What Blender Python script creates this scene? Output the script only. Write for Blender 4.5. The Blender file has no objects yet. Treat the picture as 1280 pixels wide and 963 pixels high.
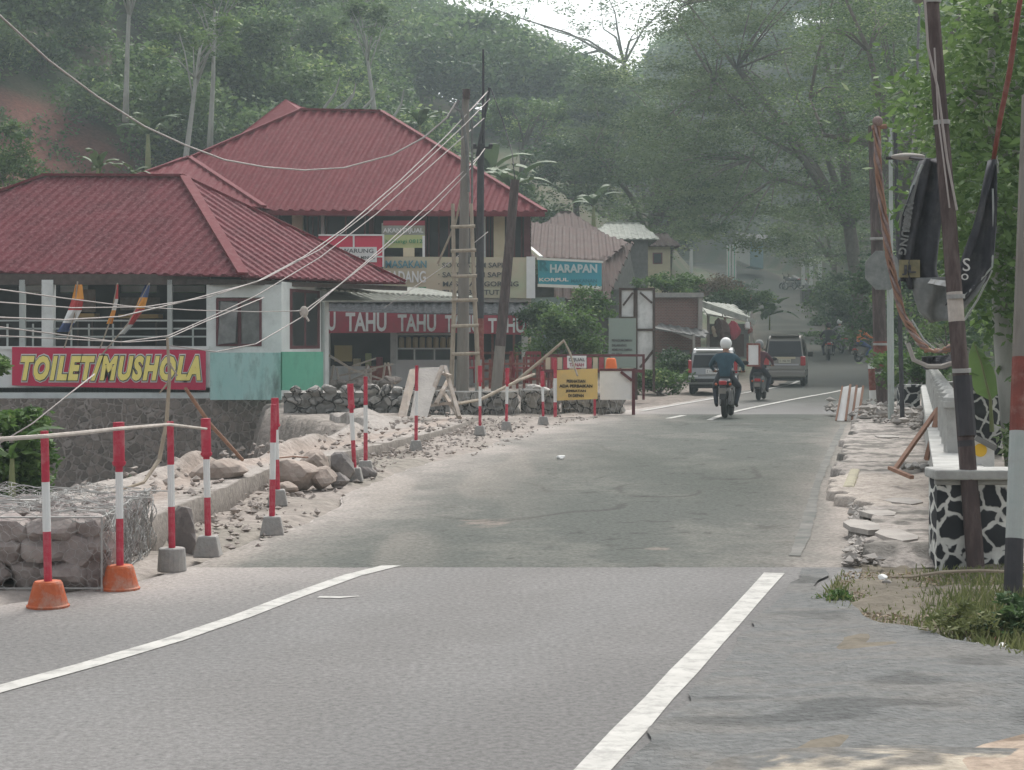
import bpy, bmesh, math, random
import numpy as np
from mathutils import Vector, Matrix
random.seed(7); RNG = np.random.default_rng(7)
sc = bpy.context.scene
COL = sc.collection
F = 2200.0; CXP, HY, EYE = 640.0, 424.0, 1.6
R = math.radians

def P(x, y, Y): return Vector(((x-CXP)/F*Y, Y, EYE+(HY-y)/F*Y))
def G(x, y, z=0.0):
    Y = (EYE-z)*F/(y-HY); return Vector(((x-CXP)/F*Y, Y, z))
def PP(x, y, a, b, c):      # the point of the plane a-b-c seen at pixel x, y
    n = (b-a).cross(c-a); o = Vector((0, 0, EYE)); d = Vector(((x-CXP)/F, 1, (HY-y)/F)); return o+d*(n.dot(a-o)/n.dot(d))
def hermite(pts):
    xs = [p[0] for p in pts]; ys = [p[1] for p in pts]; n = len(xs)
    d = [(ys[i+1]-ys[i])/(xs[i+1]-xs[i]) for i in range(n-1)]
    m = [d[0]]+[0 if d[i-1]*d[i] <= 0 else 2*d[i-1]*d[i]/(d[i-1]+d[i]) for i in range(1, n-1)]+[d[-1]]
    xs, ys, m = map(np.array, (xs, ys, m))
    def f(x):
        x = np.asarray(x, float); i = np.clip(np.searchsorted(xs, x)-1, 0, n-2)
        h = xs[i+1]-xs[i]; t = (np.clip(x, xs[0], xs[-1])-xs[i])/h
        v = (2*t**3-3*t*t+1)*ys[i]+(t**3-2*t*t+t)*h*m[i]+(3*t*t-2*t**3)*ys[i+1]+(t**3-t*t)*h*m[i+1]
        return np.where(x < xs[0], ys[0]+(x-xs[0])*m[0], np.where(x > xs[-1], ys[-1]+(x-xs[-1])*m[-1], v))
    return f
CX = hermite([(-5, -6.4), (4, -3.65), (8, -2.32), (12.5, -.85), (20, .95), (30, 3.0), (36, 4.2), (46, 7.3), (55, 10.4), (65, 13.0), (75, 14.9), (84, 15.8),
              (100, 16.8), (120, 19.0), (145, 22.5), (175, 25.5), (200, 25.5), (230, 21), (255, 11), (265, 2)])
RZ = hermite([(-10, 0), (40, 0), (60, .02), (70, .33), (84, .72), (100, 1.28), (120, 2.15), (145, 3.7), (175, 6.7), (200, 9.4), (230, 11.6), (270, 13.5), (300, 14)])
XL = hermite([(-5, -9), (8, -4.6), (10.3, -3.3), (12, -2.4), (16.3, -1.7), (20, -1.5), (24, -.75), (30, .2), (36, 1.6), (40, 2.8), (50, 5.9), (65, 10.3), (75, 12.2), (84, 13), (100, 14), (120, 16.1), (145, 19.5), (175, 22.4), (200, 22.2), (230, 17.5), (265, -2)])
XR = hermite([(-5, -1.3), (6.5, .6), (12.1, 2.15), (20, 3.75), (30, 5.85), (38, 7.6), (46, 9.9), (55, 13.1), (65, 16), (75, 17.9), (84, 18.7), (100, 19.7), (120, 22), (145, 25.4), (175, 28.6), (200, 28.9), (230, 24.5), (265, 6)])
def sst(a, b, x):
    t = np.clip((np.asarray(x, float)-a)/(b-a), 0, 1); return t*t*(3-2*t)
def vnoise(x, y, s, seed=0):
    x = np.asarray(x, float)/s+seed*17.3; y = np.asarray(y, float)/s-seed*9.1
    xi = np.floor(x); yi = np.floor(y); fx = x-xi; fy = y-yi; fx = fx*fx*(3-2*fx); fy = fy*fy*(3-2*fy)
    def h(a, b):
        v = np.sin(a*127.1+b*311.7+seed*74.7)*43758.5453; return v-np.floor(v)
    return (h(xi, yi)*(1-fx)+h(xi+1, yi)*fx)*(1-fy)+(h(xi, yi+1)*(1-fx)+h(xi+1, yi+1)*fx)*fy
def wallY(X):     # line of the stone walls in front of the buildings
    X = np.asarray(X, float); return np.where(X < -5.4, 42.75, np.interp(X, [-5.4, -4.9, 2], [39, 38.4, 38.4]))
LB = hermite([(-10, -6.5), (13, -4.6), (18.5, -3.6), (22.6, -3.1), (29, -2.6), (33, -3.4), (37, -4.8), (43, -6)])   # back edge of the roadside ledge
def TZ(X, Y):
    X = np.asarray(X, float); Y = np.asarray(Y, float)
    r = RZ(Y); xl = XL(Y); xr = XR(Y)
    s = np.interp(X, [-32, -22, -8, 18, 32, 80], [.52, .40, .27, .24, .34, .45])
    st = np.interp(X, [-30, 0, 10, 40], [70, 84, 104, 92])
    hill = s*np.maximum(Y-st, 0); cap = np.interp(X, [-60, -34, -22, 0, 22, 36, 90], [80, 68, 50, 47, 49, 68, 80])
    hill = cap*(1-np.exp(-hill/cap*1.25)) + vnoise(X, Y, 9, 3)*1.2*sst(st, st+30, Y)
    w = np.where(X < xl, sst(1.5, 14, xl-X), np.where(X > xr, sst(1.2, 9, X-xr), 0))
    near = np.where((X < xl) & (Y < 95), sst(2.2, 4, xl-X)*.25*sst(38, 44, Y), 0)
    z = r*(1-w)+np.maximum(hill, r*.75*np.exp(-w))*w+near*(1-w)
    z = z + np.where(X > xr+1, .35*sst(2, 12, X-xr)*vnoise(X, Y, 3, 5), 0)
    gul = sst(.1, .9, LB(Y)-X)*(1-sst(-.6, -.1, Y-wallY(X)))
    z = z*(1-gul)-2.9*gul
    cor = (X > xl-.15) & (X < xr+.1)
    z = np.where(cor & (Y > 38), r-.12, np.where(cor, r-.05, z))
    return z

# ---------------------------------------------------------------- materials
def newmat(name):
    m = bpy.data.materials.new(name); m.use_nodes = True; nt = m.node_tree
    return m, nt, nt.nodes['Principled BSDF']
def mat(name, c, c2=None, scale=4, rough=.8, metal=0, bump=0, bscale=30, dirt=None, dscale=1.5, damt=.5, spec=.3, stretch=None, detail=6):
    m, nt, b = newmat(name); N = nt.nodes; L = nt.links
    b.inputs['Roughness'].default_value = rough; b.inputs['Metallic'].default_value = metal
    b.inputs['Specular IOR Level'].default_value = spec
    b.inputs['Base Color'].default_value = (*c, 1)
    tc = N.new('ShaderNodeTexCoord'); src = tc.outputs['Object']
    if stretch:
        mp = N.new('ShaderNodeMapping'); mp.inputs['Scale'].default_value = stretch; L.new(src, mp.inputs[0]); src = mp.outputs[0]
    out = None
    if c2 is not None:
        n = N.new('ShaderNodeTexNoise'); n.inputs['Scale'].default_value = scale; n.inputs['Detail'].default_value = detail; n.inputs['Roughness'].default_value = .65
        L.new(src, n.inputs['Vector'])
        rp = N.new('ShaderNodeValToRGB'); rp.color_ramp.elements[0].position = .33; rp.color_ramp.elements[1].position = .67
        rp.color_ramp.elements[0].color = (*c, 1); rp.color_ramp.elements[1].color = (*c2, 1)
        L.new(n.outputs['Fac'], rp.inputs[0]); out = rp.outputs[0]
    if dirt is not None:
        n2 = N.new('ShaderNodeTexNoise'); n2.inputs['Scale'].default_value = dscale; n2.inputs['Detail'].default_value = 8; n2.inputs['Roughness'].default_value = .7
        L.new(src, n2.inputs['Vector'])
        r2 = N.new('ShaderNodeValToRGB'); r2.color_ramp.elements[0].position = .48; r2.color_ramp.elements[1].position = .7
        r2.color_ramp.elements[1].color = (damt, damt, damt, 1); L.new(n2.outputs['Fac'], r2.inputs[0])
        mx = N.new('ShaderNodeMix'); mx.data_type = 'RGBA'; L.new(r2.outputs[0], mx.inputs[0])
        if out: L.new(out, mx.inputs[6])
        else: mx.inputs[6].default_value = (*c, 1)
        mx.inputs[7].default_value = (*dirt, 1); out = mx.outputs[2]
    if out: L.new(out, b.inputs['Base Color'])
    if bump:
        n3 = N.new('ShaderNodeTexNoise'); n3.inputs['Scale'].default_value = bscale; n3.inputs['Detail'].default_value = 5
        L.new(src, n3.inputs['Vector'])
        bp = N.new('ShaderNodeBump'); bp.inputs['Strength'].default_value = bump; bp.inputs['Distance'].default_value = .02
        L.new(n3.outputs['Fac'], bp.inputs['Height']); L.new(bp.outputs[0], b.inputs['Normal'])
    return m
def attrmat(name, bump=.5, bscale=12, nscale=6, amt=.35, rough=.95, bdist=.03, spec=.2):
    m, nt, b = newmat(name); N = nt.nodes; L = nt.links
    a = N.new('ShaderNodeAttribute'); a.attribute_name = 'col'
    tc = N.new('ShaderNodeTexCoord'); n = N.new('ShaderNodeTexNoise'); n.inputs['Scale'].default_value = nscale; n.inputs['Detail'].default_value = 9; n.inputs['Roughness'].default_value = .72
    L.new(tc.outputs['Object'], n.inputs['Vector'])
    mr = N.new('ShaderNodeMapRange'); mr.inputs[1].default_value = .25; mr.inputs[2].default_value = .75; mr.inputs[3].default_value = 1-amt; mr.inputs[4].default_value = 1+amt
    L.new(n.outputs['Fac'], mr.inputs[0])
    vm = N.new('ShaderNodeVectorMath'); vm.operation = 'SCALE'; L.new(a.outputs['Color'], vm.inputs[0]); L.new(mr.outputs[0], vm.inputs['Scale'])
    L.new(vm.outputs[0], b.inputs['Base Color']); b.inputs['Roughness'].default_value = rough; b.inputs['Specular IOR Level'].default_value = spec
    n3 = N.new('ShaderNodeTexNoise'); n3.inputs['Scale'].default_value = bscale; n3.inputs['Detail'].default_value = 7; L.new(tc.outputs['Object'], n3.inputs['Vector'])
    bp = N.new('ShaderNodeBump'); bp.inputs['Strength'].default_value = bump; bp.inputs['Distance'].default_value = bdist
    L.new(n3.outputs['Fac'], bp.inputs['Height']); L.new(bp.outputs[0], b.inputs['Normal'])
    return m
def stonemat(name, stone, stone2, mortar, scale=3, edge=.06, bump=.6, smooth=False):
    m, nt, b = newmat(name); N = nt.nodes; L = nt.links
    tc = N.new('ShaderNodeTexCoord'); nz = N.new('ShaderNodeTexNoise'); nz.inputs['Scale'].default_value = scale*1.5
    L.new(tc.outputs['Object'], nz.inputs['Vector'])
    ad = N.new('ShaderNodeVectorMath'); ad.operation = 'MULTIPLY_ADD'; L.new(nz.outputs['Color'], ad.inputs[0]); ad.inputs[1].default_value = (.25/scale*2,)*3; L.new(tc.outputs['Object'], ad.inputs[2])
    v = N.new('ShaderNodeTexVoronoi'); v.feature = 'DISTANCE_TO_EDGE'; v.inputs['Scale'].default_value = scale; L.new(ad.outputs[0], v.inputs['Vector'])
    v2 = N.new('ShaderNodeTexVoronoi'); v2.inputs['Scale'].default_value = scale; L.new(ad.outputs[0], v2.inputs['Vector'])
    rp = N.new('ShaderNodeValToRGB'); rp.color_ramp.elements[0].position = edge*.6; rp.color_ramp.elements[1].position = edge; L.new(v.outputs['Distance'], rp.inputs[0])
    sep = N.new('ShaderNodeSeparateColor'); L.new(v2.outputs['Color'], sep.inputs[0])
    mx = N.new('ShaderNodeMix'); mx.data_type = 'RGBA'; L.new(sep.outputs[0], mx.inputs[0]); mx.inputs[6].default_value = (*stone, 1); mx.inputs[7].default_value = (*stone2, 1)
    n4 = N.new('ShaderNodeTexNoise'); n4.inputs['Scale'].default_value = 9; n4.inputs['Detail'].default_value = 8; L.new(tc.outputs['Object'], n4.inputs['Vector'])
    m3 = N.new('ShaderNodeMix'); m3.data_type = 'RGBA'; m3.blend_type = 'MULTIPLY'; m3.inputs[0].default_value = .6
    mr = N.new('ShaderNodeMapRange'); mr.inputs[1].default_value = .3; mr.inputs[2].default_value = .7; mr.inputs[3].default_value = .6; mr.inputs[4].default_value = 1.35; L.new(n4.outputs['Fac'], mr.inputs[0])
    m2 = N.new('ShaderNodeMix'); m2.data_type = 'RGBA'; L.new(rp.outputs[0], m2.inputs[0]); m2.inputs[6].default_value = (*mortar, 1); L.new(mx.outputs[2], m2.inputs[7])
    L.new(m2.outputs[2], m3.inputs[6]); L.new(mr.outputs[0], m3.inputs[7]); L.new(m3.outputs[2], b.inputs['Base Color'])
    bp = N.new('ShaderNodeBump'); bp.inputs['Strength'].default_value = bump; bp.inputs['Distance'].default_value = .05; L.new(rp.outputs[0], bp.inputs['Height']); L.new(bp.outputs[0], b.inputs['Normal'])
    b.inputs['Roughness'].default_value = .9
    return m
def brickmat(name, c1, c2, mortar, scale=5):
    m, nt, b = newmat(name); N = nt.nodes; L = nt.links
    tc = N.new('ShaderNodeTexCoord'); mp = N.new('ShaderNodeMapping'); mp.inputs['Rotation'].default_value = (R(90), 0, 0); L.new(tc.outputs['Object'], mp.inputs[0])
    t = N.new('ShaderNodeTexBrick'); t.inputs['Scale'].default_value = scale; t.inputs['Color1'].default_value = (*c1, 1); t.inputs['Color2'].default_value = (*c2, 1); t.inputs['Mortar'].default_value = (*mortar, 1)
    t.inputs['Mortar Size'].default_value = .03; L.new(mp.outputs[0], t.inputs['Vector']); L.new(t.outputs['Color'], b.inputs['Base Color']); b.inputs['Roughness'].default_value = .9
    return m
def leafmat(name, c1, c2, c3=None, trans=.35):
    m, nt, b = newmat(name); N = nt.nodes; L = nt.links
    a = N.new('ShaderNodeAttribute'); a.attribute_name = 'rnd'
    rp = N.new('ShaderNodeValToRGB'); rp.color_ramp.elements[0].color = (*c1, 1); rp.color_ramp.elements[1].color = (*c2, 1)
    if c3: e = rp.color_ramp.elements.new(.93); e.color = (*c2, 1); rp.color_ramp.elements[2].color = (*c3, 1)
    L.new(a.outputs['Fac'], rp.inputs[0]); L.new(rp.outputs[0], b.inputs['Base Color']); b.inputs['Roughness'].default_value = .6; b.inputs['Specular IOR Level'].default_value = .25
    t = N.new('ShaderNodeBsdfTranslucent'); L.new(rp.outputs[0], t.inputs['Color'])
    mx = N.new('ShaderNodeMixShader'); mx.inputs[0].default_value = trans
    L.new(b.outputs[0], mx.inputs[1]); L.new(t.outputs[0], mx.inputs[2]); L.new(mx.outputs[0], N['Material Output'].inputs[0])
    return m
M = {}
M['white'] = mat('white paint', (.68, .68, .66), (.58, .59, .57), 5, .7, dirt=(.3, .29, .27), dscale=2.5, damt=.5)
M['whiteclean'] = mat('white', (.75, .75, .73), (.68, .68, .66), 5, .6)
M['red'] = mat('red paint', (.42, .03, .06), (.5, .05, .08), 9, .55, dirt=(.5, .3, .3), dscale=9, damt=.4)
M['redwhite'] = M['red']
M['orange'] = mat('orange plastic', (.52, .13, .05), (.42, .10, .045), 9, .8, dirt=(.42, .34, .28), dscale=7, damt=.8, bump=.4, bscale=25)
M['conc'] = mat('concrete', (.34, .33, .31), (.25, .24, .23), 7, .95, bump=.5, bscale=30, dirt=(.42, .38, .34), dscale=5, damt=.6)
M['conclight'] = mat('pale concrete', (.40, .37, .34), (.30, .28, .26), 3, .95, bump=.4, bscale=20, dirt=(.26, .24, .22), dscale=2.5, damt=.55)
M['oldwhite'] = mat('weathered white wash', (.44, .44, .42), (.34, .34, .32), 4, .9, dirt=(.2, .195, .185), dscale=3, damt=.7)
M['concdark'] = mat('dark concrete', (.2, .2, .19), (.13, .13, .125), 5, .95, bump=.4, bscale=18)
M['wall'] = mat('whitewashed wall', (.74, .77, .75), (.62, .65, .63), 1.5, .9, dirt=(.3, .31, .29), dscale=1.2, damt=.5)
M['cream'] = mat('cream paint', (.68, .60, .42), (.6, .53, .37), 3, .85)
M['roofred'] = mat('red metal roof', (.135, .02, .028), (.165, .028, .036), 1.2, .75, dirt=(.22, .10, .10), dscale=6, damt=.45, spec=.12)
M['roofworn'] = mat('worn red roof', (.145, .026, .036), (.095, .018, .025), 1.1, .8, dirt=(.26, .13, .135), dscale=11, damt=.75, spec=.12)
M['rooftile'] = mat('old clay tile', (.10, .062, .053), (.07, .047, .042), 2.5, .9, dirt=(.12, .105, .095), dscale=1.2, damt=.6, bump=.5, bscale=14)
M['asbestos'] = mat('grey fibre sheet', (.44, .45, .40), (.32, .33, .29), 2.4, .9, dirt=(.12, .12, .10), dscale=3, damt=.7)
M['tilegrey'] = mat('grey tile', (.22, .22, .22), (.13, .13, .13), 6, .7, dirt=(.4, .4, .4), dscale=9, damt=.6)
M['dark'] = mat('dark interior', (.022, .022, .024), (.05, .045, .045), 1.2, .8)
M['darkwood'] = mat('dark timber', (.06, .045, .04), (.10, .075, .065), 6, .8)
M['glass'] = mat('dark glass', (.022, .025, .03), None, rough=.3, spec=.3)
M['glassgrey'] = mat('curtained glass', (.10, .105, .10), (.25, .25, .24), 2, .25, spec=.6)
M['maroon'] = mat('maroon paint', (.10, .03, .035), (.14, .045, .05), 4, .6)
M['bannerred'] = mat('red banner cloth', (.58, .02, .085), (.5, .018, .07), 3, .6)
M['tahured'] = mat('faded red banner', (.42, .055, .085), (.33, .06, .08), 2.0, .7, dirt=(.16, .06, .07), dscale=1.3, damt=.6)
M['signred'] = mat('bright red sign', (.6, .04, .09), None, rough=.5)
M['bannerbeige'] = mat('faded beige banner', (.52, .42, .31), (.46, .44, .32), 1.0, .75, dirt=(.45, .50, .33), dscale=.8, damt=.8)
M['bannergreen'] = mat('green banner', (.42, .5, .2), (.5, .5, .28), 3, .75)
M['blue'] = mat('blue sign', (.05, .32, .45), (.06, .36, .42), 1.5, .5)
M['yellowtext'] = mat('yellow lettering', (.95, .82, .28), (.9, .76, .18), 3, .5)
M['black'] = mat('black paint', (.02, .02, .022), (.035, .035, .035), 8, .6)
M['signyellow'] = mat('weathered yellow board', (.72, .50, .16), (.66, .46, .18), 4, .7, dirt=(.5, .38, .2), dscale=5, damt=.6)
M['greenboard'] = mat('grey green board', (.24, .30, .26), (.28, .33, .29), 2, .7, dirt=(.2, .24, .21), dscale=2, damt=.5)
M['turq'] = mat('turquoise sheet', (.28, .52, .49), (.42, .60, .57), 1.6, .7, dirt=(.10, .14, .13), dscale=2.2, damt=.8, stretch=(1, 1, .35))
M['greensheet'] = mat('green sheet', (.13, .43, .30), (.18, .49, .34), 2, .6, dirt=(.1, .25, .18), dscale=3, damt=.6, stretch=(1, 1, .35))
M['bamboo'] = mat('weathered bamboo', (.42, .36, .28), (.28, .23, .18), 9, .8, stretch=(1, 1, .3))
M['rope'] = mat('pale rope', (.55, .50, .45), (.40, .35, .31), 14, .9)
M['wood'] = mat('reddish timber', (.24, .13, .09), (.33, .2, .14), 7, .8)
M['plank'] = mat('bare planks', (.46, .38, .31), (.34, .29, .25), 6, .9, dirt=(.62, .6, .57), dscale=4, damt=.7)
M['polegrey'] = mat('weathered pole', (.19, .17, .15), (.28, .26, .23), 6, .85, stretch=(2, 2, .3), dirt=(.1, .09, .085), dscale=3, damt=.6)
M['polebrown'] = mat('rusty brown pole', (.06, .045, .045), (.10, .07, .065), 5, .8, stretch=(2, 2, .4), dirt=(.2, .17, .16), dscale=5, damt=.5)
M['poleblack'] = mat('black pole paint', (.035, .035, .04), (.06, .055, .06), 6, .6)
M['polepale'] = mat('pale steel pole', (.36, .40, .38), (.46, .48, .46), 6, .6, dirt=(.25, .26, .25), dscale=6, damt=.6)
M['rustred'] = mat('red oxide paint', (.24, .07, .055), (.17, .055, .045), 8, .8, dirt=(.4, .3, .25), dscale=9, damt=.4)
M['cable'] = mat('pale cable', (.42, .38, .36), (.34, .3, .28), 8, .6)
M['tarp'] = mat('black cloth', (.045, .047, .055), (.085, .088, .098), 3.5, .8, dirt=(.17, .17, .165), dscale=3, damt=.6)
M['tarpgrey'] = mat('faded grey cloth', (.26, .27, .26), (.15, .16, .16), 4, .8, dirt=(.36, .36, .34), dscale=6, damt=.5)
M['rock'] = mat('basalt rock', (.15, .135, .13), (.25, .23, .215), 3, .95, bump=.8, bscale=9, dirt=(.36, .32, .29), dscale=5, damt=.7)
M['rockpale'] = mat('dusty rock', (.36, .315, .285), (.26, .23, .21), 3, .95, bump=.9, bscale=8, dirt=(.38, .32, .275), dscale=4, damt=.6)
M['wire'] = mat('galvanised wire', (.42, .42, .40), (.3, .29, .28), 8, .5, metal=.2)
M['sand'] = mat('sand heap', (.52, .42, .34), (.42, .34, .28), 4, 1, bump=.8, bscale=14)
M['tyre'] = mat('rubber', (.018, .018, .018), None, rough=.8)
M['chrome'] = mat('metal', (.4, .4, .42), None, rough=.3, metal=.8)
M['bark'] = mat('bark', (.10, .085, .07), (.16, .14, .12), 6, .95, bump=.6, bscale=12)
M['barkpale'] = mat('pale bark', (.38, .37, .34), (.25, .25, .22), 4, .95, stretch=(1, 1, .3))
M['silver'] = mat('silver car paint', (.27, .28, .28), None, rough=.3, metal=.4, spec=.6)
M['carbeige'] = mat('pale car paint', (.20, .19, .17), None, rough=.35, metal=.3, spec=.5)
M['lampred'] = mat('red lens', (.36, .02, .025), None, rough=.3, spec=.5)
M['skin'] = mat('skin', (.28, .15, .10), None, rough=.6)
M['brick'] = brickmat('brick', (.22, .11, .09), (.17, .09, .075), (.24, .2, .18), 4.5)
M['masonry'] = stonemat('masonry', (.12, .10, .085), (.23, .19, .165), (.27, .235, .21), 5.0, .10, 1.0)
M['drystone'] = stonemat('dry stone', (.21, .20, .185), (.33, .31, .28), (.06, .055, .05), 3.6, .05, 1.0)
M['paintstone'] = stonemat('painted stone', (.022, .024, .028), (.03, .032, .036), (.60, .60, .56), 6.8, .105, .3)
M['paintstone2'] = stonemat('painted stone small', (.02, .022, .026), (.035, .037, .04), (.55, .55, .52), 5.0, .09, .3)
M['ground'] = attrmat('soil and undergrowth', .9, 6, 5, .4, bdist=.06)
M['trim'] = mat('dark red trim', (.18, .03, .04), None, rough=.6)

# leaf materials
M['leafhill'] = leafmat('hill foliage', (.035, .075, .025), (.18, .275, .09), (.34, .42, .16))
M['leafdark'] = leafmat('dark foliage', (.025, .06, .025), (.09, .15, .055))
M['leaffeather'] = leafmat('feathery foliage', (.045, .085, .032), (.175, .24, .095), (.32, .38, .17))
M['leafbright'] = leafmat('bright broad leaves', (.055, .11, .03), (.175, .27, .09), (.40, .47, .28), .4)
M['leafbush'] = leafmat('bush leaves', (.035, .08, .025), (.13, .22, .06), (.26, .32, .12))
M['banana'] = leafmat('banana leaf', (.045, .085, .035), (.11, .16, .07), None, .2)
M['grass'] = leafmat('grass blades', (.10, .125, .045), (.22, .24, .10), (.45, .38, .26), .3)

# ---------------------------------------------------------------- mesh builder
def wloc(o):
    v = Vector((0, 0, 0))
    while o is not None: v += o.location; o = o.parent
    return v
def tag(o, label=None, cat=None, group=None, kind=None):
    if label: o['label'] = label
    if cat: o['category'] = cat
    if group: o['group'] = group
    if kind: o['kind'] = kind
    return o
def empty(name, loc, label, cat, group=None):
    o = bpy.data.objects.new(name, None); COL.objects.link(o); o.location = Vector(loc); o.empty_display_size = .2
    return tag(o, label, cat, group)
class MB:
    def __init__(s): s.v = []; s.f = []; s.m = []; s.cur = 0
    def add(s, vs, fs, mi=None):
        b = len(s.v); s.v += [tuple(v) for v in vs]; s.f += [tuple(i+b for i in f) for f in fs]; s.m += [s.cur if mi is None else mi]*len(fs); return s
    def box(s, c, d, rot=None, mi=None, taper=1.0, tz=None):
        c = Vector(c); x, y, z = d[0]/2, d[1]/2, d[2]/2
        vs = [Vector((sx*x*(taper if sz > 0 else 1), sy*y*(taper if sz > 0 else 1), sz*z)) for sz in (-1, 1) for sy in (-1, 1) for sx in (-1, 1)]
        if rot is not None: vs = [rot @ v for v in vs]
        return s.add([v+c for v in vs], [(0, 2, 3, 1), (4, 5, 7, 6), (0, 1, 5, 4), (2, 6, 7, 3), (0, 4, 6, 2), (1, 3, 7, 5)], mi)
    def rect(s, x0, y0, x1, y1, Y, th=.05, mi=None):     # upright board whose front face stands at distance Y
        a = P(x0, y1, Y); b = P(x1, y0, Y)
        return s.box(((a.x+b.x)/2, Y+th/2, (a.z+b.z)/2), (abs(b.x-a.x), th, abs(b.z-a.z)), mi=mi)
    def bar(s, a, b, w, h=None, mi=None):
        a = Vector(a); b = Vector(b); h = h or w; d = b-a
        rot = d.to_track_quat('Z', 'Y').to_matrix()
        return s.box((a+b)/2, (w, h, d.length), rot, mi)
    def tube(s, pts, r, n=8, mi=None, caps=True):
        pts = [Vector(p) for p in pts]; rs = r if isinstance(r, (list, tuple)) else [r]*len(pts)
        vs = []; fs = []; ref = None
        for i, p in enumerate(pts):
            d = (pts[min(i+1, len(pts)-1)]-pts[max(i-1, 0)]).normalized()
            if ref is None: ref = Vector((1, 0, 0)) if abs(d.x) < .8 else Vector((0, 1, 0))
            u = (ref-d*ref.dot(d)).normalized(); w = d.cross(u); ref = u
            for k in range(n):
                a = 2*math.pi*k/n; vs.append(p+(u*math.cos(a)+w*math.sin(a))*rs[i])
        for i in range(len(pts)-1):
            for k in range(n): fs.append((i*n+k, i*n+(k+1) % n, (i+1)*n+(k+1) % n, (i+1)*n+k))
        if caps: fs.append(tuple(range(n))[::-1]); fs.append(tuple((len(pts)-1)*n+k for k in range(n)))
        return s.add(vs, fs, mi)
    def prism(s, poly, d, mi=None):       # poly: list of 3D points, extruded along d
        poly = [Vector(p) for p in poly]; n = len(poly); d = Vector(d)
        return s.add(poly+[p+d for p in poly], [tuple(range(n)), tuple(range(n, 2*n))[::-1]]+[(i, (i+1) % n, n+(i+1) % n, n+i) for i in range(n)][::1], mi)
    def lathe(s, prof, c=(0, 0, 0), n=16, mi=None):
        c = Vector(c); vs = []; fs = []
        for r, z in prof:
            for k in range(n): a = 2*math.pi*k/n; vs.append(c+Vector((r*math.cos(a), r*math.sin(a), z)))
        for i in range(len(prof)-1):
            for k in range(n): fs.append((i*n+k, i*n+(k+1) % n, (i+1)*n+(k+1) % n, (i+1)*n+k))
        fs.append(tuple(range(n))[::-1]); fs.append(tuple((len(prof)-1)*n+k for k in range(n)))
        return s.add(vs, fs, mi)
    def torus(s, c, R0, r, axis='X', n=20, k=8, mi=None):
        c = Vector(c); vs = []; fs = []
        for i in range(n):
            a = 2*math.pi*i/n
            for j in range(k):
                b = 2*math.pi*j/k; rr = R0+r*math.cos(b); q = (r*1.1*math.sin(b), rr*math.cos(a), rr*math.sin(a))
                vs.append(c+Vector(q))
        for i in range(n):
            for j in range(k): fs.append((i*k+j, i*k+(j+1) % k, ((i+1) % n)*k+(j+1) % k, ((i+1) % n)*k+j))
        return s.add(vs, fs, mi)
    def ball(s, c, r, sc3=(1, 1, 1), mi=None, n=12):
        c = Vector(c); vs = []; fs = []
        for i in range(n+1):
            t = math.pi*i/n
            for k in range(2*n): a = math.pi*k/n; vs.append(c+Vector((r*sc3[0]*math.sin(t)*math.cos(a), r*sc3[1]*math.sin(t)*math.sin(a), r*sc3[2]*math.cos(t))))
        m = 2*n
        for i in range(n):
            for k in range(m): fs.append((i*m+k, (i+1)*m+k, (i+1)*m+(k+1) % m, i*m+(k+1) % m))
        return s.add(vs, fs, mi)
    def rock(s, c, size, seed=None, mi=None):
        rg = random.Random(seed if seed is not None else random.random()); c = Vector(c)
        pl = []
        for _ in range(14):
            v = Vector((rg.gauss(0, 1), rg.gauss(0, 1), rg.gauss(0, 1))).normalized(); pl.append((v, rg.uniform(.48, .80)))
        for v in (Vector((0, 0, -1)), Vector((0, 0, 1))): pl.append((v, .85))
        rot = Matrix.Rotation(rg.uniform(0, 6.3), 3, 'Z')
        vs = []
        for q in ICO[0]:
            rr = min([1.0]+[d/q.dot(v) for v, d in pl if q.dot(v) > .05]); rr *= 1+.03*math.sin(q.x*9+q.y*7+rg.random())
            vs.append(c+rot @ Vector((q.x*rr*size[0], q.y*rr*size[1], q.z*rr*size[2])))
        return s.add(vs, ICO[1], mi)
    def corr(s, poly, d, sp, h, w=None, mi=None, th=.04):     # sheet roof face with raised ribs running along d
        poly = [Vector(p) for p in poly]; n = (poly[1]-poly[0]).cross(poly[2]-poly[0]).normalized()
        if n.z < 0: n = -n
        s.prism(poly, -n*th, mi)
        d = Vector(d); d = (d-n*d.dot(n)).normalized(); e = n.cross(d); o = poly[0]; w = w or sp*.35
        q = [((p-o).dot(e), (p-o).dot(d)) for p in poly]; lo = min(a for a, b in q); hi = max(a for a, b in q)
        t = lo+sp*.5
        while t < hi:
            hit = []
            for i in range(len(q)):
                (a0, b0), (a1, b1) = q[i], q[(i+1) % len(q)]
                if (a0-t)*(a1-t) < 0: hit.append(b0+(b1-b0)*(t-a0)/(a1-a0))
            if len(hit) >= 2:
                b0, b1 = min(hit), max(hit)
                if b1-b0 > .1:
                    p0 = o+e*t+d*b0; p1 = o+e*t+d*(b1)
                    s.add([p0-e*w, p0-e*w*.4+n*h, p0+e*w*.4+n*h, p0+e*w, p1-e*w, p1-e*w*.4+n*h, p1+e*w*.4+n*h, p1+e*w],
                          [(0, 1, 5, 4), (1, 2, 6, 5), (2, 3, 7, 6), (0, 3, 2, 1), (4, 5, 6, 7)], mi)
            t += sp
        return s
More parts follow.
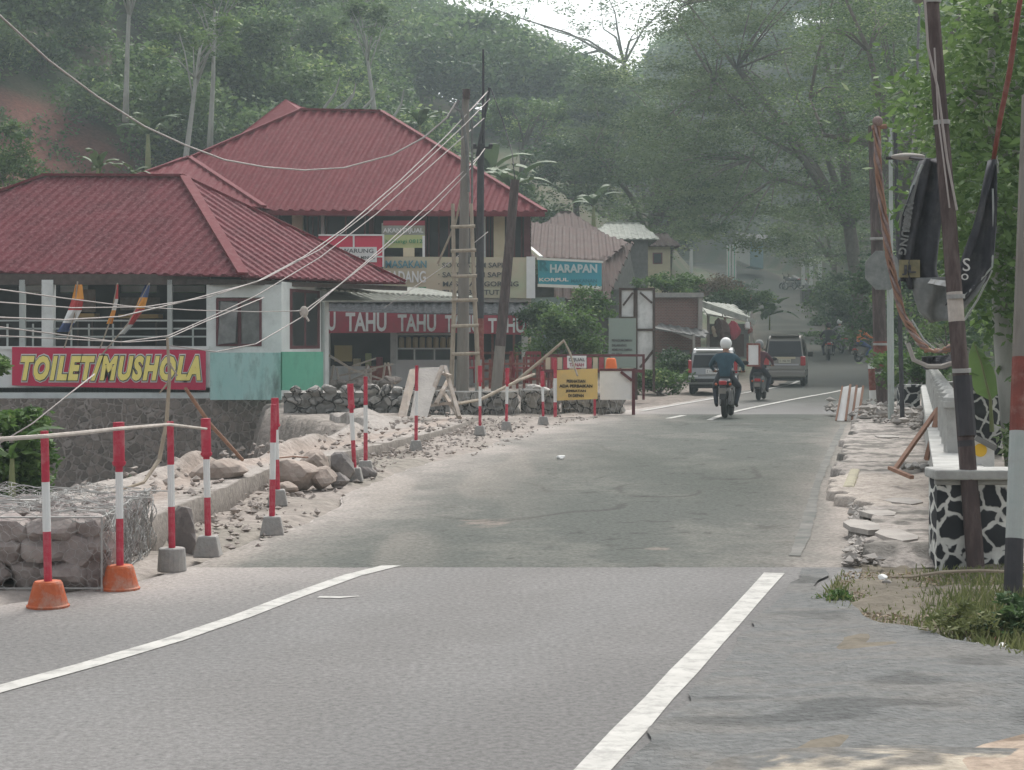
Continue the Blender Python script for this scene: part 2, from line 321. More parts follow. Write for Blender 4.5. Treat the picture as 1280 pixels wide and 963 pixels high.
    def build(s, name, mats, parent=None, label=None, cat=None, group=None, kind=None, smooth=False, base=True, autosmooth=False):
        if not isinstance(mats, (list, tuple)): mats = [mats]
        if parent is not None: off = wloc(parent)
        elif base and kind != 'structure':
            a = np.array(s.v); off = Vector(((a[:, 0].min()+a[:, 0].max())/2, (a[:, 1].min()+a[:, 1].max())/2, a[:, 2].min()))
        else: off = Vector((0, 0, 0))
        me = bpy.data.meshes.new(name); me.from_pydata([(v[0]-off.x, v[1]-off.y, v[2]-off.z) for v in s.v], [], s.f)
        for m in mats: me.materials.append(M[m] if isinstance(m, str) else m)
        me.polygons.foreach_set('material_index', s.m)
        if smooth: me.polygons.foreach_set('use_smooth', [True]*len(s.f))
        bm = bmesh.new(); bm.from_mesh(me); bmesh.ops.recalc_face_normals(bm, faces=bm.faces); bm.to_mesh(me); bm.free()
        o = bpy.data.objects.new(name, me); COL.objects.link(o)
        if parent is not None: o.parent = parent
        else: o.location = off
        return tag(o, label, cat, group, kind)
def _ico():
    bm = bmesh.new(); bmesh.ops.create_icosphere(bm, subdivisions=3, radius=1); v = [x.co.copy() for x in bm.verts]; f = [tuple(a.index for a in p.verts) for p in bm.faces]; bm.free(); return v, f
ICO = _ico()
def children(o): return [c for c in bpy.data.objects if c.parent is o]
KIDS = {}
def copy_tree(o, parent=None, top=True):
    c = o.copy(); COL.objects.link(c)
    if parent is not None: c.parent = parent
    for ch in children(o):
        copy_tree(ch, c, False)
    return c
def beveled(o, w=.02, seg=2):
    b = o.modifiers.new('bevel', 'BEVEL'); b.width = w; b.segments = seg; b.limit_method = 'ANGLE'; b.angle_limit = R(35); return o
def text(body, name, m, parent, c, h, width=None, off=0, shear=0, ext=.004, align='CENTER', rz=0, bold=0, sp=1.0):
    cu = bpy.data.curves.new(name, 'FONT'); cu.body = body; cu.size = 1; cu.align_x = align; cu.align_y = 'CENTER'; cu.shear = shear; cu.extrude = ext; cu.offset = 0; cu.space_character = sp
    cu.resolution_u = 3
    o = bpy.data.objects.new(name, cu); COL.objects.link(o); cu.materials.append(M[m] if isinstance(m, str) else m)
    o.parent = parent; o.location = Vector(c)-wloc(parent); o.rotation_euler = (R(90), 0, rz)
    bpy.context.view_layer.update(); dx, dy = max(o.dimensions.x, .001), max(o.dimensions.y, .001)
    sy = h/dy; sx = (width/dx) if width else sy
    o.scale = (sx, sy, 1); cu.offset = off+bold; cu.size = 1
    dg = bpy.context.evaluated_depsgraph_get(); me = bpy.data.meshes.new_from_object(o.evaluated_get(dg)); me.name = name
    o2 = bpy.data.objects.new(name, me); COL.objects.link(o2); o2.parent = parent; o2.location = o.location; o2.rotation_euler = o.rotation_euler; o2.scale = o.scale
    bpy.data.objects.remove(o); bpy.data.curves.remove(cu); o2.name = name
    if not me.materials: me.materials.append(M[m] if isinstance(m, str) else m)
    return o2

# ---------------------------------------------------------------- numpy leaf meshes
def leaf_arrays(C, size, aspect=.45, up=.4, rng=RNG, droop=0):
    n = len(C); d = rng.normal(size=(n, 3)); d[:, 2] *= up; d[:, 2] -= droop; d /= np.linalg.norm(d, axis=1)[:, None]
    nn = rng.normal(size=(n, 3)); nn[:, 2] += .8; w = np.cross(d, nn); w /= np.linalg.norm(w, axis=1)[:, None]
    s = (size*rng.uniform(.6, 1.3, n))[:, None]
    b = C-d*s*.5; t = C+d*s*.5; m = C+d*s*.05
    V = np.stack([b, m+w*s*aspect*.5, t, m-w*s*aspect*.5], axis=1)
    return V.reshape(-1, 3)
def leaf_object(name, V, rnd, m, parent=None, off=None, **kw):
    n = len(V)//4; me = bpy.data.meshes.new(name)
    o_ = wloc(parent) if parent is not None else (off or Vector((0, 0, 0)))
    V = V-np.array(o_)
    me.vertices.add(len(V)); me.vertices.foreach_set('co', V.astype(np.float32).ravel())
    me.loops.add(4*n); me.loops.foreach_set('vertex_index', np.arange(4*n, dtype=np.int32))
    me.polygons.add(n); me.polygons.foreach_set('loop_start', np.arange(0, 4*n, 4, dtype=np.int32)); me.polygons.foreach_set('loop_total', np.full(n, 4, dtype=np.int32))
    me.update(calc_edges=True)
    a = me.attributes.new('rnd', 'FLOAT', 'FACE'); a.data.foreach_set('value', np.clip(rnd, 0, 1).astype(np.float32))
    me.materials.append(M[m])
    o = bpy.data.objects.new(name, me); COL.objects.link(o)
    if parent is not None: o.parent = parent
    else: o.location = o_
    return tag(o, **kw)
def clumps(center, rad, ncl, per, clr, rng=RNG, shell=.55, flat=1.0):
    d = rng.normal(size=(ncl, 3)); d /= np.linalg.norm(d, axis=1)[:, None]; d[:, 2] = np.where(d[:, 2] < -.45, -d[:, 2], d[:, 2])
    rr = rng.uniform(shell, 1, ncl)**.7; c = np.array(center)+d*rr[:, None]*np.array(rad)
    tone = rng.normal(0, .2, ncl)
    cr = clr*rng.uniform(.6, 1.25, ncl)
    pts = np.repeat(c, per, 0)+rng.normal(size=(ncl*per, 3))*np.repeat(cr, per)[:, None]*np.array([.6, .6, .38*flat])
    rnd = np.repeat(.45+tone, per)+rng.normal(0, .17, ncl*per)
    return pts, rnd, c
def tree(name, base, top, cen, rad, ncl, per, clr, leaf, lm, label, cat='tree', group=None, bark='bark', tr=.25, limbs=10, aspect=.45, droop=0, shell=.5, up=.4, flat=1.0, seed=1, mult=1):
    rng = np.random.default_rng(seed); base = Vector(base); cen = Vector(cen); top = Vector(top)
    root = empty(name, base, label, cat, group)
    pts, rnd, c = clumps(cen, rad, ncl, per, clr, rng, shell, flat)
    V = leaf_arrays(pts, leaf, aspect, up, rng, droop)
    mb = MB(); k = 6
    mid = base.lerp(top, .5)+Vector((rng.normal()*.2, 0, 0))*tr*3
    mb.tube([base-Vector((0, 0, .3)), base.lerp(mid, .4), mid, mid.lerp(top, .5), top], [tr*1.35, tr*1.05, tr*.85, tr*.7, tr*.5], 9)
    idx = rng.permutation(len(c))[:limbs]
    for i in idx:
        e = Vector(c[i]); s0 = mid.lerp(top, rng.uniform(.15, 1)); m1 = s0.lerp(e, .5)+Vector((0, 0, (e-s0).length*.08))+Vector(rng.normal(size=3))*.04*(e-s0).length
        mb.tube([s0, m1, e], [tr*.42, tr*.25, tr*.08], 6)
        for j in range(2):
            e2 = e+Vector(rng.normal(size=3))*clr*.9; mb.tube([m1.lerp(e, .4), e2], [tr*.14, tr*.04], 4)
    mb.build('trunk', bark, root, smooth=True)
    leaf_object('crown', V, rnd, lm, root)
    return root
def banana(base, h, n, seed, label, name='banana_plant', lean=0, cat='banana plant', L=1.0, group=None, mm='banana', thin=1.0):
    rg = random.Random(seed); base = Vector(base); root = empty(name, base, label, cat, group)
    mb = MB(); top = base+Vector((lean, 0, h*.5)); mb.tube([base-Vector((0, 0, .2)), base.lerp(top, .5), top], [h*.045, h*.035, h*.02], 8); mb.build('stem', 'leaf_stem' if 'leaf_stem' in M else 'bamboo', root, smooth=True)
    VV = []; rr = []
    for i in range(n):
        a = 6.283*i/n+rg.uniform(-.4, .4); el = rg.uniform(.5, 1.35); ln = h*.62*L*rg.uniform(.8, 1.15); w = ln*.13*thin
        d = Vector((math.cos(a), math.sin(a)*.8, 0)); p = top.copy(); prev = None; e = el; seg = 9
        side = Vector((-math.sin(a), math.cos(a), 0)); t_ = rg.uniform(.2, .9)
        for k in range(seg+1):
            u = k/seg; ww = w*math.sin(math.pi*min(1, u*.95+.05))**.6 if k else .01
            q = [p-side*ww+Vector((0, 0, -ww*.35)), p, p+side*ww+Vector((0, 0, -ww*.35))]
            if prev:
                for s_ in (0, 1):
                    if rg.random() > .16: VV += [prev[s_], prev[s_+1], q[s_+1], q[s_]]; rr.append(t_+rg.uniform(-.12, .12))
            prev = q; p = p+(d*math.cos(e)+Vector((0, 0, math.sin(e))))*ln/seg; e -= 1.6/seg*rg.uniform(.8, 1.3)
    leaf_object('leaf_crown', np.array([tuple(v) for v in VV]), np.array(rr), mm, root)
    return root
def bush(base, rad, ncl, per, clr, leaf, lm, label, seed, name='bush', cat='bush', aspect=.45, group=None, up=.6):
    rng = np.random.default_rng(seed); base = Vector(base); root = empty(name, base, label, cat, group)
    pts, rnd, c = clumps((base.x, base.y, base.z+rad[2]*.45), rad, ncl, per, clr, rng, .1)
    pts[:, 2] = np.maximum(pts[:, 2], base.z-.1)
    leaf_object('foliage', leaf_arrays(pts, leaf, aspect, up, rng), rnd, lm, root)
    mb = MB()
    for i in range(7):
        e = Vector(c[i]); k = min(.03, rad[0]*.05); mb.tube([base+Vector((rng.normal()*.1*min(1, rad[0]), 0, -.05)), base.lerp(e, .5)+Vector((0, 0, .1*min(1, rad[0]))), e], [k, k*.6, k*.25], 5)
    mb.build('stems', 'bark', root)
    return root
M['leaf_stem'] = mat('green stem', (.16, .2, .08), (.24, .24, .12), 5, .7)

# ================================================================ GROUND, ROAD
def sheet(name, Xg, Yg, Zg, Cg, m, kind='structure', label=None):
    ny, nx = Xg.shape; V = np.stack([Xg, Yg, Zg], -1).reshape(-1, 3)
    i = np.arange((ny-1)*(nx-1)); r_, c_ = i//(nx-1), i % (nx-1); a = r_*nx+c_
    Fc = np.stack([a, a+1, a+1+nx, a+nx], 1).astype(np.int32)
    me = bpy.data.meshes.new(name); me.vertices.add(len(V)); me.vertices.foreach_set('co', V.astype(np.float32).ravel())
    me.loops.add(Fc.size); me.loops.foreach_set('vertex_index', Fc.ravel()); me.polygons.add(len(Fc))
    me.polygons.foreach_set('loop_start', np.arange(0, Fc.size, 4, dtype=np.int32)); me.polygons.foreach_set('loop_total', np.full(len(Fc), 4, dtype=np.int32))
    me.update(calc_edges=True); me.polygons.foreach_set('use_smooth', [True]*len(Fc))
    if Cg is not None:
        at = me.color_attributes.new('col', 'FLOAT_COLOR', 'POINT'); c4 = np.ones((len(V), 4), np.float32); c4[:, :3] = Cg.reshape(-1, 3); at.data.foreach_set('color', c4.ravel())
    me.materials.append(M[m]); o = bpy.data.objects.new(name, me); COL.objects.link(o); return tag(o, label, kind=kind)
def mixc(a, b, t): return a*(1-t[..., None])+np.array(b)*t[..., None]
yr = np.concatenate([np.arange(-6, 12, .3), np.arange(12, 46, .2), np.arange(46, 110, .7), np.arange(110, 280, 2), np.arange(280, 620, 12)])
xo = np.concatenate([-np.geomspace(150, 9, 50), np.arange(-8.8, 9, .2), np.geomspace(9.2, 170, 55)])
Yg = np.repeat(yr[:, None], len(xo), 1); Xg = CX(np.minimum(Yg, 262))*np.exp(-np.abs(xo)[None, :]/60)+xo[None, :]*1.0
Zg = TZ(Xg, Yg)
bumpy = (vnoise(Xg, Yg, .5, 1)-.5)*.10+(vnoise(Xg, Yg, .2, 2)-.5)*.05
offroad = np.maximum(sst(.1, .8, XL(Yg)-Xg), sst(.05, .5, Xg-XR(Yg)))
Zg = Zg+bumpy*offroad
nz = vnoise(Xg, Yg, 3, 7)*.6+vnoise(Xg, Yg, .8, 8)*.4
Cg = np.zeros(Xg.shape+(3,))+np.array([.055, .075, .035])
Cg = mixc(Cg, [.10, .09, .055], sst(.35, .7, nz))
dirtz = sst(0, 1, 1-np.abs(Yg-52)/26)*(Xg < XL(Yg)+1)*(Xg > -40)
Cg = mixc(Cg, [.20, .17, .15], np.clip(dirtz*1.4, 0, 1)*.9)
works = (Xg < XL(Yg)+.4)*(Xg > LB(Yg)-.4)*sst(9, 11, Yg)*(1-sst(40, 46, Yg))
Cg = mixc(Cg, [.28, .245, .22], works*(.75+.25*sst(.3, .7, nz)))
Cg = mixc(Cg, [.13, .105, .09], (sst(-.2, -1.2, Zg)))
side = (Xg > XR(Yg)-.4)*sst(11.5, 12.5, Yg)*(1-sst(42, 60, Yg))*(1-sst(2.0, 3.5, Xg-XR(Yg)))
Cg = mixc(Cg, [.30, .27, .245], side*.9)
gr = (Xg > XR(Yg)-.5)*(Yg < 12.4)
Cg = mixc(Cg, [.155, .135, .105], gr*1.0)
bare = np.exp(-((Xg+25.2)/7)**2-((Yg-91)/9)**2)*(.65+1.0*nz)
Cg = mixc(Cg, [.19, .08, .06], sst(.3, .5, bare))
leftbare = sst(6, 9, Yg)*(1-sst(12, 14, Yg))*(Xg < XL(Yg))*(Xg > LB(Yg)); Cg = mixc(Cg, [.36, .32, .29], leftbare)
sheet('ground', Xg, Yg, Zg, Cg, 'ground')

def strip(name, ys, f0, f1, nx, dz, colf, m, warp0=0, warp1=0, label=None, zadd=None, jag=0):
    Yg = np.repeat(np.array(ys)[:, None], nx, 1); t = np.linspace(0, 1, nx)[None, :]
    if jag: Yg = Yg+jag*(vnoise(t*60, t*0, 2.3, 37)-.5+.6*(vnoise(t*200, t*0, 1.7, 38)-.5)+1.2*(vnoise(t*9, t*0, 2.0, 39)-.5))*np.exp(-(Yg-Yg[0, 0])/.25)
    a = f0(Yg)+warp0*(vnoise(Yg, Yg*0, .35, 11)-.5+(vnoise(Yg, Yg*0, 1.3, 12)-.5)*1.5); b = f1(Yg)+warp1*(vnoise(Yg, Yg*0, .35, 13)-.5+(vnoise(Yg, Yg*0, 1.1, 14)-.5))
    X = a+(b-a)*t; Z = RZ(Yg)+dz
    if zadd: Z = Z+zadd(X, Yg)
    return sheet(name, X, Yg, Z, colf(X, Yg), m, label=label)
AS = np.array([.18, .175, .17])
def roadcol(X, Y):
    c = np.zeros(X.shape+(3,))+AS
    n = vnoise(X, Y, 1.4, 21)*.5+vnoise(X, Y, .45, 22)*.3+vnoise(X, Y, .15, 29)*.2
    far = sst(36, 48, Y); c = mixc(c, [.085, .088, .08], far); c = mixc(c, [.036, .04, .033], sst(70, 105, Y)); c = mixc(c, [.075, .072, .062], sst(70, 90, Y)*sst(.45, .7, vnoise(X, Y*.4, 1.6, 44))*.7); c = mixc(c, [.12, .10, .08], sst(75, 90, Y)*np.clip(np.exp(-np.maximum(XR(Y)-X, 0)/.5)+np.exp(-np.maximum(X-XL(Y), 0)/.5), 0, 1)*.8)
    c = mixc(c, [.23, .225, .22], sst(.45, .75, n)*.4*(1-far)); c = mixc(c, [.14, .138, .136], sst(.5, .8, vnoise(X, Y*.3, 1.1, 28))*.4*(1-far))
    u = (X-XL(Y)); d = np.exp(-np.maximum(u-.0, 0)/.8)*sst(8.5, 12, Y)*(1-sst(40, 60, Y))
    c = mixc(c, [.38, .345, .32], np.clip(d*(.5+1.1*n), 0, 1))
    track = np.exp(-((X-CX(Y)-1.3+.75)/.28)**2)+np.exp(-((X-CX(Y)-1.3-.75)/.28)**2); c = mixc(c, [.2, .198, .195], track*.35*(1-far))
    return c
def patchcol(X, Y):
    c = np.zeros(X.shape+(3,))+np.array([.108, .114, .105])
    n = vnoise(X, Y*.45, .8, 23)*.45+vnoise(X, Y*.5, .3, 24)*.3+vnoise(X, Y, .12, 30)*.25
    big = vnoise(X, Y*.4, 1.7, 25)
    c = mixc(c, [.17, .168, .152], sst(.4, .75, n)*.6); c = mixc(c, [.085, .092, .082], sst(.45, .8, big)*.5); c = mixc(c, [.05, .052, .046], sst(.72, .86, vnoise(X*.8, Y, .22, 27)*.6+vnoise(X, Y, .07, 33)*.4)*.6); seam = sst(.035, .012, np.abs(vnoise(X, Y*.5, .9, 34)-.5))*sst(.4, .6, vnoise(X, Y, 1.3, 35)); c = mixc(c, [.06, .06, .055], seam*.55)
    w = np.interp(Y, [12, 16, 22, 30, 40], [.3, .75, 1.1, 1.25, .8])
    d = np.exp(-(np.maximum(X-XL(Y)+.1, 0)/w)**1.3); c = mixc(c, [.33, .30, .275], np.clip(d*(.25+1.4*n), 0, 1))
    streak = sst(.55, .8, vnoise(X*2.2, Y*.35, 1, 26))*sst(2.5, .5, X-XL(Y)); c = mixc(c, [.30, .27, .24], streak*.4)
    d2 = np.exp(-np.maximum(XR(Y)-X, 0)/.3); c = mixc(c, [.36, .32, .29], np.clip(d2*(.3+n), 0, 1))
    for (px, py, s) in ((605, 655, .26), (822, 688, .1)):
        g = G(px, py); e = np.exp(-((X-g.x)/s)**2-((Y-g.y)/(s*1.6))**2); c = mixc(c, [.24, .205, .18], sst(.3, .8, e*(.3+1.2*vnoise(X, Y, .09, 36)))*.7)
    return c
M['asphalt'] = attrmat('asphalt', .7, 70, 30, .45, .95, .01, .06)
M['patch'] = attrmat('worn asphalt', .9, 22, 26, .5, .95, .02, .04)
ys = np.concatenate([np.arange(-5, 12.3, .12), np.arange(12.3, 40, .2), np.arange(40, 100, .6), np.arange(100, 264, 1.5)])
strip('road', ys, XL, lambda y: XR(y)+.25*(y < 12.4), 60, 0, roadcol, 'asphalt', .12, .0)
ysp = np.concatenate([np.arange(12.28, 20, .07), np.arange(20, 37.4, .16)])
strip('road_patch', ysp, lambda y: XL(y)+.02, lambda y: XR(y)+.22, 140, .006, patchcol, 'patch', .12, .08, zadd=lambda X, Y: vnoise(X, Y, .7, 31)*.003*sst(12.4, 13.5, Y)-.007*sst(12.46, 12.30, Y), jag=.10)
M['line'] = mat('road paint', (.52, .51, .48), (.42, .41, .385), 5, .85, dirt=(.2, .195, .185), dscale=7, damt=.75, spec=.1)
def line(name, pts, w, dz=.004, jag=0, m='line'):
    pts = [Vector((p[0], p[1], 0)) for p in pts]; vs = []; fs = []; out = []
    for i in range(len(pts)-1):
        n = max(2, int((pts[i+1]-pts[i]).length/.6))
        for k in range(n): out.append(pts[i].lerp(pts[i+1], k/n))
    out.append(pts[-1])
    for i, p in enumerate(out):
        d = out[min(i+1, len(out)-1)]-out[max(i-1, 0)]; q = Vector((-d.y, d.x, 0)).normalized()
        j = random.uniform(-jag, jag)
        for s in (-1, 1): a = p+q*(w/2+j)*s; vs.append((a.x, a.y, float(RZ(a.y))+dz))
    fs = [(2*i, 2*i+1, 2*i+3, 2*i+2) for i in range(len(out)-1)]
    b = MB(); b.add(vs, fs); return b.build(name, m, kind='structure')
cl = [G(-420, 960), G(-150, 905), G(0, 862), G(110, 832), G(215, 801), G(300, 772), G(370, 745), G(440, 720), G(500, 705)]
line('centre_line', cl, .125)
rl = [G(640, 1075), (.30, 6.53), G(855, 840), G(915, 776), G(968, 717)]
line('edge_line', rl, .135, jag=.004)
line('centre_line', [(float(CX(y)), y) for y in np.arange(34.5, 57, 2)], .13, dz=.0135, jag=.01)
line('edge_line', [(float(XL(y))+.38+.02*y/40, y) for y in np.arange(39, 66, 2)], .12, dz=.012, jag=.01)
line('lane_dash', [G(835, 524), G(855, 520)], .13, dz=.0135)
M['wornline'] = mat('worn road paint', (.24, .23, .215), (.13, .134, .125), 2.5, .9, dirt=(.12, .124, .115), dscale=3, damt=.95, spec=.05)
line('edge_line', [(float(XR(y))-.26, y) for y in np.arange(12.9, 33, .5)], .10, dz=.0125, jag=.012, m='wornline')
line('paint_smear', [G(398, 747), G(425, 747.5), G(449, 746)], .045, jag=.012)

# side road asphalt and concrete apron on the right, foreground
def poly_sheet(name, pts, z, nx, colf, m, hf=None):
    # pts: left and right boundary lists of (Y, X)
    L_, R_ = pts; ys = np.arange(L_[0][0], L_[-1][0]+1e-6, .03)
    a = np.interp(ys, [p[0] for p in L_], [p[1] for p in L_])+(vnoise(ys, ys*0, .25, 41)-.5)*.10; b = np.interp(ys, [p[0] for p in R_], [p[1] for p in R_])+(vnoise(ys, ys*0, .3, 42)-.5)*.12
    Y = np.repeat(ys[:, None], nx, 1); X = a[:, None]+(b-a)[:, None]*np.linspace(0, 1, nx)[None]
    Z = z+(hf(X, Y) if hf else 0)
    return sheet(name, X, Y, Z+np.zeros_like(X), colf(X, Y), m)
def oldasph(X, Y):
    c = np.zeros(X.shape+(3,))+np.array([.15, .153, .15]); n = vnoise(X*.6, Y, .3, 51)*.5+vnoise(X*.5, Y, .1, 52)*.5
    c = mixc(c, [.17, .165, .155], sst(.4, .75, n)*.8); return mixc(c, [.055, .058, .057], sst(.62, .8, vnoise(X*.5, Y, .22, 53))*.5)
M['roughasphalt'] = attrmat('crumbling asphalt', 1.0, 30, 16, .35, .95, .03)
poly_sheet('side_road', ([(3.0, -.55), (6.53, .42), (9, 1.12), (12.15, 2.02)], [(3, 5), (7.2, 5.0), (8.4, 2.85), (9.1, 2.28), (9.75, 2.05), (10.5, 2.0), (11.3, 1.97), (12.15, 2.2)]), .010, 90, oldasph, 'roughasphalt',
           lambda X, Y: np.maximum(0, .05*sst(.35, 1.1, X-(.36+(Y-6.53)*.28)))*(vnoise(X*.5, Y, .35, 54)*.8+.2)+.006*(X > 0))
def slabcol(X, Y):
    c = np.zeros(X.shape+(3,))+np.array([.36, .32, .26]); e = sst(.5, 0, 6.66-Y)+sst(.5, 0, X-.62); c = mixc(c, [.15, .15, .145], sst(.4, .6, np.clip(e, 0, 1)*(.2+vnoise(X, Y, .1, 64)*.6+vnoise(X, Y, .035, 65)*.6))); return mixc(c, [.16, .15, .135], sst(.45, .72, vnoise(X, Y, .12, 61)*.6+vnoise(X, Y, .4, 62)*.4))
M['slab'] = attrmat('worn concrete', .9, 22, 12, .42, .95, .025, .05)
poly_sheet('concrete_apron', ([(4.0, .5), (6.2, .66), (6.45, .76), (6.66, 1.0)], [(4.0, 3), (6.5, 3), (6.60, 1.7), (6.66, 1.5)]), .052, 90, slabcol, 'slab', lambda X, Y: .004*vnoise(X, Y, .1, 3)+.015*sst(.9, 1.5, X))
def moundcol(X, Y): c = np.zeros(X.shape+(3,))+np.array([.34, .275, .22]); return mixc(c, [.23, .18, .14], sst(.5, .8, vnoise(X, Y, .15, 63)))
poly_sheet('earth_mound', ([(4.0, 1.3), (6.4, 1.60), (6.7, 1.80), (6.98, 2.1)], [(4.0, 4), (6.98, 4)]), .05, 40, moundcol, 'slab', lambda X, Y: .13*sst(0, .9, X-(1.6+.75*np.maximum(Y-6.4, 0)))+.02*vnoise(X, Y, .2, 9))

# ================================================================ LEFT: ledge, rubble, gabion
L0 = hermite([(12.6, -2.75), (13.7, -2.68), (18.5, -2.62), (21, -2.3), (24.8, -1.72), (29, -1.05), (34, -.55)])
def ledgetop(X, Y): return np.interp(Y, [12.5, 18, 22, 34], [.24, .2, .16, .08])
def ledgecol(X, Y):
    n = vnoise(X, Y, .5, 71)*.6+vnoise(X, Y, .15, 72)*.4; c = np.zeros(X.shape+(3,))+np.array([.34, .31, .285])
    c = mixc(c, [.22, .20, .18], sst(.5, .75, n)); e = np.exp(-((X-(L0(Y)-.55))/.22)**2); c = mixc(c, [.34, .275, .235], e*.7); c[:, -1] = (.16, .14, .125); c[:, -2] = (.20, .18, .16); return c  # last two columns darkened: shadow of the lip and front face painted in
ysl = np.arange(12.6, 34.4, .12); nxl = 26
Yl = np.repeat(ysl[:, None], nxl, 1); tl = np.linspace(0, 1, nxl)[None]
b_ = L0(ysl)+(vnoise(ysl, ysl*0, .5, 73)-.5)*.07+(vnoise(ysl, ysl*0, .16, 76)-.5)*.05; a_ = np.minimum(LB(ysl)+.15, b_-.7)
Xl = a_[:, None]+(b_-a_)[:, None]*tl
Zl = ledgetop(Xl, Yl)+(vnoise(Xl, Yl, .35, 74)-.5)*.025+.28*np.exp(-((tl-.15)/.16)**2)*vnoise(Xl, Yl, .9, 75)*sst(14, 16, Yl)
Zl[:, -1] = -.06; Xl[:, -1] = Xl[:, -2]+.03; Zl[:, 0] = -2.9
sheet('concrete_ledge', Xl, Yl, Zl, ledgecol(Xl, Yl), 'slab')

def rubble(name, n, fx, label, sizes=(.02, .07), m='rockpale', seed=5, tri=True):
    rg = random.Random(seed); vs = []; fs = []
    O = [Vector(v) for v in ((1, 0, 0), (-1, 0, 0), (0, 1, 0), (0, -1, 0), (0, 0, 1), (0, 0, -1))]; FF = [(0, 2, 4), (2, 1, 4), (1, 3, 4), (3, 0, 4), (2, 0, 5), (1, 2, 5), (3, 1, 5), (0, 3, 5)]
    for _ in range(n):
        p = fx(rg); s = rg.uniform(*sizes)*rg.uniform(.5, 1); b = len(vs); rot = Matrix.Rotation(rg.uniform(0, 6), 3, 'Z')
        for v in O:
            q = Vector((rg.uniform(-.4, .4), rg.uniform(-.4, .4), rg.uniform(-.15, .25)))*s+rot @ Vector((v.x*s*rg.uniform(.7, 1.4), v.y*s*rg.uniform(.7, 1.3), v.z*s*rg.uniform(.4, .8))); vs.append(p+q)
        fs += [(a+b, c+b, d+b) for a, c, d in FF]
    mb = MB(); mb.add(vs, fs); return mb.build(name, m, label=label, kind='stuff', cat='rubble', base=False)
def rz_(X, Y, extra=0): return float(TZ(X, Y))+extra
def f_left(rg):
    Y = rg.uniform(13.4, 34); X = float(L0(Y))+abs(rg.gauss(0, .33))+.05; return Vector((X, Y, .01+max(0, .1-.25*(X-float(L0(Y))))*rg.random()))
rubble('rubble', 800, f_left, 'loose broken stones and dusty rubble along the foot of the concrete ledge', (.012, .055))
def f_ledge(rg):
    Y = rg.uniform(15, 34); t = rg.random(); X = float(L0(Y))-.1-1.1*t; return Vector((X, Y, float(ledgetop(X, Y))+.02+.1*rg.random()*(t > .35)))
rubble('rubble', 350, f_ledge, 'small stones scattered on top of the concrete ledge beside the gully', (.02, .07), seed=6)
def f_leftfar(rg):
    Y = rg.uniform(24, 37); X = float(XL(Y))-rg.uniform(-.3, 1.9); return Vector((X, Y, .015))
rubble('rubble', 330, f_leftfar, 'grey debris spread between the far red and white posts', (.012, .05), 'rockpale', seed=8)
def f_side(rg):
    Y = rg.uniform(12.3, 21); X = float(XR(Y))+.12+abs(rg.gauss(0, .16)); return Vector((X, Y, .02+.04*rg.random()))
rubble('rubble', 1100, f_side, 'broken concrete crumbs along the edge of the torn up right footpath', (.015, .06), 'conclight', seed=9)

M['bouldertan'] = mat('tan boulder', (.38, .31, .265), (.24, .20, .175), 4, .95, bump=1.0, bscale=10, dirt=(.44, .38, .33), dscale=6, damt=.6)
# boulders
boulders = [(272, 577, 17.9, .30, .17, 'rockpale', 'flat pale boulder on the ledge behind the fourth marker post from the left'),
            (372, 590, 18.6, .25, .20, 'rockpale', 'brown boulder at the left of the rock pile beside the ledge'),
            (403, 592, 18.7, .17, .17, 'rockpale', 'round pale boulder at the front middle of the rock pile'),
            (392, 573, 19.7, .26, .14, 'rockpale', 'wide boulder on the top of the rock pile'),
            (428, 578, 19.6, .18, .15, 'rock', 'small grey boulder right of the rock pile top behind the thin post'),
            (425, 596, 18.9, .11, .11, 'rock', 'smallest dark boulder between rock pile and grey post foot'),
            (356, 604, 18.2, .12, .08, 'rockpale', 'low flat stone at the left foot of the rock pile'),
            (459, 590, 20.3, .12, .13, 'rock', 'dark grey stone standing just right of the grey post foot by the rock pile'),
            (229, 668, 13.3, .15, .25, 'rock', 'dark standing boulder between the wire gabion and the third marker post')]
for i, (x, y, Y, sx, sz, m, lab) in enumerate(boulders):
    mb = MB(); c = P(x, y, Y); c.z -= .04 if i else .09; mb.rock(c, (sx*1.3, sx*1.1, sz*1.2), seed=20+i); o = mb.build('boulder', 'bouldertan' if m == 'rockpale' else m, label=lab, cat='boulder', group='boulders along the ledge', smooth=False)

# gabion basket by the first posts
gab = empty('gabion', (-3.9, 11.7, 0), 'stone filled wire gabion basket behind the two orange footed marker posts', 'gabion')
g0 = Vector((-5.4, 11.25, 0)); gx1 = -2.63
mb = MB(); rg = random.Random(3)
for (z, hh) in ((.09, .11), (.25, .10), (.385, .085)):
    x = -5.5+rg.random()*.1
    while x < gx1-.02:
        w = rg.uniform(.09, .17); w = min(w, max(.06, (gx1-.0-x)/2)); mb.rock((x+w, 11.33+rg.uniform(-.02, .02), z+rg.uniform(-.015, .015)), (w*1.42, .19, hh*rg.uniform(1.25, 1.45)), seed=rg.randint(0, 9999)); x += w*1.95
    y = 11.55
    while y < 13.35:
        w = rg.uniform(.08, .15); mb.rock((gx1-.12+rg.uniform(-.02, .02)-.06*(y-11.5), y+w, z), (.15, w*1.1, hh*1.1), seed=rg.randint(0, 9999)); y += w*1.95
x = -5.4
for i in range(150):
    xx, yy = rg.uniform(-5.4, gx1-.15), rg.uniform(11.4, 13.4); mb.rock((xx, yy, .385+rg.uniform(-.02, .02)), (rg.uniform(.08, .15), rg.uniform(.08, .15), .075), seed=rg.randint(0, 9999))
mb.box((-4.05, 12.4, .19), (2.6, 1.75, .34))
M['gabrock'] = mat('gabion rock', (.24, .20, .19), (.38, .34, .315), 3.5, .95, bump=.9, bscale=9, dirt=(.12, .105, .10), dscale=4, damt=.6)
st = mb.build('stones', 'gabrock', gab)
mb = MB()
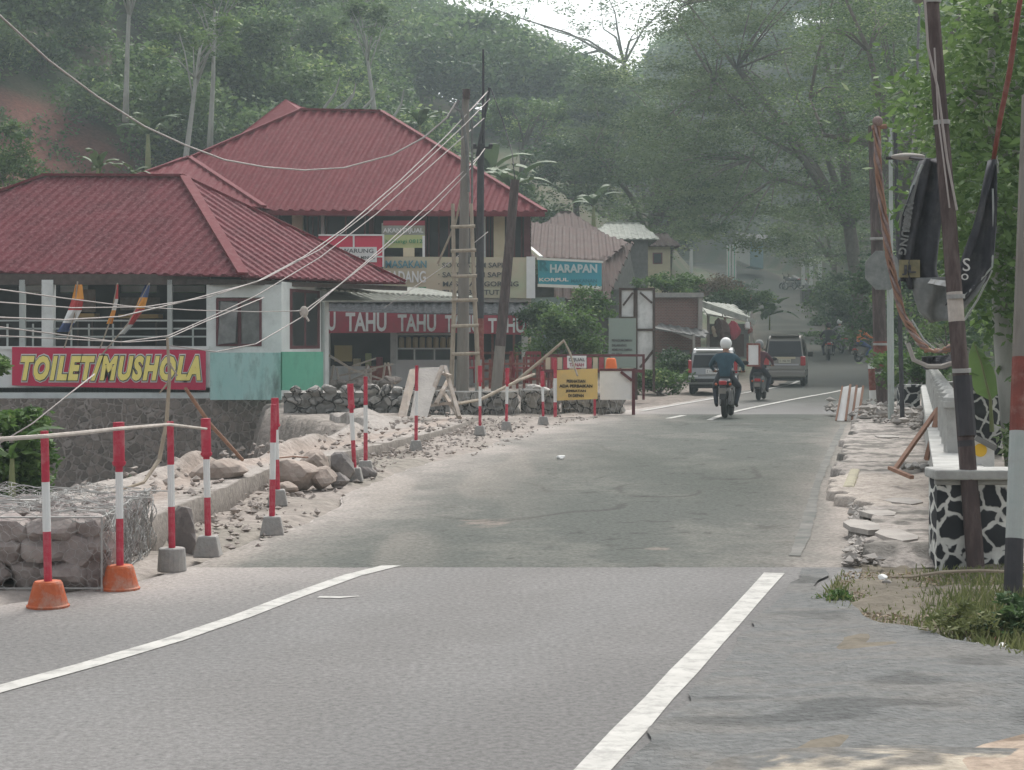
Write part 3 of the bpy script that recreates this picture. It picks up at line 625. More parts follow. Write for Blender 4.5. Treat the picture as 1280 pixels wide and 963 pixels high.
def hexnet(o, u, v, W, H, s, r, bulge):
    dx, dz = s*.87, s*1.5; rows = int(H/dz*2)+2; cols = int(W/dx)+1
    for j in range(-1, rows):
        for i in range(-1, cols+1):
            cx = i*dx+(dx/2 if j % 2 else 0); cz = j*dz/1.0*.5*1.0; cz = j*s*.75*1.0
            a = (cx, cz+s*.25); b = (cx+dx/2, cz+s*.5); c = (cx+dx/2, cz-s*.25+0); d2 = (cx+dx/2, cz+s*.5)
            for (p, q) in ((a, (cx-dx/2, cz+s*.5)), (a, b), (a, (cx, cz-s*.25))):
                pts = []
                for (uu, vv) in (p, q):
                    uu = min(max(uu, 0), W); vv = min(max(vv, 0), H); pts.append(o+u*(uu+.012*math.sin(vv*31+uu*5))+v*(vv+.01*math.sin(uu*27))+bulge*(.03*math.sin(uu*9)+.02*math.sin(uu*23+vv*31)))
                if (pts[0]-pts[1]).length > .01: mb.tube(pts, r, 4, caps=False)
hexnet(Vector((-5.4, 11.16, .0)), Vector((1, 0, 0)), Vector((0, 0, 1)), 2.8, .46, .075, .0013, Vector((0, -1, 0)))
hexnet(Vector((-5.4, 11.2, .475)), Vector((1, 0, 0)), Vector((0, 1, 0)), 2.75, 2.1, .085, .0018, Vector((0, 0, 1)))
hexnet(Vector((gx1+.03, 11.2, .0)), Vector((-.06, 1, 0)), Vector((0, 0, 1)), 2.15, .48, .05, .0024, Vector((1, 0, 0)))
rgn = random.Random(12)
for i in range(70):    # crumpled folds of the loose net on the end face
    y0 = rgn.uniform(11.2, 13.2); z0 = rgn.uniform(.0, .35); xx = gx1+.045-.06*(y0-11.2)
    mb.tube([(xx, y0, z0), (xx+rgn.uniform(0, .03), y0+rgn.uniform(-.05, .08), z0+.07), (xx+rgn.uniform(0, .02), y0+rgn.uniform(-.1, .12), min(.5, z0+.16))], .0035, 4, caps=False)
for i in range(60):
    x0 = rgn.uniform(-5, gx1-.1); y0 = rgn.uniform(11.3, 13.2)
    mb.tube([(x0, y0, .485), (x0+.12, y0+rgn.uniform(-.1, .1), .50), (x0+.28, y0+rgn.uniform(-.1, .1), .485)], .004, 4, caps=False)
for (a, b) in (((-5.4, 11.15, .47), (gx1+.03, 11.15, .47)), ((gx1+.03, 11.15, .47), (gx1-.1, 13.3, .47)), ((gx1+.03, 11.15, 0), (gx1+.03, 11.15, .47)), ((-5.4, 11.15, .02), (gx1+.03, 11.15, .02)), ((gx1+.03, 11.15, .02), (gx1-.1, 13.3, .02))):
    mb.tube([a, b], .006, 5)
mb.build('wire_mesh', 'wire', gab)

# ---------------------------------------------------------------- red and white marker posts
def marker(kind, loc, top, label, lean=(0, 0), cap=None):
    root = empty('marker_post', (0, 0, 0), label, 'marker post', 'red and white marker posts along the roadworks')
    h = .155
    if kind == 'orange': prof = [(.125, 0), (.128, .012), (.118, .02), (.086, h-.012), (.078, h)]; m = 'orange'
    elif kind == 'round': prof = [(.098, 0), (.1, .01), (.09, h), (.082, h+.006)]; m = 'conc'
    else: prof = None; m = 'conc'
    mb = MB()
    if prof: mb.lathe(prof, n=18)
    else: mb.box((0, 0, h/2), (.2, .2, h), taper=.68)
    b = mb.build('foot', m, root)
    if not prof: beveled(b, .012)
    H = top; k = .024; z1 = h+(H-h)*.33; z2 = h+(H-h)*.66
    L = Vector((lean[0], lean[1], 0))
    def at(z): return Vector((0, 0, z))+L*(z-h)
    mb = MB()
    mb.tube([at(h-.03), at(z1)], k, 10, 0); mb.tube([at(z1), at(z2)], k*1.02, 10, 1); mb.tube([at(z2), at(H)], k, 10, 0)
    mb.build('pole', ['red', 'whiteclean'], root, smooth=False)
    if cap:
        mb = MB(); mb.tube([at(H-.27), at(H+.01)], k*1.5, 12); mb.tube([at(H-.26), at(H-.24)], k*1.8, 12); mb.build('red_sleeve', 'red', root)
    root.location = loc; root.rotation_euler[2] = random.uniform(-.3, .3) if kind != 'grey' else random.uniform(-.15, .15)
    return root
def sq(px, py): g = G(px, py); return g
posts = [('orange', 60, 763, 543, 'first marker post from the left on an orange foot, in front of the gabion', (-.025, 0), None),
         ('orange', 150, 741, 534, 'marker post with orange foot at the right front corner of the gabion', (-.01, 0), 1),
         ('round', 215, 718, 531, 'marker post on a round grey foot beside the gabion end', (-.015, 0), None),
         ('grey', 260, 700, 529, 'marker post on a square grey foot right of the gabion', (-.02, 0), 1),
         ('grey', 340, 673, 510, 'marker post on a grey foot standing nearest the road in the middle of the row', (.015, 0), None),
         ('grey', 347, 636, 503, 'marker post half hidden directly behind the middle marker post', (-.03, 0), 1),
         ('grey', 443, 606, 485, 'marker post with grey foot in front of the rock pile', (-.05, 0), 1),
         ('grey', 457, 596, 475, 'thin marker post just behind the rock pile', (0, 0), None),
         ('grey', 520, 568, 461, 'marker post in front of the leaning boards', (.01, 0), None),
         ('grey', 600, 546, 460, 'marker post in front of the concrete utility pole', (0, 0), 1),
         ('grey', 633, 540, 463, 'marker post in front of the leaning dark pole', (.02, 0), 1),
         ('grey', 679, 533, 467, 'last free marker post left of the yellow warning board', (-.02, 0), 1),
         ('grey', 759, 519, 470, 'short marker post between the yellow board and the white board', (-.05, 0), None)]
PL = []
for k, x, y, t, lab, ln, cap in posts:
    g = sq(x, y-4 if y > 560 else y-2); PL.append((g, (y-t)/F*g.y)); marker(k, g, (y-t)/F*g.y, lab, ln, cap)
# bamboo rail tied along the first posts
mb = MB(); pr = [P(-60, 556, 9.6), P(0, 549, 10.1)]+[P(x, y, Y) for x, y, Y in ((60, 545, 10.36), (105, 541, 10.7), (148, 536, 11.0), (213, 530.5, 11.9), (259, 536, 12.6))]
mb.tube([p+Vector((0, -.035, 0)) for p in pr], [.014, .014, .013, .014, .012, .011, .009], 7)
mb.build('bamboo_rail', 'rope', label='thin pale bamboo rail tied along the tops of the first four marker posts', cat='bamboo rail')
# leaning sticks behind the posts
mb = MB(); mb.tube([P(209, 422, 15.5), P(212, 470, 15.5), P(208, 530, 15.6), P(199, 575, 15.6), P(180, 603, 15.3), P(140, 616, 15)], [.012, .016, .018, .02, .015, .01], 7)
mb.tube([P(212, 455, 15.5), P(222, 470, 15.5)], [.01, .006], 5); mb.tube([P(209, 480, 15.5), P(199, 492, 15.5)], [.01, .006], 5)
mb.build('crooked_stick', 'bamboo', label='crooked grey stick standing upright behind the third marker post', cat='stick')
mb = MB(); mb.tube([P(232, 486, 16.2), P(262, 530, 16.9), P(303, 575, 17.8)], [.016, .02, .018], 7, 0); mb.build('prop_pole', 'wood', label='reddish wooden pole leaning down to the ledge above the fourth marker post', cat='pole')
mb = MB(); mb.tube([P(345, 573, 18.0), P(366, 571, 18.1), P(385, 572, 18.3)], .008, 5); mb.build('stick', 'wood', label='short stick lying across the rocks behind the middle marker post', cat='stick')

# ================================================================ STONE WALLS BELOW THE BUILDINGS
mb = MB(); a = P(-160, 490, 42); b = P(352, 490, 42); mb.box(((a.x+b.x)/2, 42.25, (.17-3.2)/2), (b.x-a.x, .5, 3.37)); mb.build('retaining_wall', 'masonry', label='tall brown masonry retaining wall under the toilet pavilion', cat='wall')
mb = MB(); rg = random.Random(31)
for i in range(15):
    pass
xa, xb = P(350, 490, 37).x, P(503, 490, 37).x
mb.box(((xa+xb)/2, 38.4, -1.25), (xb-xa, 1.6, 3.4))
row = 0; z = -2.2
while z < .52:
    x = xa+rg.random()*.15
    while x < xb:
        w = rg.uniform(.12, .24); mb.rock((x+w, 37.6+rg.uniform(-.06, .04), z), (w*1.15, .22, .135*rg.uniform(.85, 1.2)), seed=rg.randint(0, 99999)); x += w*1.95
    z += .225
mb.build('dry_stone_wall', 'drystone', label='rough grey stacked stone wall in front of the green metal sheets', cat='wall')
def gabionwall(x0, x1, Y, ztop, label, zb=-.35, seed=1):
    root = empty('gabion', ((P(x0, 0, Y).x+P(x1, 0, Y).x)/2, Y+.5, zb), label, 'gabion', 'far gabions at the roadside'); rg = random.Random(seed)
    a, b = P(x0, 0, Y).x, P(x1, 0, Y).x; mb = MB(); mb.box(((a+b)/2, Y+.55, (ztop+zb)/2), (b-a-.04, .9, ztop-zb-.04))
    z = zb+.08
    while z < ztop-.03:
        x = a
        while x < b-.05:
            w = min(rg.uniform(.08, .17), (b-x)/2); mb.rock((x+w, Y+.12, z), (w*1.1, .15, .12*rg.uniform(.8, 1.15)), seed=rg.randint(0, 99999)); x += w*1.95
        z += .185
    mb.build('stones', 'drystone', root)
    mb = MB(); n = int((b-a)/.16)
    for i in range(n+1):
        for s in (-1, 1):
            x = a+(b-a)*i/n; x2 = min(max(x+s*.25, a), b); mb.tube([(x, Y-.05, zb), (x2, Y-.05, ztop)], .005, 3, caps=False)
    mb.tube([(a, Y-.05, ztop), (b, Y-.05, ztop)], .012, 4); mb.build('wire_mesh', 'wire', root)
gabionwall(503, 562, 36.6, .52, 'dusty gabion behind the leaning white boards', seed=2)
gabionwall(566, 648, 36.9, .50, 'gabion behind the two posts below the utility pole', seed=3)
gabionwall(650, 700, 37.2, .52, 'gabion left of the yellow warning board', seed=4)
gabionwall(702, 780, 37.6, .45, 'gabion behind the yellow warning board', seed=5)
# sand heap on top of far wall
mb = MB(); c = P(672, 487, 38.5); mb.rock((c.x, 38.2, .5), (.55, .4, .14), seed=77); mb.build('cement_sack', 'conclight', label='dusty cement sack lying on the gabion left of the yellow board', cat='sack')

# ================================================================ TOILET PAVILION (left)
pav = empty('pavilion', P(140, 490, 44), 'low open pavilion with worn red hipped metal roof beside the gully', 'pavilion')
A = P(-265, 336, 47.5); B = P(304, 345, 42); C = P(507, 354, 47); R2 = P(230, 222, 47.5); R1 = PP(55, 221, A, B, R2)
D = C+(A-B); D.z = A.z; 
rf = MB(); dn = P(116, 345, 44)-P(235, 222, 47.5)
rf.corr([A, B, R2, R1], dn, .33, .045, mi=0)
rf.corr([B, C, R2], (C+B)/2-R2+Vector((.4, .2, 0)), .30, .04)
D = Vector((A.x+5, A.y+10, A.z)); rf.prism([C, D, R2], (0, 0, -.04)); rf.prism([D, R1, R2], (0, 0, -.04)); rf.prism([D, A, R1], (0, 0, -.04))
roof = rf.build('roof', 'roofworn', pav)
mb = MB(); up = Vector((0, 0, .05))
for a, b in ((A, R1), (R1, R2), (R2, B), (R2, C)): mb.bar(a+up, b+up, .26 if (a, b) != (R2, C) else .14, .07)
mb.build('ridge_cap', 'roofred', roof)
mb = MB(); z1 = B.z-.06
for a, b in ((A, B), (B, C)):
    mb.bar(a+Vector((0, .35, -.14)), b+Vector((0, .35, -.14)), .06, .12)
mb.build('eave_beam', 'darkwood', pav)
# body (front plane at 42.9)
YF = 42.9
mb = MB(); mb.rect(-120, 356, 262, 343, YF+.05, .2); mb.build('beam', 'darkwood', pav)
mb = MB(); a = P(-160, 0, 43).x; b = P(352, 0, 43).x; mb.box(((a+b)/2, 46.0, .36), (b-a, 6.4, .12)); mb.build('floor_slab', 'conc', pav)
mb = MB(); mb.rect(-160, 435, 262, 498, YF-.1, .16); mb.rect(-160, 433, 262, 437, YF-.14, .24); mb.build('low_wall', 'wall', pav)
for x0, x1 in ((52, 66), (-60, -46)):
    mb = MB(); mb.rect(x0, 350, x1, 436, YF, .28); mb.build('column', 'wall', pav)
for x0, x1 in ((24, 31), (209, 215)):
    mb = MB(); mb.rect(x0, 350, x1, 436, YF+.05, .12); mb.build('post', 'polepale', pav)
mb = MB()
for y in (401, 411, 421): mb.rect(-100, y-1, 258, y+1, YF+.12, .04)
for x in (-40, 8, 40, 88, 110, 140, 240): mb.rect(x, 405, x+2, 436, YF+.12, .04)
mb.build('railing', 'polepale', pav)
# wall with window at right end, and the receding side wall
mb = MB(); mb.rect(258, 356, 352, 372, YF-.05, .15); mb.rect(258, 372, 270, 440, YF-.05, .15); mb.rect(327, 372, 352, 440, YF-.05, .15); mb.rect(270, 433, 327, 440, YF-.05, .15); mb.rect(258, 440, 352, 500, YF-.05, .15)
p0 = P(352, 500, YF); p1 = P(411, 500, 46.5)
for (u0, u1, ya, yb) in ((0, .16, .2, 3.0), (.16, .80, .2, 1.35), (.16, .80, 2.85, 3.0), (.80, 1.0, .2, 3.0)):
    q0 = p0.lerp(p1, u0); q1 = p0.lerp(p1, u1); mb.prism([(q0.x, q0.y, ya), (q1.x, q1.y, ya), (q1.x, q1.y, yb), (q0.x, q0.y, yb)], (-.12, .16, 0))
mb.build('wall', 'wall', pav)
win = MB(); win.rect(270, 373, 273, 433, YF-.08, .1); win.rect(324, 373, 327, 433, YF-.08, .1); win.rect(273, 373, 324, 376.5, YF-.08, .1); win.rect(273, 430, 324, 433, YF-.08, .1); win.rect(297, 376.5, 301, 430, YF-.06, .08)
w_ = win.build('window', 'maroon', pav); mb = MB(); mb.rect(273, 376.5, 297, 430, YF+.04, .02); mb.rect(301, 376.5, 324, 430, YF+.04, .02); mb.build('pane', 'glassgrey', w_)
mb = MB(); sh = P(275, 376, YF-.15); mb.prism([P(276, 377, YF-.1), P(297, 379, YF-.32), P(294, 428, YF-.34), P(272, 431, YF-.12)], (0, .03, 0)); mb.build('shutter', 'glassgrey', w_)
q0 = p0.lerp(p1, .16); q1 = p0.lerp(p1, .80); off = Vector((.02, .1, 0))
mb = MB()
for (f0, f1, ya, yb) in ((0, .09, 1.35, 2.85), (.91, 1, 1.35, 2.85), (.09, .91, 2.77, 2.85), (.09, .91, 1.35, 1.43), (.47, .53, 1.43, 2.77)):
    a = q0.lerp(q1, f0); b = q0.lerp(q1, f1); mb.prism([(a.x, a.y, ya), (b.x, b.y, ya), (b.x, b.y, yb), (a.x, a.y, yb)], (-.07, .1, 0))
w2 = mb.build('window', 'maroon', pav); a = q0+off; b = q1+off; mb = MB(); mb.prism([(a.x, a.y, 1.4), (b.x, b.y, 1.4), (b.x, b.y, 2.8), (a.x, a.y, 2.8)], (-.02, .03, 0)); mb.build('pane', 'glass', w2)
# back wall with clerestory gaps
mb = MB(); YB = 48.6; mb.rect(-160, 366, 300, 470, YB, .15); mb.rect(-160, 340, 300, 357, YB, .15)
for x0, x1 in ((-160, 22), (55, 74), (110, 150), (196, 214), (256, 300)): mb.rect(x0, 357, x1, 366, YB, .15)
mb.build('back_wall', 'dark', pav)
mb = MB()
for x0, x1 in ((74, 110), (150, 196), (214, 256), (22, 55)): mb.rect(x0, 357.5, x1, 365.5, YB+.1, .02)
mb.build('pane', 'whiteclean', pav)  # white sheets paint the daylight seen through the gaps
# tables in the pavilion
for i, (x0, x1, y, lab) in enumerate(((94, 118, 392, 'left orange topped table inside the open pavilion'), (148, 198, 393, 'long yellowish table inside the open pavilion'))):
    t = empty('table', P((x0+x1)/2, 436, 46), lab, 'table', 'pavilion tables'); mb = MB(); mb.rect(x0, y, x1, y+5, 46, .6); mb.build('table_top', mat('table top', (.45, .3, .12), None), t)
    for x in (x0+2, x1-4):
        for yy in (46.05, 46.5): mb = MB(); mb.rect(x, y+5, x+2, 440, yy, .05); mb.build('leg', 'darkwood', t)
mb = MB(); mb.rect(94, 362, 119, 390, 48.3, .05); mb.build('wall_poster', mat('poster', (.25, .16, .13), (.4, .34, .3), 5), label='brownish framed poster on the back wall above the left orange table', cat='poster')
mb = MB(); mb.rect(150, 372, 200, 388, 48.35, .03); mb.build('wall_poster', mat('poster', (.2, .14, .12), (.32, .28, .25), 5), label='wide brownish poster on the back wall above the long yellowish table', cat='poster')

# TOILET/MUSHOLA banner
sg = empty('banner_sign', P(137, 487, YF-.2), 'red TOILET/MUSHOLA banner with yellow letters on the pavilion wall', 'banner')
YS = YF-.2
mb = MB(); mb.prism([P(15, 434, YS), P(257, 438, YS), P(257, 488, YS), P(15, 482, YS)], (0, .04, 0)); mb.build('cloth', 'bannerred', sg)
for (m, off, dy) in (('whiteclean', .125, -.01), ('black', .085, -.03), ('yellowtext', .058, -.05)):
    c = (P(24, 461, YS)+P(250, 463, YS))/2+Vector((0, dy, 0)); text('TOILET/MUSHOLA', 'lettering', m, sg, c, .52, 4.3, off=off, shear=.28, sp=1.22)
# colourful flags on sticks
M['flagorange'] = mat('orange cloth', (.75, .33, .06), None); M['flagwhite'] = mat('white cloth', (.7, .7, .68), None); M['flagblue'] = mat('blue cloth', (.06, .09, .2), None); M['flagred'] = mat('red cloth', (.45, .05, .05), None)
def flag(pts, bands, stick, Y, lab):
    f = empty('flag', P(stick[0][0], stick[0][1], Y), lab, 'flag', 'striped flags in front of the pavilion')
    mb = MB(); mb.tube([P(x, y, Y) for x, y in stick], .018, 6); mb.build('stick', 'bamboo', f)
    mb = MB(); n = len(pts)-1
    for i in range(n):
        (xl, xr, y), (xl2, xr2, y2) = pts[i], pts[i+1]; k = 4
        for j in range(k):
            f0, f1 = j/k, (j+1)/k; w = lambda f, s: P(0, 0, Y).y+.0
            def q(a, b, yy, f, ph): v = P(a+(b-a)*f, yy, Y); v.y += .08*math.sin(f*6+ph); return v
            a, b, c, d = q(xl, xr, y, f0, i), q(xl, xr, y, f1, i), q(xl2, xr2, y2, f1, i+1), q(xl2, xr2, y2, f0, i+1)
            mb.prism([a, b, c, d], (0, .012, 0), mi=bands[i])
    mb.build('cloth', ['flagorange', 'flagred', 'flagwhite', 'flagblue'], f)
flag([(94, 103, 356), (89, 104, 374), (84, 101, 388), (78, 93, 404), (72, 86, 415)], [0, 1, 2, 3], [(80, 436), (93, 395), (97, 352)], 42.0, 'largest striped flag, orange at top and blue at bottom, beside the pavilion column')
flag([(145, 148, 356), (142, 147, 374), (139, 144, 388), (133, 140, 405)], [1, 2, 0], [(125, 436), (138, 400), (147, 354)], 42.0, 'narrow furled flag with red top and orange tip in the pavilion opening')
flag([(181, 188, 357), (174, 184, 372), (168, 180, 386), (160, 166, 406), (149, 156, 418)], [3, 0, 1, 2], [(127, 444), (160, 405), (187, 354)], 41.8, 'leaning flag with blue top and orange band in the pavilion opening')

# corrugated sheets
def csheet(x0, y0, x1, y1, Y, m, lab, h=.05, sp=.17, jag=0):
    mb = MB(); mb.corr([P(x0, y0, Y), P(x1, y0, Y), P(x1, y1, Y), P(x0, y1, Y)], (0, 0, -1), sp, h)
    return mb.build('metal_sheet', m, label=lab, cat='metal sheet', group='metal sheets against the pavilion')
csheet(263, 441, 352, 500, 41.5, 'turq', 'stained turquoise corrugated metal sheet under the pavilion window')
csheet(353, 440, 404, 488, 41.2, 'greensheet', 'bright green corrugated metal sheet right of the turquoise one')

# grey fibre-cement awning between pavilion and shop
aw = MB(); aw.corr([P(338, 352, 47.2), P(530, 362, 55.5), P(600, 374, 53.0), P(400, 376, 45.2)], P(400, 376, 45.2)-P(338, 352, 47.2), .26, .05)
aw.build('awning', 'asbestos', label='weathered grey corrugated awning between the pavilion and the tofu shop', cat='awning')
mb = MB(); mb.tube([P(404, 378, 45.4), P(404, 480, 45.4)], .05, 6); mb.build('awning_post', 'polepale', label='pale post under the grey awning right of the green sheet', cat='post')

# ================================================================ MAIN TWO STOREY BUILDING
mbk = empty('restaurant', P(500, 480, 58), 'two storey restaurant with large red metal hipped roof and cream pillars', 'restaurant')
E1 = P(90, 262, 57); E2 = P(681, 265, 57); Q1 = P(375, 138, 62.5); Q2 = P(476, 140, 62.5); E3 = P(650, 268, 68); E4 = P(110, 262, 68)
mb = MB(); Q1 = PP(375, 138, E1, E2, Q2); mb.corr([E1, E2, Q2, Q1], Vector((-.25, -1, -.75)), .34, .05); mb.corr([E2, E3, Q2], Vector((1, .4, -.6)), .4, .04); mb.prism([E3, E4, Q1], (0, 0, -.04)); mb.prism([E3, Q1, Q2], (0, 0, -.04)); mb.prism([E4, E1, Q1], (0, 0, -.04))
rf2 = mb.build('roof', 'roofred', mbk)
mb = MB()
for a, b in ((E1, Q1), (Q1, Q2), (Q2, E2)): mb.bar(a+up*.5, b+up*.5, .24, .08)
mb.bar(E1+Vector((0, -.03, -.08)), E2+Vector((0, -.03, -.08)), .05, .16)
mb.build('ridge_cap', 'roofred', rf2)
W1, W2, WA = P(50, 262, 54.5), P(330, 259, 54.5), P(236, 197, 58.5); WB = P(225, 197, 63)
mb = MB(); mb.corr([W1, W2, WA], Vector((-.15, -1, -.6)), .32, .025); mb.prism([W2, P(345, 262, 60), WB], (0, 0, -.04)); mb.prism([W2, WB, WA], (0, 0, -.04)); mb.prism([P(60, 262, 60), W1, WA], (0, 0, -.04)); mb.prism([P(60, 262, 60), WA, WB], (0, 0, -.04))
lr = mb.build('lower_roof', 'roofred', mbk); mb = MB(); mb.bar(WA+up*.5, W2+up*.5, .2, .07); mb.bar(WA+up*.5, W1+up*.5, .2, .07); mb.build('ridge_cap', 'roofred', lr)
K = P(357, 124, 68); mb = MB(); mb.corr([P(300, 168, 66), P(392, 150, 66), P(378, 134, 68), K], Vector((-.2, -1, -.6)), .4, .04); mb.corr([P(392, 150, 66), P(400, 150, 72), P(378, 134, 68)], Vector((1, 0, -.6)), .4, .04); mb.prism([P(300, 168, 66), K, P(300, 168, 72)], (.05, .05, -.05)); mb.build('back_roof', 'roofred', mbk)
# walls
YW = 58.4
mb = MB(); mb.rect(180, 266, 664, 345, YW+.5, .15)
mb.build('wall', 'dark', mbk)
mb = MB(); xr_ = P(664, 0, YW).x
mb.prism([(xr_, YW+.5, .1), (xr_, 66, .1), (xr_, 66, 5.7), (xr_, YW+.5, 5.7)], (-.12, 0, 0)); mb.build('side_wall', 'cream', mbk)
for x0, x1, m in ((340, 348, 'maroon'), (365, 378, 'cream'), (461, 467, 'maroon'), (617, 631, 'cream'), (401, 405, 'white'), (603, 607, 'white'), (529, 533, 'maroon'), (655, 663, 'maroon')):
    mb = MB(); mb.rect(x0, 264, x1, 346, YW, .3); mb.build('pillar', m, mbk)
for x0, x1 in ((383, 399), (407, 457), (535, 562), (607, 616), (633, 653)):
    mb = MB()
    mb.rect(x0, 268, x0+2, 340, YW+.35, .08); mb.rect(x1-2, 268, x1, 340, YW+.35, .08); mb.rect(x0+2, 268, x1-2, 271, YW+.35, .08); mb.rect(x0+2, 336, x1-2, 340, YW+.35, .08); mb.rect((x0+x1)/2-1, 271, (x0+x1)/2+1, 336, YW+.37, .06)
    w = mb.build('window', 'maroon', mbk); mb = MB(); mb.rect(x0+2, 271, x1-2, 336, YW+.45, .03); mb.build('pane', 'glass', w)
mb = MB(); mb.rect(330, 342, 664, 372, YW-.15, .5); mb.build('floor_band', 'white', mbk)
mb = MB(); mb.rect(404, 372, 664, 378, YW-1.3, 1.4); mb.build('fascia', 'conclight', mbk)
# tiled skirt roof above the tofu shop
mb = MB(); mb.corr([P(410, 376, 57.6), P(660, 376, 57.6), P(660, 393, 56.3), P(408, 390, 56.3)], (0, -1, -.6), .28, .05, w=.10); mb.build('canopy', 'tilegrey', mbk)
# ground floor
mb = MB(); mb.rect(404, 390, 660, 490, YW+1.4, .1); mb.build('shop_interior', 'dark', mbk)  # near-black sheet paints the shade inside the shop opening
for r_ in ((404, 388, 412, 485, YW-.3, .3), (488, 415, 495, 485, YW-.3, .3), (652, 388, 660, 485, YW-.2, .3)): mb = MB(); mb.rect(*r_); mb.build('shop_pillar', 'white', mbk)
for r_ in ((568, 450, 664, 485, YW+.2, .2), (412, 458, 488, 485, YW-.1, .12)): mb = MB(); mb.rect(*r_); mb.build('low_wall', 'white', mbk)
mb = MB(); mb.rect(495, 452, 568, 485, YW-.3, .2); mb.build('counter_wall', 'whiteclean', mbk)
mb = MB()
for y in (418, 436, 451): mb.rect(495, y-1, 568, y+1, YW-.25, .06)
for x in (496, 518, 543, 566): mb.rect(x-1, 436, x+1, 452, YW-.26, .06)
mb.rect(495, 418, 497, 436, YW-.25, .06); dc = mb.build('display_case', 'whiteclean', mbk)
mb = MB(); mb.rect(496, 437, 567, 450, YW-.12, .03); mb.build('pane', 'glass', dc)
mb = MB(); mb.rect(418, 432, 440, 452, YW-.0, .1); mb.build('notice_board', mat('ochre board', (.42, .34, .14), None), mbk)
for i in range(8):
    x = 499+i*8.6; c = P(x+3, 435.5, YW-.1); mb = MB(); mb.lathe([(.085, 0), (.09, .02), (.09, .32), (.06, .37)], c, 10); o = mb.build('jar', mat('jar', (.5, .40, .24), (.42, .3, .16), 6) if i == 0 else o.data.materials[0], smooth=True)
    tag(o, ['leftmost', 'second', 'third', 'fourth', 'fifth', 'sixth', 'seventh', 'rightmost'][i]+' yellowish snack jar from the left on the tofu shop display shelf', 'jar', 'snack jars on the shop shelf')
mb = MB()
for x in (600, 614, 628, 641): mb.rect(x, 418, x+3, 480, YW-.3, .08)
mb.rect(600, 440, 652, 443, YW-.32, .06); mb.rect(600, 462, 652, 465, YW-.32, .06); mb.build('shop_screen', 'rustred', mbk)

for i, (x, y, w_, h_, m, lab) in enumerate(((446, 452, 9, 7, 'cream', 'pale carton on the floor of the dark shop opening'), (460, 447, 7, 10, 'bannergreen', 'green crate standing in the dark shop opening'), (474, 450, 8, 7, 'tahured', 'red crate at the right of the dark shop opening'))):
    mb = MB(); mb.rect(x-w_/2, y-h_/2, x+w_/2, y+h_/2+8, YW+.6, .3); o = mb.build('carton', m, label=lab, cat='box', group='goods in the tofu shop'); beveled(o, .02)
# TAHU banner
th = empty('banner_sign', P(534, 418, 56), 'long faded red banner repeating TAHU above the shop opening', 'banner')
mb = MB(); mb.prism([P(409, 389, 56), P(530, 393, 56), P(658, 395, 56), P(658, 419, 56), P(560, 416, 56), P(409, 416.5, 56)], (0, .05, 0)); mb.build('cloth', 'tahured', th)
for s, x0, x1, y, h, m in (('U', 410, 419, 403, 22, 'whiteclean'), ('TAHU', 433, 483, 404, 22, 'whiteclean'), ('TAHU', 498, 545, 405, 20, 'white'), ('TAHU', 557, 600, 406, 20, 'white'), ('TAHU', 611, 656, 408, 17, 'whiteclean')):
    a = P(x0, y, 55.95); b = P(x1, y, 55.95); text(s, 'lettering', m, th, (a+b)/2, h/F*56, (b-a).x, off=.028, ext=.01)
# beige menu banner
bb = empty('banner_sign', P(572, 372, 57), 'long faded beige food menu banner across the restaurant balcony', 'banner')
mb = MB(); mb.prism([P(479, 321, 57), P(667, 322, 57), P(667, 373, 57), P(479, 371, 57)], (0, .05, 0)); mb.build('cloth', 'bannerbeige', bb)
mb = MB(); mb.rect(658, 321, 669, 373, 56.93, .04); mb.build('edge_strip', 'whiteclean', bb)
M['textgrey'] = mat('dark grey lettering', (.10, .10, .10), None); M['texttealtone'] = mat('teal lettering', (.10, .25, .30), None); M['textgreen'] = mat('green lettering', (.06, .25, .12), None)
for s, x0, x1, y, h, m in (('MASAKAN', 482, 533, 331, 9, 'texttealtone'), ('PADANG', 484, 532, 347, 14, 'whiteclean'), ('LEZAT', 486, 532, 363, 7, 'textgreen'),
                           ('· SOTO AYAM SAPI', 548, 628, 332, 6, 'textgrey'), ('· SATE AYAM SAPI', 548, 628, 344, 6, 'textgrey'), ('· MASAKAN/GORENG', 548, 648, 355.5, 6, 'textgrey'), ('· TUMIS BUNTUT', 548, 624, 366, 6, 'textgrey')):
    a = P(x0, y, 56.94); b = P(x1, y, 56.94); text(s, 'lettering', m, bb, (a+b)/2, h/F*56.94, (b-a).x, off=.02, ext=.005)
# red sign with white panel, at left of balcony
rs = empty('banner_sign', P(440, 332, 56.8), 'bright red sign with white panels on the balcony', 'sign')
mb = MB(); mb.rect(398, 294, 480, 334, 56.8, .08); mb.build('board', 'signred', rs); mb = MB()
mb.rect(398, 293, 480, 295, 56.74, .06); mb.rect(478, 295, 480, 334, 56.74, .06); mb.rect(441, 295, 443, 334, 56.74, .06); mb.rect(443, 320, 478, 322, 56.74, .06); mb.build('frame', 'whiteclean', rs)
mb = MB(); mb.rect(424, 309, 471, 328, 56.70, .03); mb.build('panel', 'whiteclean', rs)
text('WARUNG', 'lettering', 'textgrey', rs, P(447, 314, 56.69), 5/F*56.7, 40/F*56.7, off=.01); text('MAKAN & MINUM', 'lettering', 'textgrey', rs, P(447, 322.5, 56.69), 4/F*56.7, 42/F*56.7, off=.01)
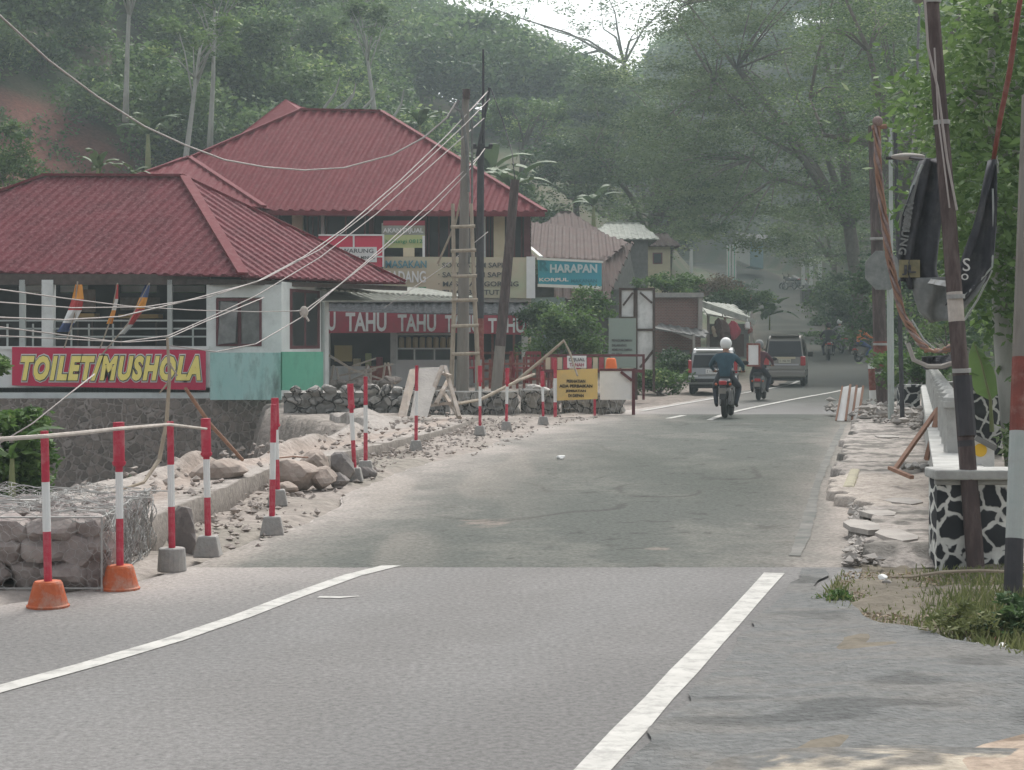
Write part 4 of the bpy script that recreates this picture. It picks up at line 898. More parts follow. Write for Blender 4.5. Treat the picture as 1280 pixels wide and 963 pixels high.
# akan dijual sign
ad = empty('banner_sign', P(503, 320, 57.2), 'small AKAN DIJUAL sign with green strip above the menu banner', 'sign')
mb = MB(); mb.rect(477, 279, 531, 296, 57.2, .05); mb.build('board', mat('pale teal board', (.35, .4, .38), (.3, .28, .2), 3), ad); mb = MB(); mb.rect(479, 294, 531, 310, 57.15, .04); mb.build('green_strip', 'bannergreen', ad)
mb = MB(); mb.rect(479, 276, 531, 282, 57.16, .03); mb.build('brown_strip', 'tahured', ad)
mb = MB(); mb.rect(477, 310, 480, 322, 57.1, .05); mb.build('leg', 'whiteclean', ad); mb = MB(); mb.rect(528, 295, 531, 322, 57.1, .05); mb.build('leg', 'whiteclean', ad); mb = MB(); mb.rect(504, 310, 518, 321, 57.1, .04); mb.build('paper', 'cream', ad)
text('AKAN DIJUAL', 'lettering', 'whiteclean', ad, P(504, 288.5, 57.13), 7/F*57.1, 50/F*57.1, off=.02); text('hubungi 0812', 'lettering', 'textgreen', ad, P(505, 302, 57.1), 6/F*57.1, 46/F*57.1, off=.01)

# railings, trestles and clutter between the wall and the shop
mb = MB()
for i in range(7):
    x = 412+i*13; mb.bar(P(x, 485, 48), P(x+random.uniform(-7, 9), 455+random.uniform(-3, 8), 48.3), .05)
mb.bar(P(404, 440, 47.5), P(440, 462, 47.5), .06); mb.bar(P(440, 462, 47.5), P(495, 480, 47.6), .05); mb.bar(P(424, 470, 47.7), P(492, 455, 47.8), .05); mb.bar(P(440, 458, 47.9), P(470, 448, 48), .04); mb.bar(P(430, 480, 47.9), P(470, 462, 48), .05)
mb.build('scrap_timber', 'plank', label='tangle of scrap timber in front of the dark tofu shop opening', cat='scrap timber')
mb = MB()
for i in range(14):
    c = P(415+i*6+random.uniform(-3, 3), 478+random.uniform(-4, 4), 47.3+random.random()); mb.rock(c, (.2, .2, .14), seed=i+200)
mb.build('rubble', 'rockpale', label='dusty rubble heap in front of the tofu shop', cat='rubble', kind='stuff')
mb = MB(); mb.rect(462, 458, 489, 476, 48.6, .1); mb.build('red_panel', 'rustred', label='low red panel behind the scrap timber by the shop', cat='panel')
rs = [(588, 'red plastic chair left of the leaning dark pole'), (650, 'red plastic chair right of the leaning dark pole'), (668, 'rightmost red plastic chair behind the bare stick')]
M['redplastic'] = mat('dusty red plastic', (.24, .03, .04), (.18, .035, .04), 6, .8)
def chair():
    t = empty('plastic_chair', (0, 0, 0), rs[0][1], 'chair', 'red plastic chairs in front of the shop')
    mb = MB(); mb.box((0, 0, .43), (.42, .42, .05)); mb.build('seat', 'redplastic', t)
    for sx in (-.18, .18):
        for sy in (-.18, .18): mb = MB(); mb.bar((sx*1.1, sy*1.1, 0), (sx, sy, .42), .04); mb.build('leg', 'redplastic', t)
    mb = MB(); mb.bar((-.19, .2, .43), (-.2, .25, .88), .04); mb.bar((.19, .2, .43), (.2, .25, .88), .04); mb.bar((-.2, .25, .85), (.2, .25, .85), .05, .09); mb.bar((-.2, .24, .7), (.2, .24, .7), .05, .07)
    for x in (-.08, 0, .08): mb.bar((x, .22, .46), (x, .25, .84), .03)
    mb.build('backrest', 'redplastic', t); return t
ch = chair()
for i, (x, lab) in enumerate(rs):
    c = ch if i == 0 else copy_tree(ch); p = P(x, 478, 49.5); c.location = (p.x, 49.5, .36); c.rotation_euler[2] = i*1.3+.4; c['label'] = lab
mb = MB()
for i in range(12): mb.bar(P(604+i*8.5, 486, 46.5), P(604+i*8.5, 447+3*math.sin(i), 46.5), .07)
mb.bar(P(602, 455, 46.45), P(700, 455, 46.45), .06); mb.bar(P(602, 474, 46.45), P(700, 474, 46.45), .06)
mb.build('picket_fence', 'rustred', label='dark red picket fence in front of the shop, right of the ladder', cat='fence')
fp = empty('striped_fence', P(705, 465, 43), 'fence of pale and red upright strips above the yellow warning board', 'fence'); 
for i in range(11): mb = MB(); mb.rect(682+i*7.4, 447, 688+i*7.4, 463, 43, .04); mb.build('slat', 'tahured' if i % 2 else 'bannerbeige', fp)
mb = MB(); mb.rect(680, 462, 806, 466, 42.95, .06); mb.rect(680, 443, 806, 446, 43.05, .06); mb.build('rail', 'maroon', fp)
mb = MB()
for x in (684, 760, 803): mb.rect(x, 444, x+3, 500, 43.1, .08)
mb.build('post', 'maroon', fp)
jl = empty('banner_sign', P(722, 462, 42.7), 'small white sign hanging above the yellow warning board', 'sign'); mb = MB(); mb.rect(709, 445, 733, 460, 42.7, .05); mb.build('board', 'whiteclean', jl); text('DIJUAL', 'lettering', 'textgrey', jl, P(721, 450, 42.68), 5/F*42.7, 20/F*42.7, off=.02); text('TANAH', 'lettering', 'tahured', jl, P(721, 456.5, 42.68), 4/F*42.7, 18/F*42.7, off=.02)
mb = MB(); c = P(764, 461, 41.5); mb.lathe([(.13, 0), (.14, .03), (.11, .22), (.08, .25)], c, 12); o = mb.build('bucket', mat('orange bucket', (.75, .17, .05), None), label='bright orange upturned bucket in front of the grey green signboard', cat='bucket', smooth=True)

# leaning white boards and saw-horse
mb = MB(); mb.prism([P(512, 462, 33), P(523, 460, 33.2), P(508, 521, 32), P(497, 521, 32)], (.0, .04, 0)); mb.build('leaning_board', 'plank', label='narrow white plank leaning left of the marker post by the saw-horse', cat='board', group='leaning boards')
mb = MB(); mb.prism([P(524, 460, 33.4), P(552, 459, 33.4), P(534, 522, 32), P(512, 523, 32)], (0, .04, 0)); mb.build('leaning_board', 'conclight', label='wide dusty plywood board leaning behind the marker post by the saw-horse', cat='board', group='leaning boards')
sh_ = empty('saw_horse', P(560, 520, 33), 'rough timber saw-horse beside the leaning boards', 'saw-horse')
for k, (a, b) in enumerate((((553, 458), (529, 521)), ((556, 458), (574, 521)), ((552, 488), (575, 523)), ((560, 476), (545, 505)), ((530, 508), (572, 503)), ((542, 463), (563, 470)))):
    mb = MB(); mb.bar(P(*a, 33.2+.1*k), P(*b, 32.4+.12*k), .07, .05); mb.build('leg' if k < 3 else 'brace', 'plank', sh_)
mb = MB(); mb.tube([P(566, 506, 33), P(600, 500, 34), P(650, 475, 35), P(668, 468, 36)], .03, 6); mb.build('pole', 'bamboo', label='long bare pole lying slanted from the saw-horse over the gabion', cat='pole')
mb = MB(); mb.tube([P(642, 480, 36), P(680, 448, 35.8), P(705, 426, 35.5), P(712, 440, 35.5), P(722, 470, 35.2)], [.035, .032, .028, .024, .02], 7); mb.build('bent_branch', 'bamboo', label='bent bare branch peaking above the yellow warning board', cat='branch')
mb = MB(); mb.tube([P(620, 545, 29), P(606, 547, 28.6)], .02, 5); c = G(701, 575); mb.v = []; mb.f = []; mb.m = []; mb.rock(c+Vector((0, 0, .03)), (.09, .07, .05), seed=5); mb.build('litter', 'whiteclean', label='crumpled white litter lying on the patched asphalt', cat='litter')

# yellow and white warning boards
yb = empty('warning_board', P(722, 521, 36.3), 'yellow warning board with four lines of black text on red and white legs', 'sign')
YY = 36.2; mb = MB(); mb.prism([P(696, 463, YY), P(747, 461, YY), P(747, 499, YY), P(696, 501, YY)], (0, .04, 0)); mb.build('board', 'signyellow', yb)
mb = MB(); pa_, pb_, pc_, pd_ = (P(694, y, YY) for y in (449, 473, 503, 522)); mb.tube([pa_, pb_], .035, 8, 0); mb.tube([pb_, pc_], .036, 8, 1); mb.tube([pc_, pd_], .035, 8, 0); mb.build('leg', ['red', 'whiteclean'], yb)
mb = MB(); mb.rect(742, 499, 745, 520, YY+.05, .05); mb.build('leg', 'red', yb)
for s, y, w in (('PERHATIAN', 477, 23), ('ADA PERBAIKAN', 483, 41), ('JEMBATAN', 489, 25), ('DI DEPAN', 495, 19)):
    text(s, 'lettering', 'black', yb, P(720, y, YY-.01), 3.6/F*YY, w/F*YY, off=.03, ext=.006)
wb = empty('warning_board', P(771, 521, 36.9), 'blank white board with brown frame right of the yellow board', 'sign')
YY = 37; mb = MB(); mb.rect(750, 464, 790, 500, YY, .04); mb.build('board', 'whiteclean', wb)
mb = MB(); mb.rect(790, 461, 794, 519, YY-.03, .07); mb.rect(750, 461, 790, 464, YY-.02, .05); mb.bar(P(776, 465, YY-.05), P(790, 476, YY-.05), .06); mb.build('frame', 'maroon', wb)
# grey green board and timber framed white hoarding
gb = empty('signboard', P(779, 462, 44), 'tall grey green signboard with dark lines of text', 'sign')
mb = MB(); mb.rect(761, 398, 795, 460, 44, .06); mb.build('board', 'greenboard', gb)
for s, y, w in (('PENGUMUMAN', 426, 25), ('DILARANG', 432, 18), ('MEMBUANG SAMPAH', 437.5, 25), ('DI SINI', 443, 12)): text(s, 'lettering', 'textgrey', gb, P(765+w/2, y, 43.98), 2.8/F*44, w/F*44, off=.03)
hb = empty('hoarding', P(798, 462, 45), 'timber framed white hoarding with diagonal braces behind the green signboard', 'hoarding')
for x0, y0, x1, y1 in ((777, 363, 792, 396), (797, 363, 816, 411), (797, 414, 817, 462)):
    mb = MB(); mb.rect(x0, y0, x1, y1, 45, .05); mb.build('panel', 'white', hb)
mb = MB()
for x0, y0, x1, y1 in ((792, 360, 797, 500), (774, 360, 777, 500), (816, 360, 819, 490), (797, 411, 816, 414), (777, 360, 816, 363), (777, 396, 792, 399)): mb.rect(x0, y0, x1, y1, 44.95, .1)
mb.bar(P(779, 382, 44.9), P(791, 366, 44.9), .05); mb.bar(P(800, 366, 44.9), P(815, 379, 44.9), .05); mb.bar(P(800, 460, 44.9), P(817, 438, 44.9), .06); mb.build('frame', 'darkwood', hb)

# blue sign
bl = empty('banner_sign', P(712, 362, 62), 'blue HARAPAN shop sign below the old tiled roof', 'sign')
mb = MB(); mb.prism([P(672, 325, 62), P(752, 329, 62), P(752, 358, 62), P(673, 355, 62)], (0, .1, 0)); mb.build('board', 'blue', bl)
mb = MB(); mb.prism([P(671, 322, 61.95), P(754, 326.5, 61.95), P(754, 329, 61.95), P(671, 325, 61.95)], (0, .12, 0)); mb.prism([P(672, 355, 61.95), P(752, 358, 61.95), P(752, 362, 61.95), P(672, 358.5, 61.95)], (0, .12, 0)); mb.build('frame', 'whiteclean', bl)
M['textpaleblue'] = mat('pale blue lettering', (.5, .62, .64), None); M['texttealdark'] = mat('dark teal lettering', (.03, .2, .26), None)
text('R', 'lettering', 'texttealdark', bl, P(679, 333, 61.93), 12/F*62, 10/F*62, off=.03); text('HARAPAN', 'lettering', 'textpaleblue', bl, P(717, 336.5, 61.93), 9.5/F*62, 58/F*62, off=.04); text('KORPUL', 'lettering', 'whiteclean', bl, P(692, 350, 61.93), 4/F*62, 36/F*62, off=.03)
text('MAKANAN', 'lettering', 'texttealdark', bl, P(730, 351.5, 61.93), 4/F*62, 32/F*62, off=.03)
mb = MB(); mb.rect(658, 372, 706, 440, 60, .2); mb.build('side_shed', mat('teal shed wall', (.13, .19, .18), (.2, .24, .22), 2), label='dull teal shed wall between the tofu shop and the bush', cat='shed')

# ================================================================ HOUSES BEHIND
def house(name, lab, x0, x1, yeave, yridge, ybase, Y, depth, wallm, roofm, ridge=None, wins=()):
    root = empty(name, P((x0+x1)/2, ybase, Y), lab, 'house'); a, b = P(x0, ybase, Y), P(x1, yeave, Y)
    mb = MB(); mb.box(((a.x+b.x)/2, Y+depth/2, (a.z-2+b.z)/2), (b.x-a.x, depth, b.z-a.z+2)); mb.build('wall', wallm, root)
    rx0, rx1 = ridge or (x0+6, x1-6); e = .5
    A_, B_, C_, D_ = Vector((a.x-e, Y-e, b.z-.1)), Vector((b.x+e, Y-e, b.z-.1)), P(rx1, yridge, Y+depth/2), P(rx0, yridge, Y+depth/2)
    A2, B2 = Vector((a.x-e, Y+depth+e, b.z-.1)), Vector((b.x+e, Y+depth+e, b.z-.1))
    mb = MB(); mb.corr([A_, B_, C_, D_], (0, -1, -.6), .3, .04); mb.corr([B_, B2, C_], (1, 0, -.6), .3, .04); mb.corr([A2, A_, D_], (-1, 0, -.6), .3, .04); mb.corr([B2, A2, D_, C_], (0, 1, -.6), .3, .04)
    r_ = mb.build('roof', roofm, root); mb = MB(); mb.bar(D_, C_, .25, .12); mb.build('ridge_cap', roofm, r_)
    for (wx0, wy0, wx1, wy1, m) in wins:
        mb = MB(); mb.rect(wx0, wy0, wx1, wy1, Y-.05, .1); w = mb.build('window', 'trim', root); mb = MB(); mb.rect(wx0+1.2, wy0+1.2, wx1-1.2, wy1-1.2, Y-.07, .03); mb.build('pane', m, w)
    return root
# brown roofed house: long sheet roof with gable to the right
h1 = empty('house', P(715, 440, 66), 'house with large old brown tiled roof behind the blue sign', 'house')
mb = MB(); a, b = P(655, 440, 67), P(770, 350, 67); mb.box(((a.x+b.x)/2, 70, 2.2), (b.x-a.x, 5, 3.6)); mb.prism([P(785, 304, 69), P(762, 362, 66), P(797, 362, 73)], (-.1, .05, 0)); mb.build('wall', 'concdark', h1)
mb = MB(); ha, hb_, hc = P(645, 322, 64.4), P(757, 326, 64.4), P(708, 290, 70); mb.corr([ha, hb_, PP(785, 303, ha, hb_, hc), PP(742, 289, ha, hb_, hc), PP(650, 276, ha, hb_, hc)], (-.05, -1, -.65), .28, .05)
mb.corr([P(752, 322, 64.6), P(763, 366, 63), P(792, 303, 70)], (-.1, -1, -.6), .26, .04)
mb.corr([P(690, 322, 64.3), P(757, 325, 64.3), PP(764, 374, P(690, 322, 64.3), P(757, 325, 64.3), P(696, 374, 62.2)), P(696, 374, 62.2)], (0, -1, -.6), .28, .05)
mb.build('roof', 'rooftile', h1)
mb = MB(); mb.bar(P(650, 300, 64.9), P(676, 322, 64.2), .2, .1); mb.build('white_flashing', 'whiteclean', h1)
house('house', 'small house with pointed brown gable roof above the blue sign house', 676, 742, 292, 266, 330, 76, 6, 'brick', 'rooftile', ridge=(700, 714))
house('house', 'low house with mossy grey brown roof left of the cream walled house', 745, 810, 297, 280, 350, 82, 6, 'concdark', 'asbestos', ridge=(758, 800))
house('house', 'cream walled house with a red brown door below the large tree', 790, 838, 306, 292, 350, 92, 6, 'cream', 'rooftile', wins=((796, 312, 808, 340, 'maroon'), (816, 316, 828, 330, 'glass')))
# brick building by the road with canopies
bk = empty('brick_building', P(850, 480, 62), 'red brick roadside building with flat roof edge and grey canopy', 'building')
mb = MB(); a, b = P(818, 480, 62), P(876, 371, 62); mb.box(((a.x+b.x)/2, 65, (b.z+a.z)/2-.3), (b.x-a.x, 6, b.z-a.z+.6)); mb.build('wall', 'brick', bk)
mb = MB(); mb.rect(814, 366, 880, 372, 61.7, 6.6); mb.build('roof_edge', 'conc', bk); mb = MB(); mb.rect(873, 372, 878, 412, 61.8, .3); mb.build('pilaster', 'conclight', bk)
mb = MB(); mb.corr([P(824, 405, 62), P(885, 414, 62), P(882, 422, 60.3), P(818, 410, 60.3)], (0, -1, -.3), .3, .04); mb.build('canopy', 'concdark', bk)
mb = MB(); mb.bar(P(838, 412, 60.6), P(868, 424, 60.4), .1); mb.rect(866, 418, 869, 470, 60.3, .1); mb.build('canopy_frame', 'conclight', bk)
mb = MB(); mb.rect(828, 438, 862, 485, 61.6, .2); mb.build('shutter', 'concdark', bk)
kk = empty('kiosk', P(908, 440, 68), 'small roadside kiosk with sloping sheet roof and red goods', 'kiosk')
mb = MB(); mb.corr([P(872, 377, 70), P(918, 382, 72), P(944, 403, 68), P(884, 392, 66)], (0.3, -1, -.3), .3, .04); mb.bar(P(876, 380, 66), P(944, 403, 66.5), .12, .2); mb.build('roof', 'asbestos', kk)
for x in (884, 905, 938): mb = MB(); mb.rect(x, 392, x+3, 450, 67, .1); mb.build('post', 'conclight', kk)
mb = MB(); mb.rect(886, 405, 936, 448, 70, .2); mb.build('wall', 'concdark', kk)
mb = MB(); mb.rect(886, 418, 930, 446, 67.3, .8); mb.build('counter', 'rooftile', kk)
for i, (x, y, r_, m, lab) in enumerate(((903, 411, .62, 'rooftile', 'large brown sack hanging under the kiosk roof'), (918, 413, .42, 'tahured', 'faded red sack hanging under the kiosk roof'), (895, 414, .28, 'bannerbeige', 'beige bag hanging at the left of the kiosk'), (934, 408, .2, 'whiteclean', 'white bag hanging at the right end of the kiosk'), (938, 413, .2, 'rustred', 'small red bag hanging at the right end of the kiosk'))):
    mb = MB(); mb.rock(P(x, y, 66.3), (r_*.85, r_*.6, r_), seed=500+i); mb.tube([P(x, y, 66.3)+Vector((0, 0, r_)), P(x, y-14, 66.5)], .015, 4); mb.build('hanging_bag', m, label=lab, cat='bag', group='goods hanging at the kiosk')
# upper road: gate pillars, painted hut, red figure, white posts
def roadz(Y): return float(RZ(Y))
for i, (x, lab) in enumerate(((911, 'left green and white gate pillar on the upper road'), (918, 'right green and white gate pillar on the upper road'))):
    t = empty('gate_pillar', P(x, 350, 170), lab, 'pillar', 'gate pillars on the upper road'); mb = MB(); mb.rect(x-2.2, 306, x-.6, 350, 170, .3, 0); mb.rect(x+.6, 306, x+2.2, 350, 170, .3, 0); mb.rect(x-.6, 308, x+.6, 350, 170.05, .2, 1); mb.build('shaft', ['whiteclean', 'greensheet'], t)
hut = empty('hut', P(938, 338, 190), 'white and blue painted hut beside the upper road', 'hut')
mb = MB(); mb.prism([P(923, 300, 190), P(938, 302, 190), P(938, 333, 190), P(923, 326, 190)], (0, 4, 0)); mb.build('wall', 'whiteclean', hut); mb = MB(); mb.prism([P(938, 302, 189.8), P(954, 304, 189.8), P(954, 336, 189.8), P(938, 333, 189.8)], (0, 4, 0)); mb.build('blue_wall', mat('faded blue wall', (.2, .36, .42), None), hut)
mb = MB(); mb.corr([P(918, 300, 188.5), P(960, 303, 188.5), P(958, 294, 192), P(920, 292, 192)], (0, -1, -.5), .6, .06); mb.build('roof', 'concdark', hut)
for i, (x, y0, y1) in enumerate(((864, 312, 352), (1014, 322, 352), (1025, 324, 350), (1004, 330, 350))):
    mb = MB(); c = P(x, y1, 165); mb.box((c.x, c.y, (c.z-.5+P(x, y0, 165).z)/2), (.28, .28, P(x, y0, 165).z-c.z+.5)); mb.build('roadside_post', 'whiteclean', label=['white post at the bend of the upper road left of the gate pillars', 'tallest white post right of the parked motorbikes', 'rightmost white post beside the upper road', 'shortest white post behind the parked motorbikes'][i], cat='post', group='white posts beside the upper road')
# low kerb wall on the right bank
mb = MB()
for i in range(14):
    y0 = 86+i*7; y1 = y0+7; mb.prism([(float(XR(y0))+.5, y0, roadz(y0)-.4), (float(XR(y1))+.5, y1, roadz(y1)-.4), (float(XR(y1))+.5, y1, roadz(y1)+.55), (float(XR(y0))+.5, y0, roadz(y0)+.55)], (.35, 0, 0))
mb.build('bank_wall', 'concdark', label='low dark stone bank wall along the right of the climbing road', cat='wall')
mb = MB(); mb.box(P(1016, 371, 120), (1.6, 1, .9)); mb.build('planter', 'concdark', label='dark block planter on the bank beside the climbing road', cat='planter')

# ================================================================ RIGHT FOOTPATH
WX = lambda Y: 2.98+(np.asarray(Y, float)-12.3)*.228     # foot line of the painted wall
def pathcol(X, Y):
    n = vnoise(X*.4, Y, .35, 81)*.5+vnoise(X*.7, Y, .12, 82)*.5; c = np.zeros(X.shape+(3,))+np.array([.34, .31, .285])
    c = mixc(c, [.15, .142, .13], sst(.46, .68, n)*.9); s = sst(15.6, 15.9, Y)*(1-sst(19.3, 19.6, Y)); return mixc(c, [.44, .39, .345], s*.8)
ysr = np.arange(12.35, 40, .04); nxr = 70; Yr = np.repeat(ysr[:, None], nxr, 1); tr_ = np.linspace(0, 1, nxr)[None]
ar = XR(ysr)+.34-.26*sst(15, 18, ysr)+(vnoise(ysr, ysr*0, .3, 83)-.5)*.24+(vnoise(ysr, ysr*0, .9, 84)-.5)*.2; ar = ar-.12; br = WX(ysr)+.05
Xr = ar[:, None]+(br-ar)[:, None]*tr_
steps = np.floor(vnoise(Xr*.12, Yr, .5, 85)*4)/4*.05
Zr = .10+steps*.5+(vnoise(Xr, Yr, .12, 86)-.5)*.018+(vnoise(Xr, Yr, .05, 88)-.5)*.012; Zr[:, 0] = -.03; Zr[:, 1] *= .8; Zr = Zr*sst(12.3, 12.75, Yr+.12*vnoise(Xr, Yr, .2, 87))-.02*(Yr < 12.4)
sheet('footpath', Xr, Yr, Zr, pathcol(Xr, Yr), 'slab')
rg = random.Random(55)
mb = MB(); c = G(1050, 622); mb.box((float(XR(18.8))+.12, 18.8, .05), (.12, 2.4, .16), Matrix.Rotation(-.22, 3, 'Z')); o = mb.build('kerb_stone', mat('yellowish kerb', (.42, .38, .27), (.3, .28, .22), 5, .9, bump=.4), label='long yellowish kerb stone along the right footpath', cat='kerb stone'); beveled(o, .03)
SL = [(1105, 702, 'broken slab edge nearest the grass on the right footpath'), (1120, 668, 'cracked grey slab in front of the painted stone wall'), (1100, 640, 'tilted slab lying beside the kerb hole'), (1130, 625, 'thin slab at the foot of the painted wall end'), (1110, 545, 'pale slab beyond the small wooden trestle'), (1080, 655, 'broken slab nearest the road edge')]
for i, (x, y, lab) in enumerate(SL[1:]):
    p = G(x, y, .13); w = rg.uniform(.14, .24); d = rg.uniform(.2, .45); pts = []
    for k in range(7): a = 6.283*k/7+rg.uniform(-.25, .25); pts.append((p.x+w*math.cos(a)*rg.uniform(.8, 1.1), p.y+d*math.sin(a)*rg.uniform(.8, 1.1), .118+.015*rg.random()))
    mb = MB(); mb.prism(pts, (0, 0, -.04)); mb.build('broken_slab', 'conclight', label=lab, cat='slab', group='broken slabs of the right footpath')
# painted stone wall: low wall with coping and row of posts
pw = empty('balustrade_wall', (3.2, 12.3, 0), 'low wall of black stones with white joints and a row of pale concrete posts along the footpath', 'wall')
mb = MB(); mb.box((3.27, 12.42, .3), (.60, .24, .64)); mb.build('end_face', 'paintstone', pw)
mb = MB(); mb.box((3.27, 12.38, .655), (.66, .34, .07)); mb.box((3.27, 12.30, .6), (.64, .03, .04)); o = mb.build('coping', 'oldwhite', pw); beveled(o, .012)
mb = MB(); pts = [(float(WX(y)), y) for y in (12.54, 20, 28, 37.5)]
for i in range(3):
    (x0, y0), (x1, y1) = pts[i], pts[i+1]; mb.prism([(x0, y0, -.1), (x1, y1, -.1), (x1, y1, .62), (x0, y0, .62)], (.3, 0, 0))
mb.build('long_wall', 'oldwhite', pw)
mb = MB()
for i in range(3):
    (x0, y0), (x1, y1) = pts[i], pts[i+1]; mb.prism([(x0-.03, y0, .62), (x1-.03, y1, .62), (x1+.33, y1, .62), (x0+.33, y0, .62)], (0, 0, .06))
mb.build('coping', 'oldwhite', pw)
for i in range(19):
    y = 14.3+i*1.15; x = float(WX(y))+.14; mb = MB(); mb.box((x, y, .86), (.11, .12, .38)); mb.box((x, y, 1.07), (.16, .17, .05)); mb.lathe([(.08, 0), (.075, .03), (.04, .06)], (x, y, 1.095), 8); mb.build('baluster', 'oldwhite', pw)
mb = MB(); mb.prism([(float(WX(14.3))+.11, 14.3, .97), (float(WX(35))+.11, 35, .97), (float(WX(35))+.17, 35, .97), (float(WX(14.3))+.17, 14.3, .97)], (0, 0, .05)); mb.build('rail', 'oldwhite', pw)
# second wall, milestone, small wall
mb = MB(); mb.rect(1212, 486, 1253, 575, 24, .4); sw = mb.build('stone_wall', 'paintstone2', label='short tall wall of small black stones with white joints behind the milestone', cat='wall'); mb = MB(); mb.rect(1178, 478, 1254, 486, 23.9, .6); mb.build('coping', 'concdark', sw)
mb = MB(); mb.rect(1128, 481, 1152, 484, 34, .4); mb.rect(1126, 484, 1150, 510, 34.1, .35); mb.build('stone_wall', 'paintstone2', label='far low stone wall end beyond the balustrade', cat='wall')
ms = empty('milestone', P(1226, 592, 13), 'small white gabled milestone with a yellow disc on the wall', 'milestone')
mb = MB(); YM = 12.9; a = P(1212, 590, YM); mb.prism([P(1213, 588, YM), P(1243, 588, YM), P(1243, 560, YM), P(1220, 548, YM), P(1213, 552, YM)], (0, .12, 0)); mb.build('stone', 'white', ms)
mb = MB(); c = P(1225, 563, YM-.004); n = 20; mb.prism([c+Vector((.048*math.cos(6.283*k/n), 0, .048*math.sin(6.283*k/n))) for k in range(n)], (0, -.012, 0)); mb.build('yellow_disc', mat('yellow disc', (.72, .45, .05), None), ms)
mb = MB(); mb.bar(P(1219, 547, YM-.03), P(1245, 561, YM-.03), .02, .04); mb.build('cap', 'concdark', ms)
# wooden trestle / hoe on footpath
tt = empty('timber_trestle', G(1135, 600, .14), 'small brown timber frame leaning on the balustrade over the footpath', 'trestle')
for a, b, m in (((1172, 512, 18.5), (1118, 588, 17.9), 'leg'), ((1174, 510, 18.4), (1158, 575, 18.2), 'leg'), ((1112, 585, 17.9), (1140, 597, 17.5), 'foot_bar'), ((1176, 505, 18.4), (1170, 545, 18.3), 'handle')):
    mb = MB(); mb.bar(P(*a), P(*b), .045, .035); mb.build(m, 'wood', tt)
mb = MB(); c = G(1152, 588, .14)
for i in range(7): mb.rock(c+Vector((rg.uniform(-.15, .15), rg.uniform(-.3, .3), .03)), (.07, .09, .05), seed=i)
mb.build('rubble', 'conc', label='small heap of grey rubble at the foot of the timber frame', cat='rubble', kind='stuff')
def f_far(rgg): return Vector((P(rgg.uniform(1075, 1150), 0, 33).x, rgg.uniform(28, 37), .13+.22*rgg.random()**2))
rubble('rubble', 520, f_far, 'pale rubble bank at the far end of the right footpath', (.03, .12), 'conclight', seed=19)
# barrier boards leaning at far end
bs = empty('barrier_boards', P(1065, 526, 34.5), 'stack of white barrier boards with brown edges leaning at the far end of the footpath', 'barrier')
for i, (x, dx) in enumerate(((1062, 0), (1070, 4), (1078, 8))):
    mb = MB(); mb.prism([P(x-8, 484+i, 34.5+.1*i), P(x, 482+i, 34.5+.1*i), P(x-6, 526-i, 33.9+.1*i), P(x-16, 526-i, 33.9+.1*i)], (.02, .05, 0)); b = mb.build('board', 'whiteclean', bs)
    mb = MB(); mb.bar(P(x+1, 481+i, 34.45+.1*i), P(x-5, 526-i, 33.85+.1*i), .04); mb.bar(P(x-9, 483+i, 34.45+.1*i), P(x-17, 526-i, 33.85+.1*i), .03); mb.build('edge', 'wood', b)
# grass
def grass(name, n, fn, label, h=(.03, .10), seed=3, m='grass'):
    rgn = np.random.default_rng(seed); pts = np.array([fn(rgn) for _ in range(n)]); d = rgn.normal(size=(n, 3))*.35; d[:, 2] = 1; d /= np.linalg.norm(d, axis=1)[:, None]
    L = (rgn.uniform(*h, n)*pts[:, 3])[:, None]; B = pts[:, :3]; w = rgn.normal(size=(n, 3)); w[:, 2] = 0; w /= np.linalg.norm(w, axis=1)[:, None]; ww = .0035+.004*rgn.random((n, 1))
    T = B+d*L; Mi = B+d*L*.5+np.array([0, 0, .01]); V = np.stack([B-w*ww, B+w*ww, T+w*.0008, Mi-w*ww], 1).reshape(-1, 3)
    return leaf_object(name, V, rgn.uniform(0, 1, n), m, label=label, kind='stuff', cat='grass')
def gfn(r):
    while True:
        x = r.uniform(1010, 1330); y = r.uniform(712, 838); g = G(x, y)
        lim = np.interp(x, [1010, 1030, 1100, 1180, 1280, 1330], [722, 755, 785, 808, 830, 840])
        if y > lim: continue
        dn = vnoise(g.x, g.y, .5, 91); dens = .12+.9*(math.exp(-((x-1215)/60)**2-((y-770)/45)**2)+.5*math.exp(-((x-1045)/18)**2-((y-750)/25)**2)+.5*math.exp(-((x-1275)/40)**2))*(.5+dn)
        if r.random() < dens: return (g.x, g.y, float(TZ(g.x, g.y))-.01, .45+1.1*min(1, dens))
grass('grass', 4200, gfn, 'tufts of green and dry grass on the verge beside the painted wall')
def lfn(r):
    while True:
        x = r.uniform(1020, 1300); y = r.uniform(716, 825); g = G(x, y)
        if y < np.interp(x, [1010, 1030, 1100, 1180, 1280, 1330], [722, 750, 782, 805, 826, 836]): return (g.x, g.y, float(TZ(g.x, g.y))+.005)
rgn = np.random.default_rng(17); pts = np.array([lfn(rgn) for _ in range(3500)]); V = leaf_arrays(pts, .035, .35, .15, rgn)
M['drylitter'] = leafmat('dry leaf litter', (.16, .11, .07), (.40, .32, .22), None, .2); leaf_object('leaf_litter', V, rgn.random(3500), 'drylitter', label='dry brown leaf litter covering the verge on the right', kind='stuff', cat='leaf litter')
bush(G(1215, 800), (.22, .2, .13), 16, 60, .06, .05, 'grass', 'bright green weed clump in the middle of the right verge', 61, 'weed', 'weed', .3)
bush(G(1045, 752), (.1, .08, .08), 10, 30, .035, .035, 'leafbush', 'small green weed at the left corner of the right verge', 62, 'weed', 'weed')
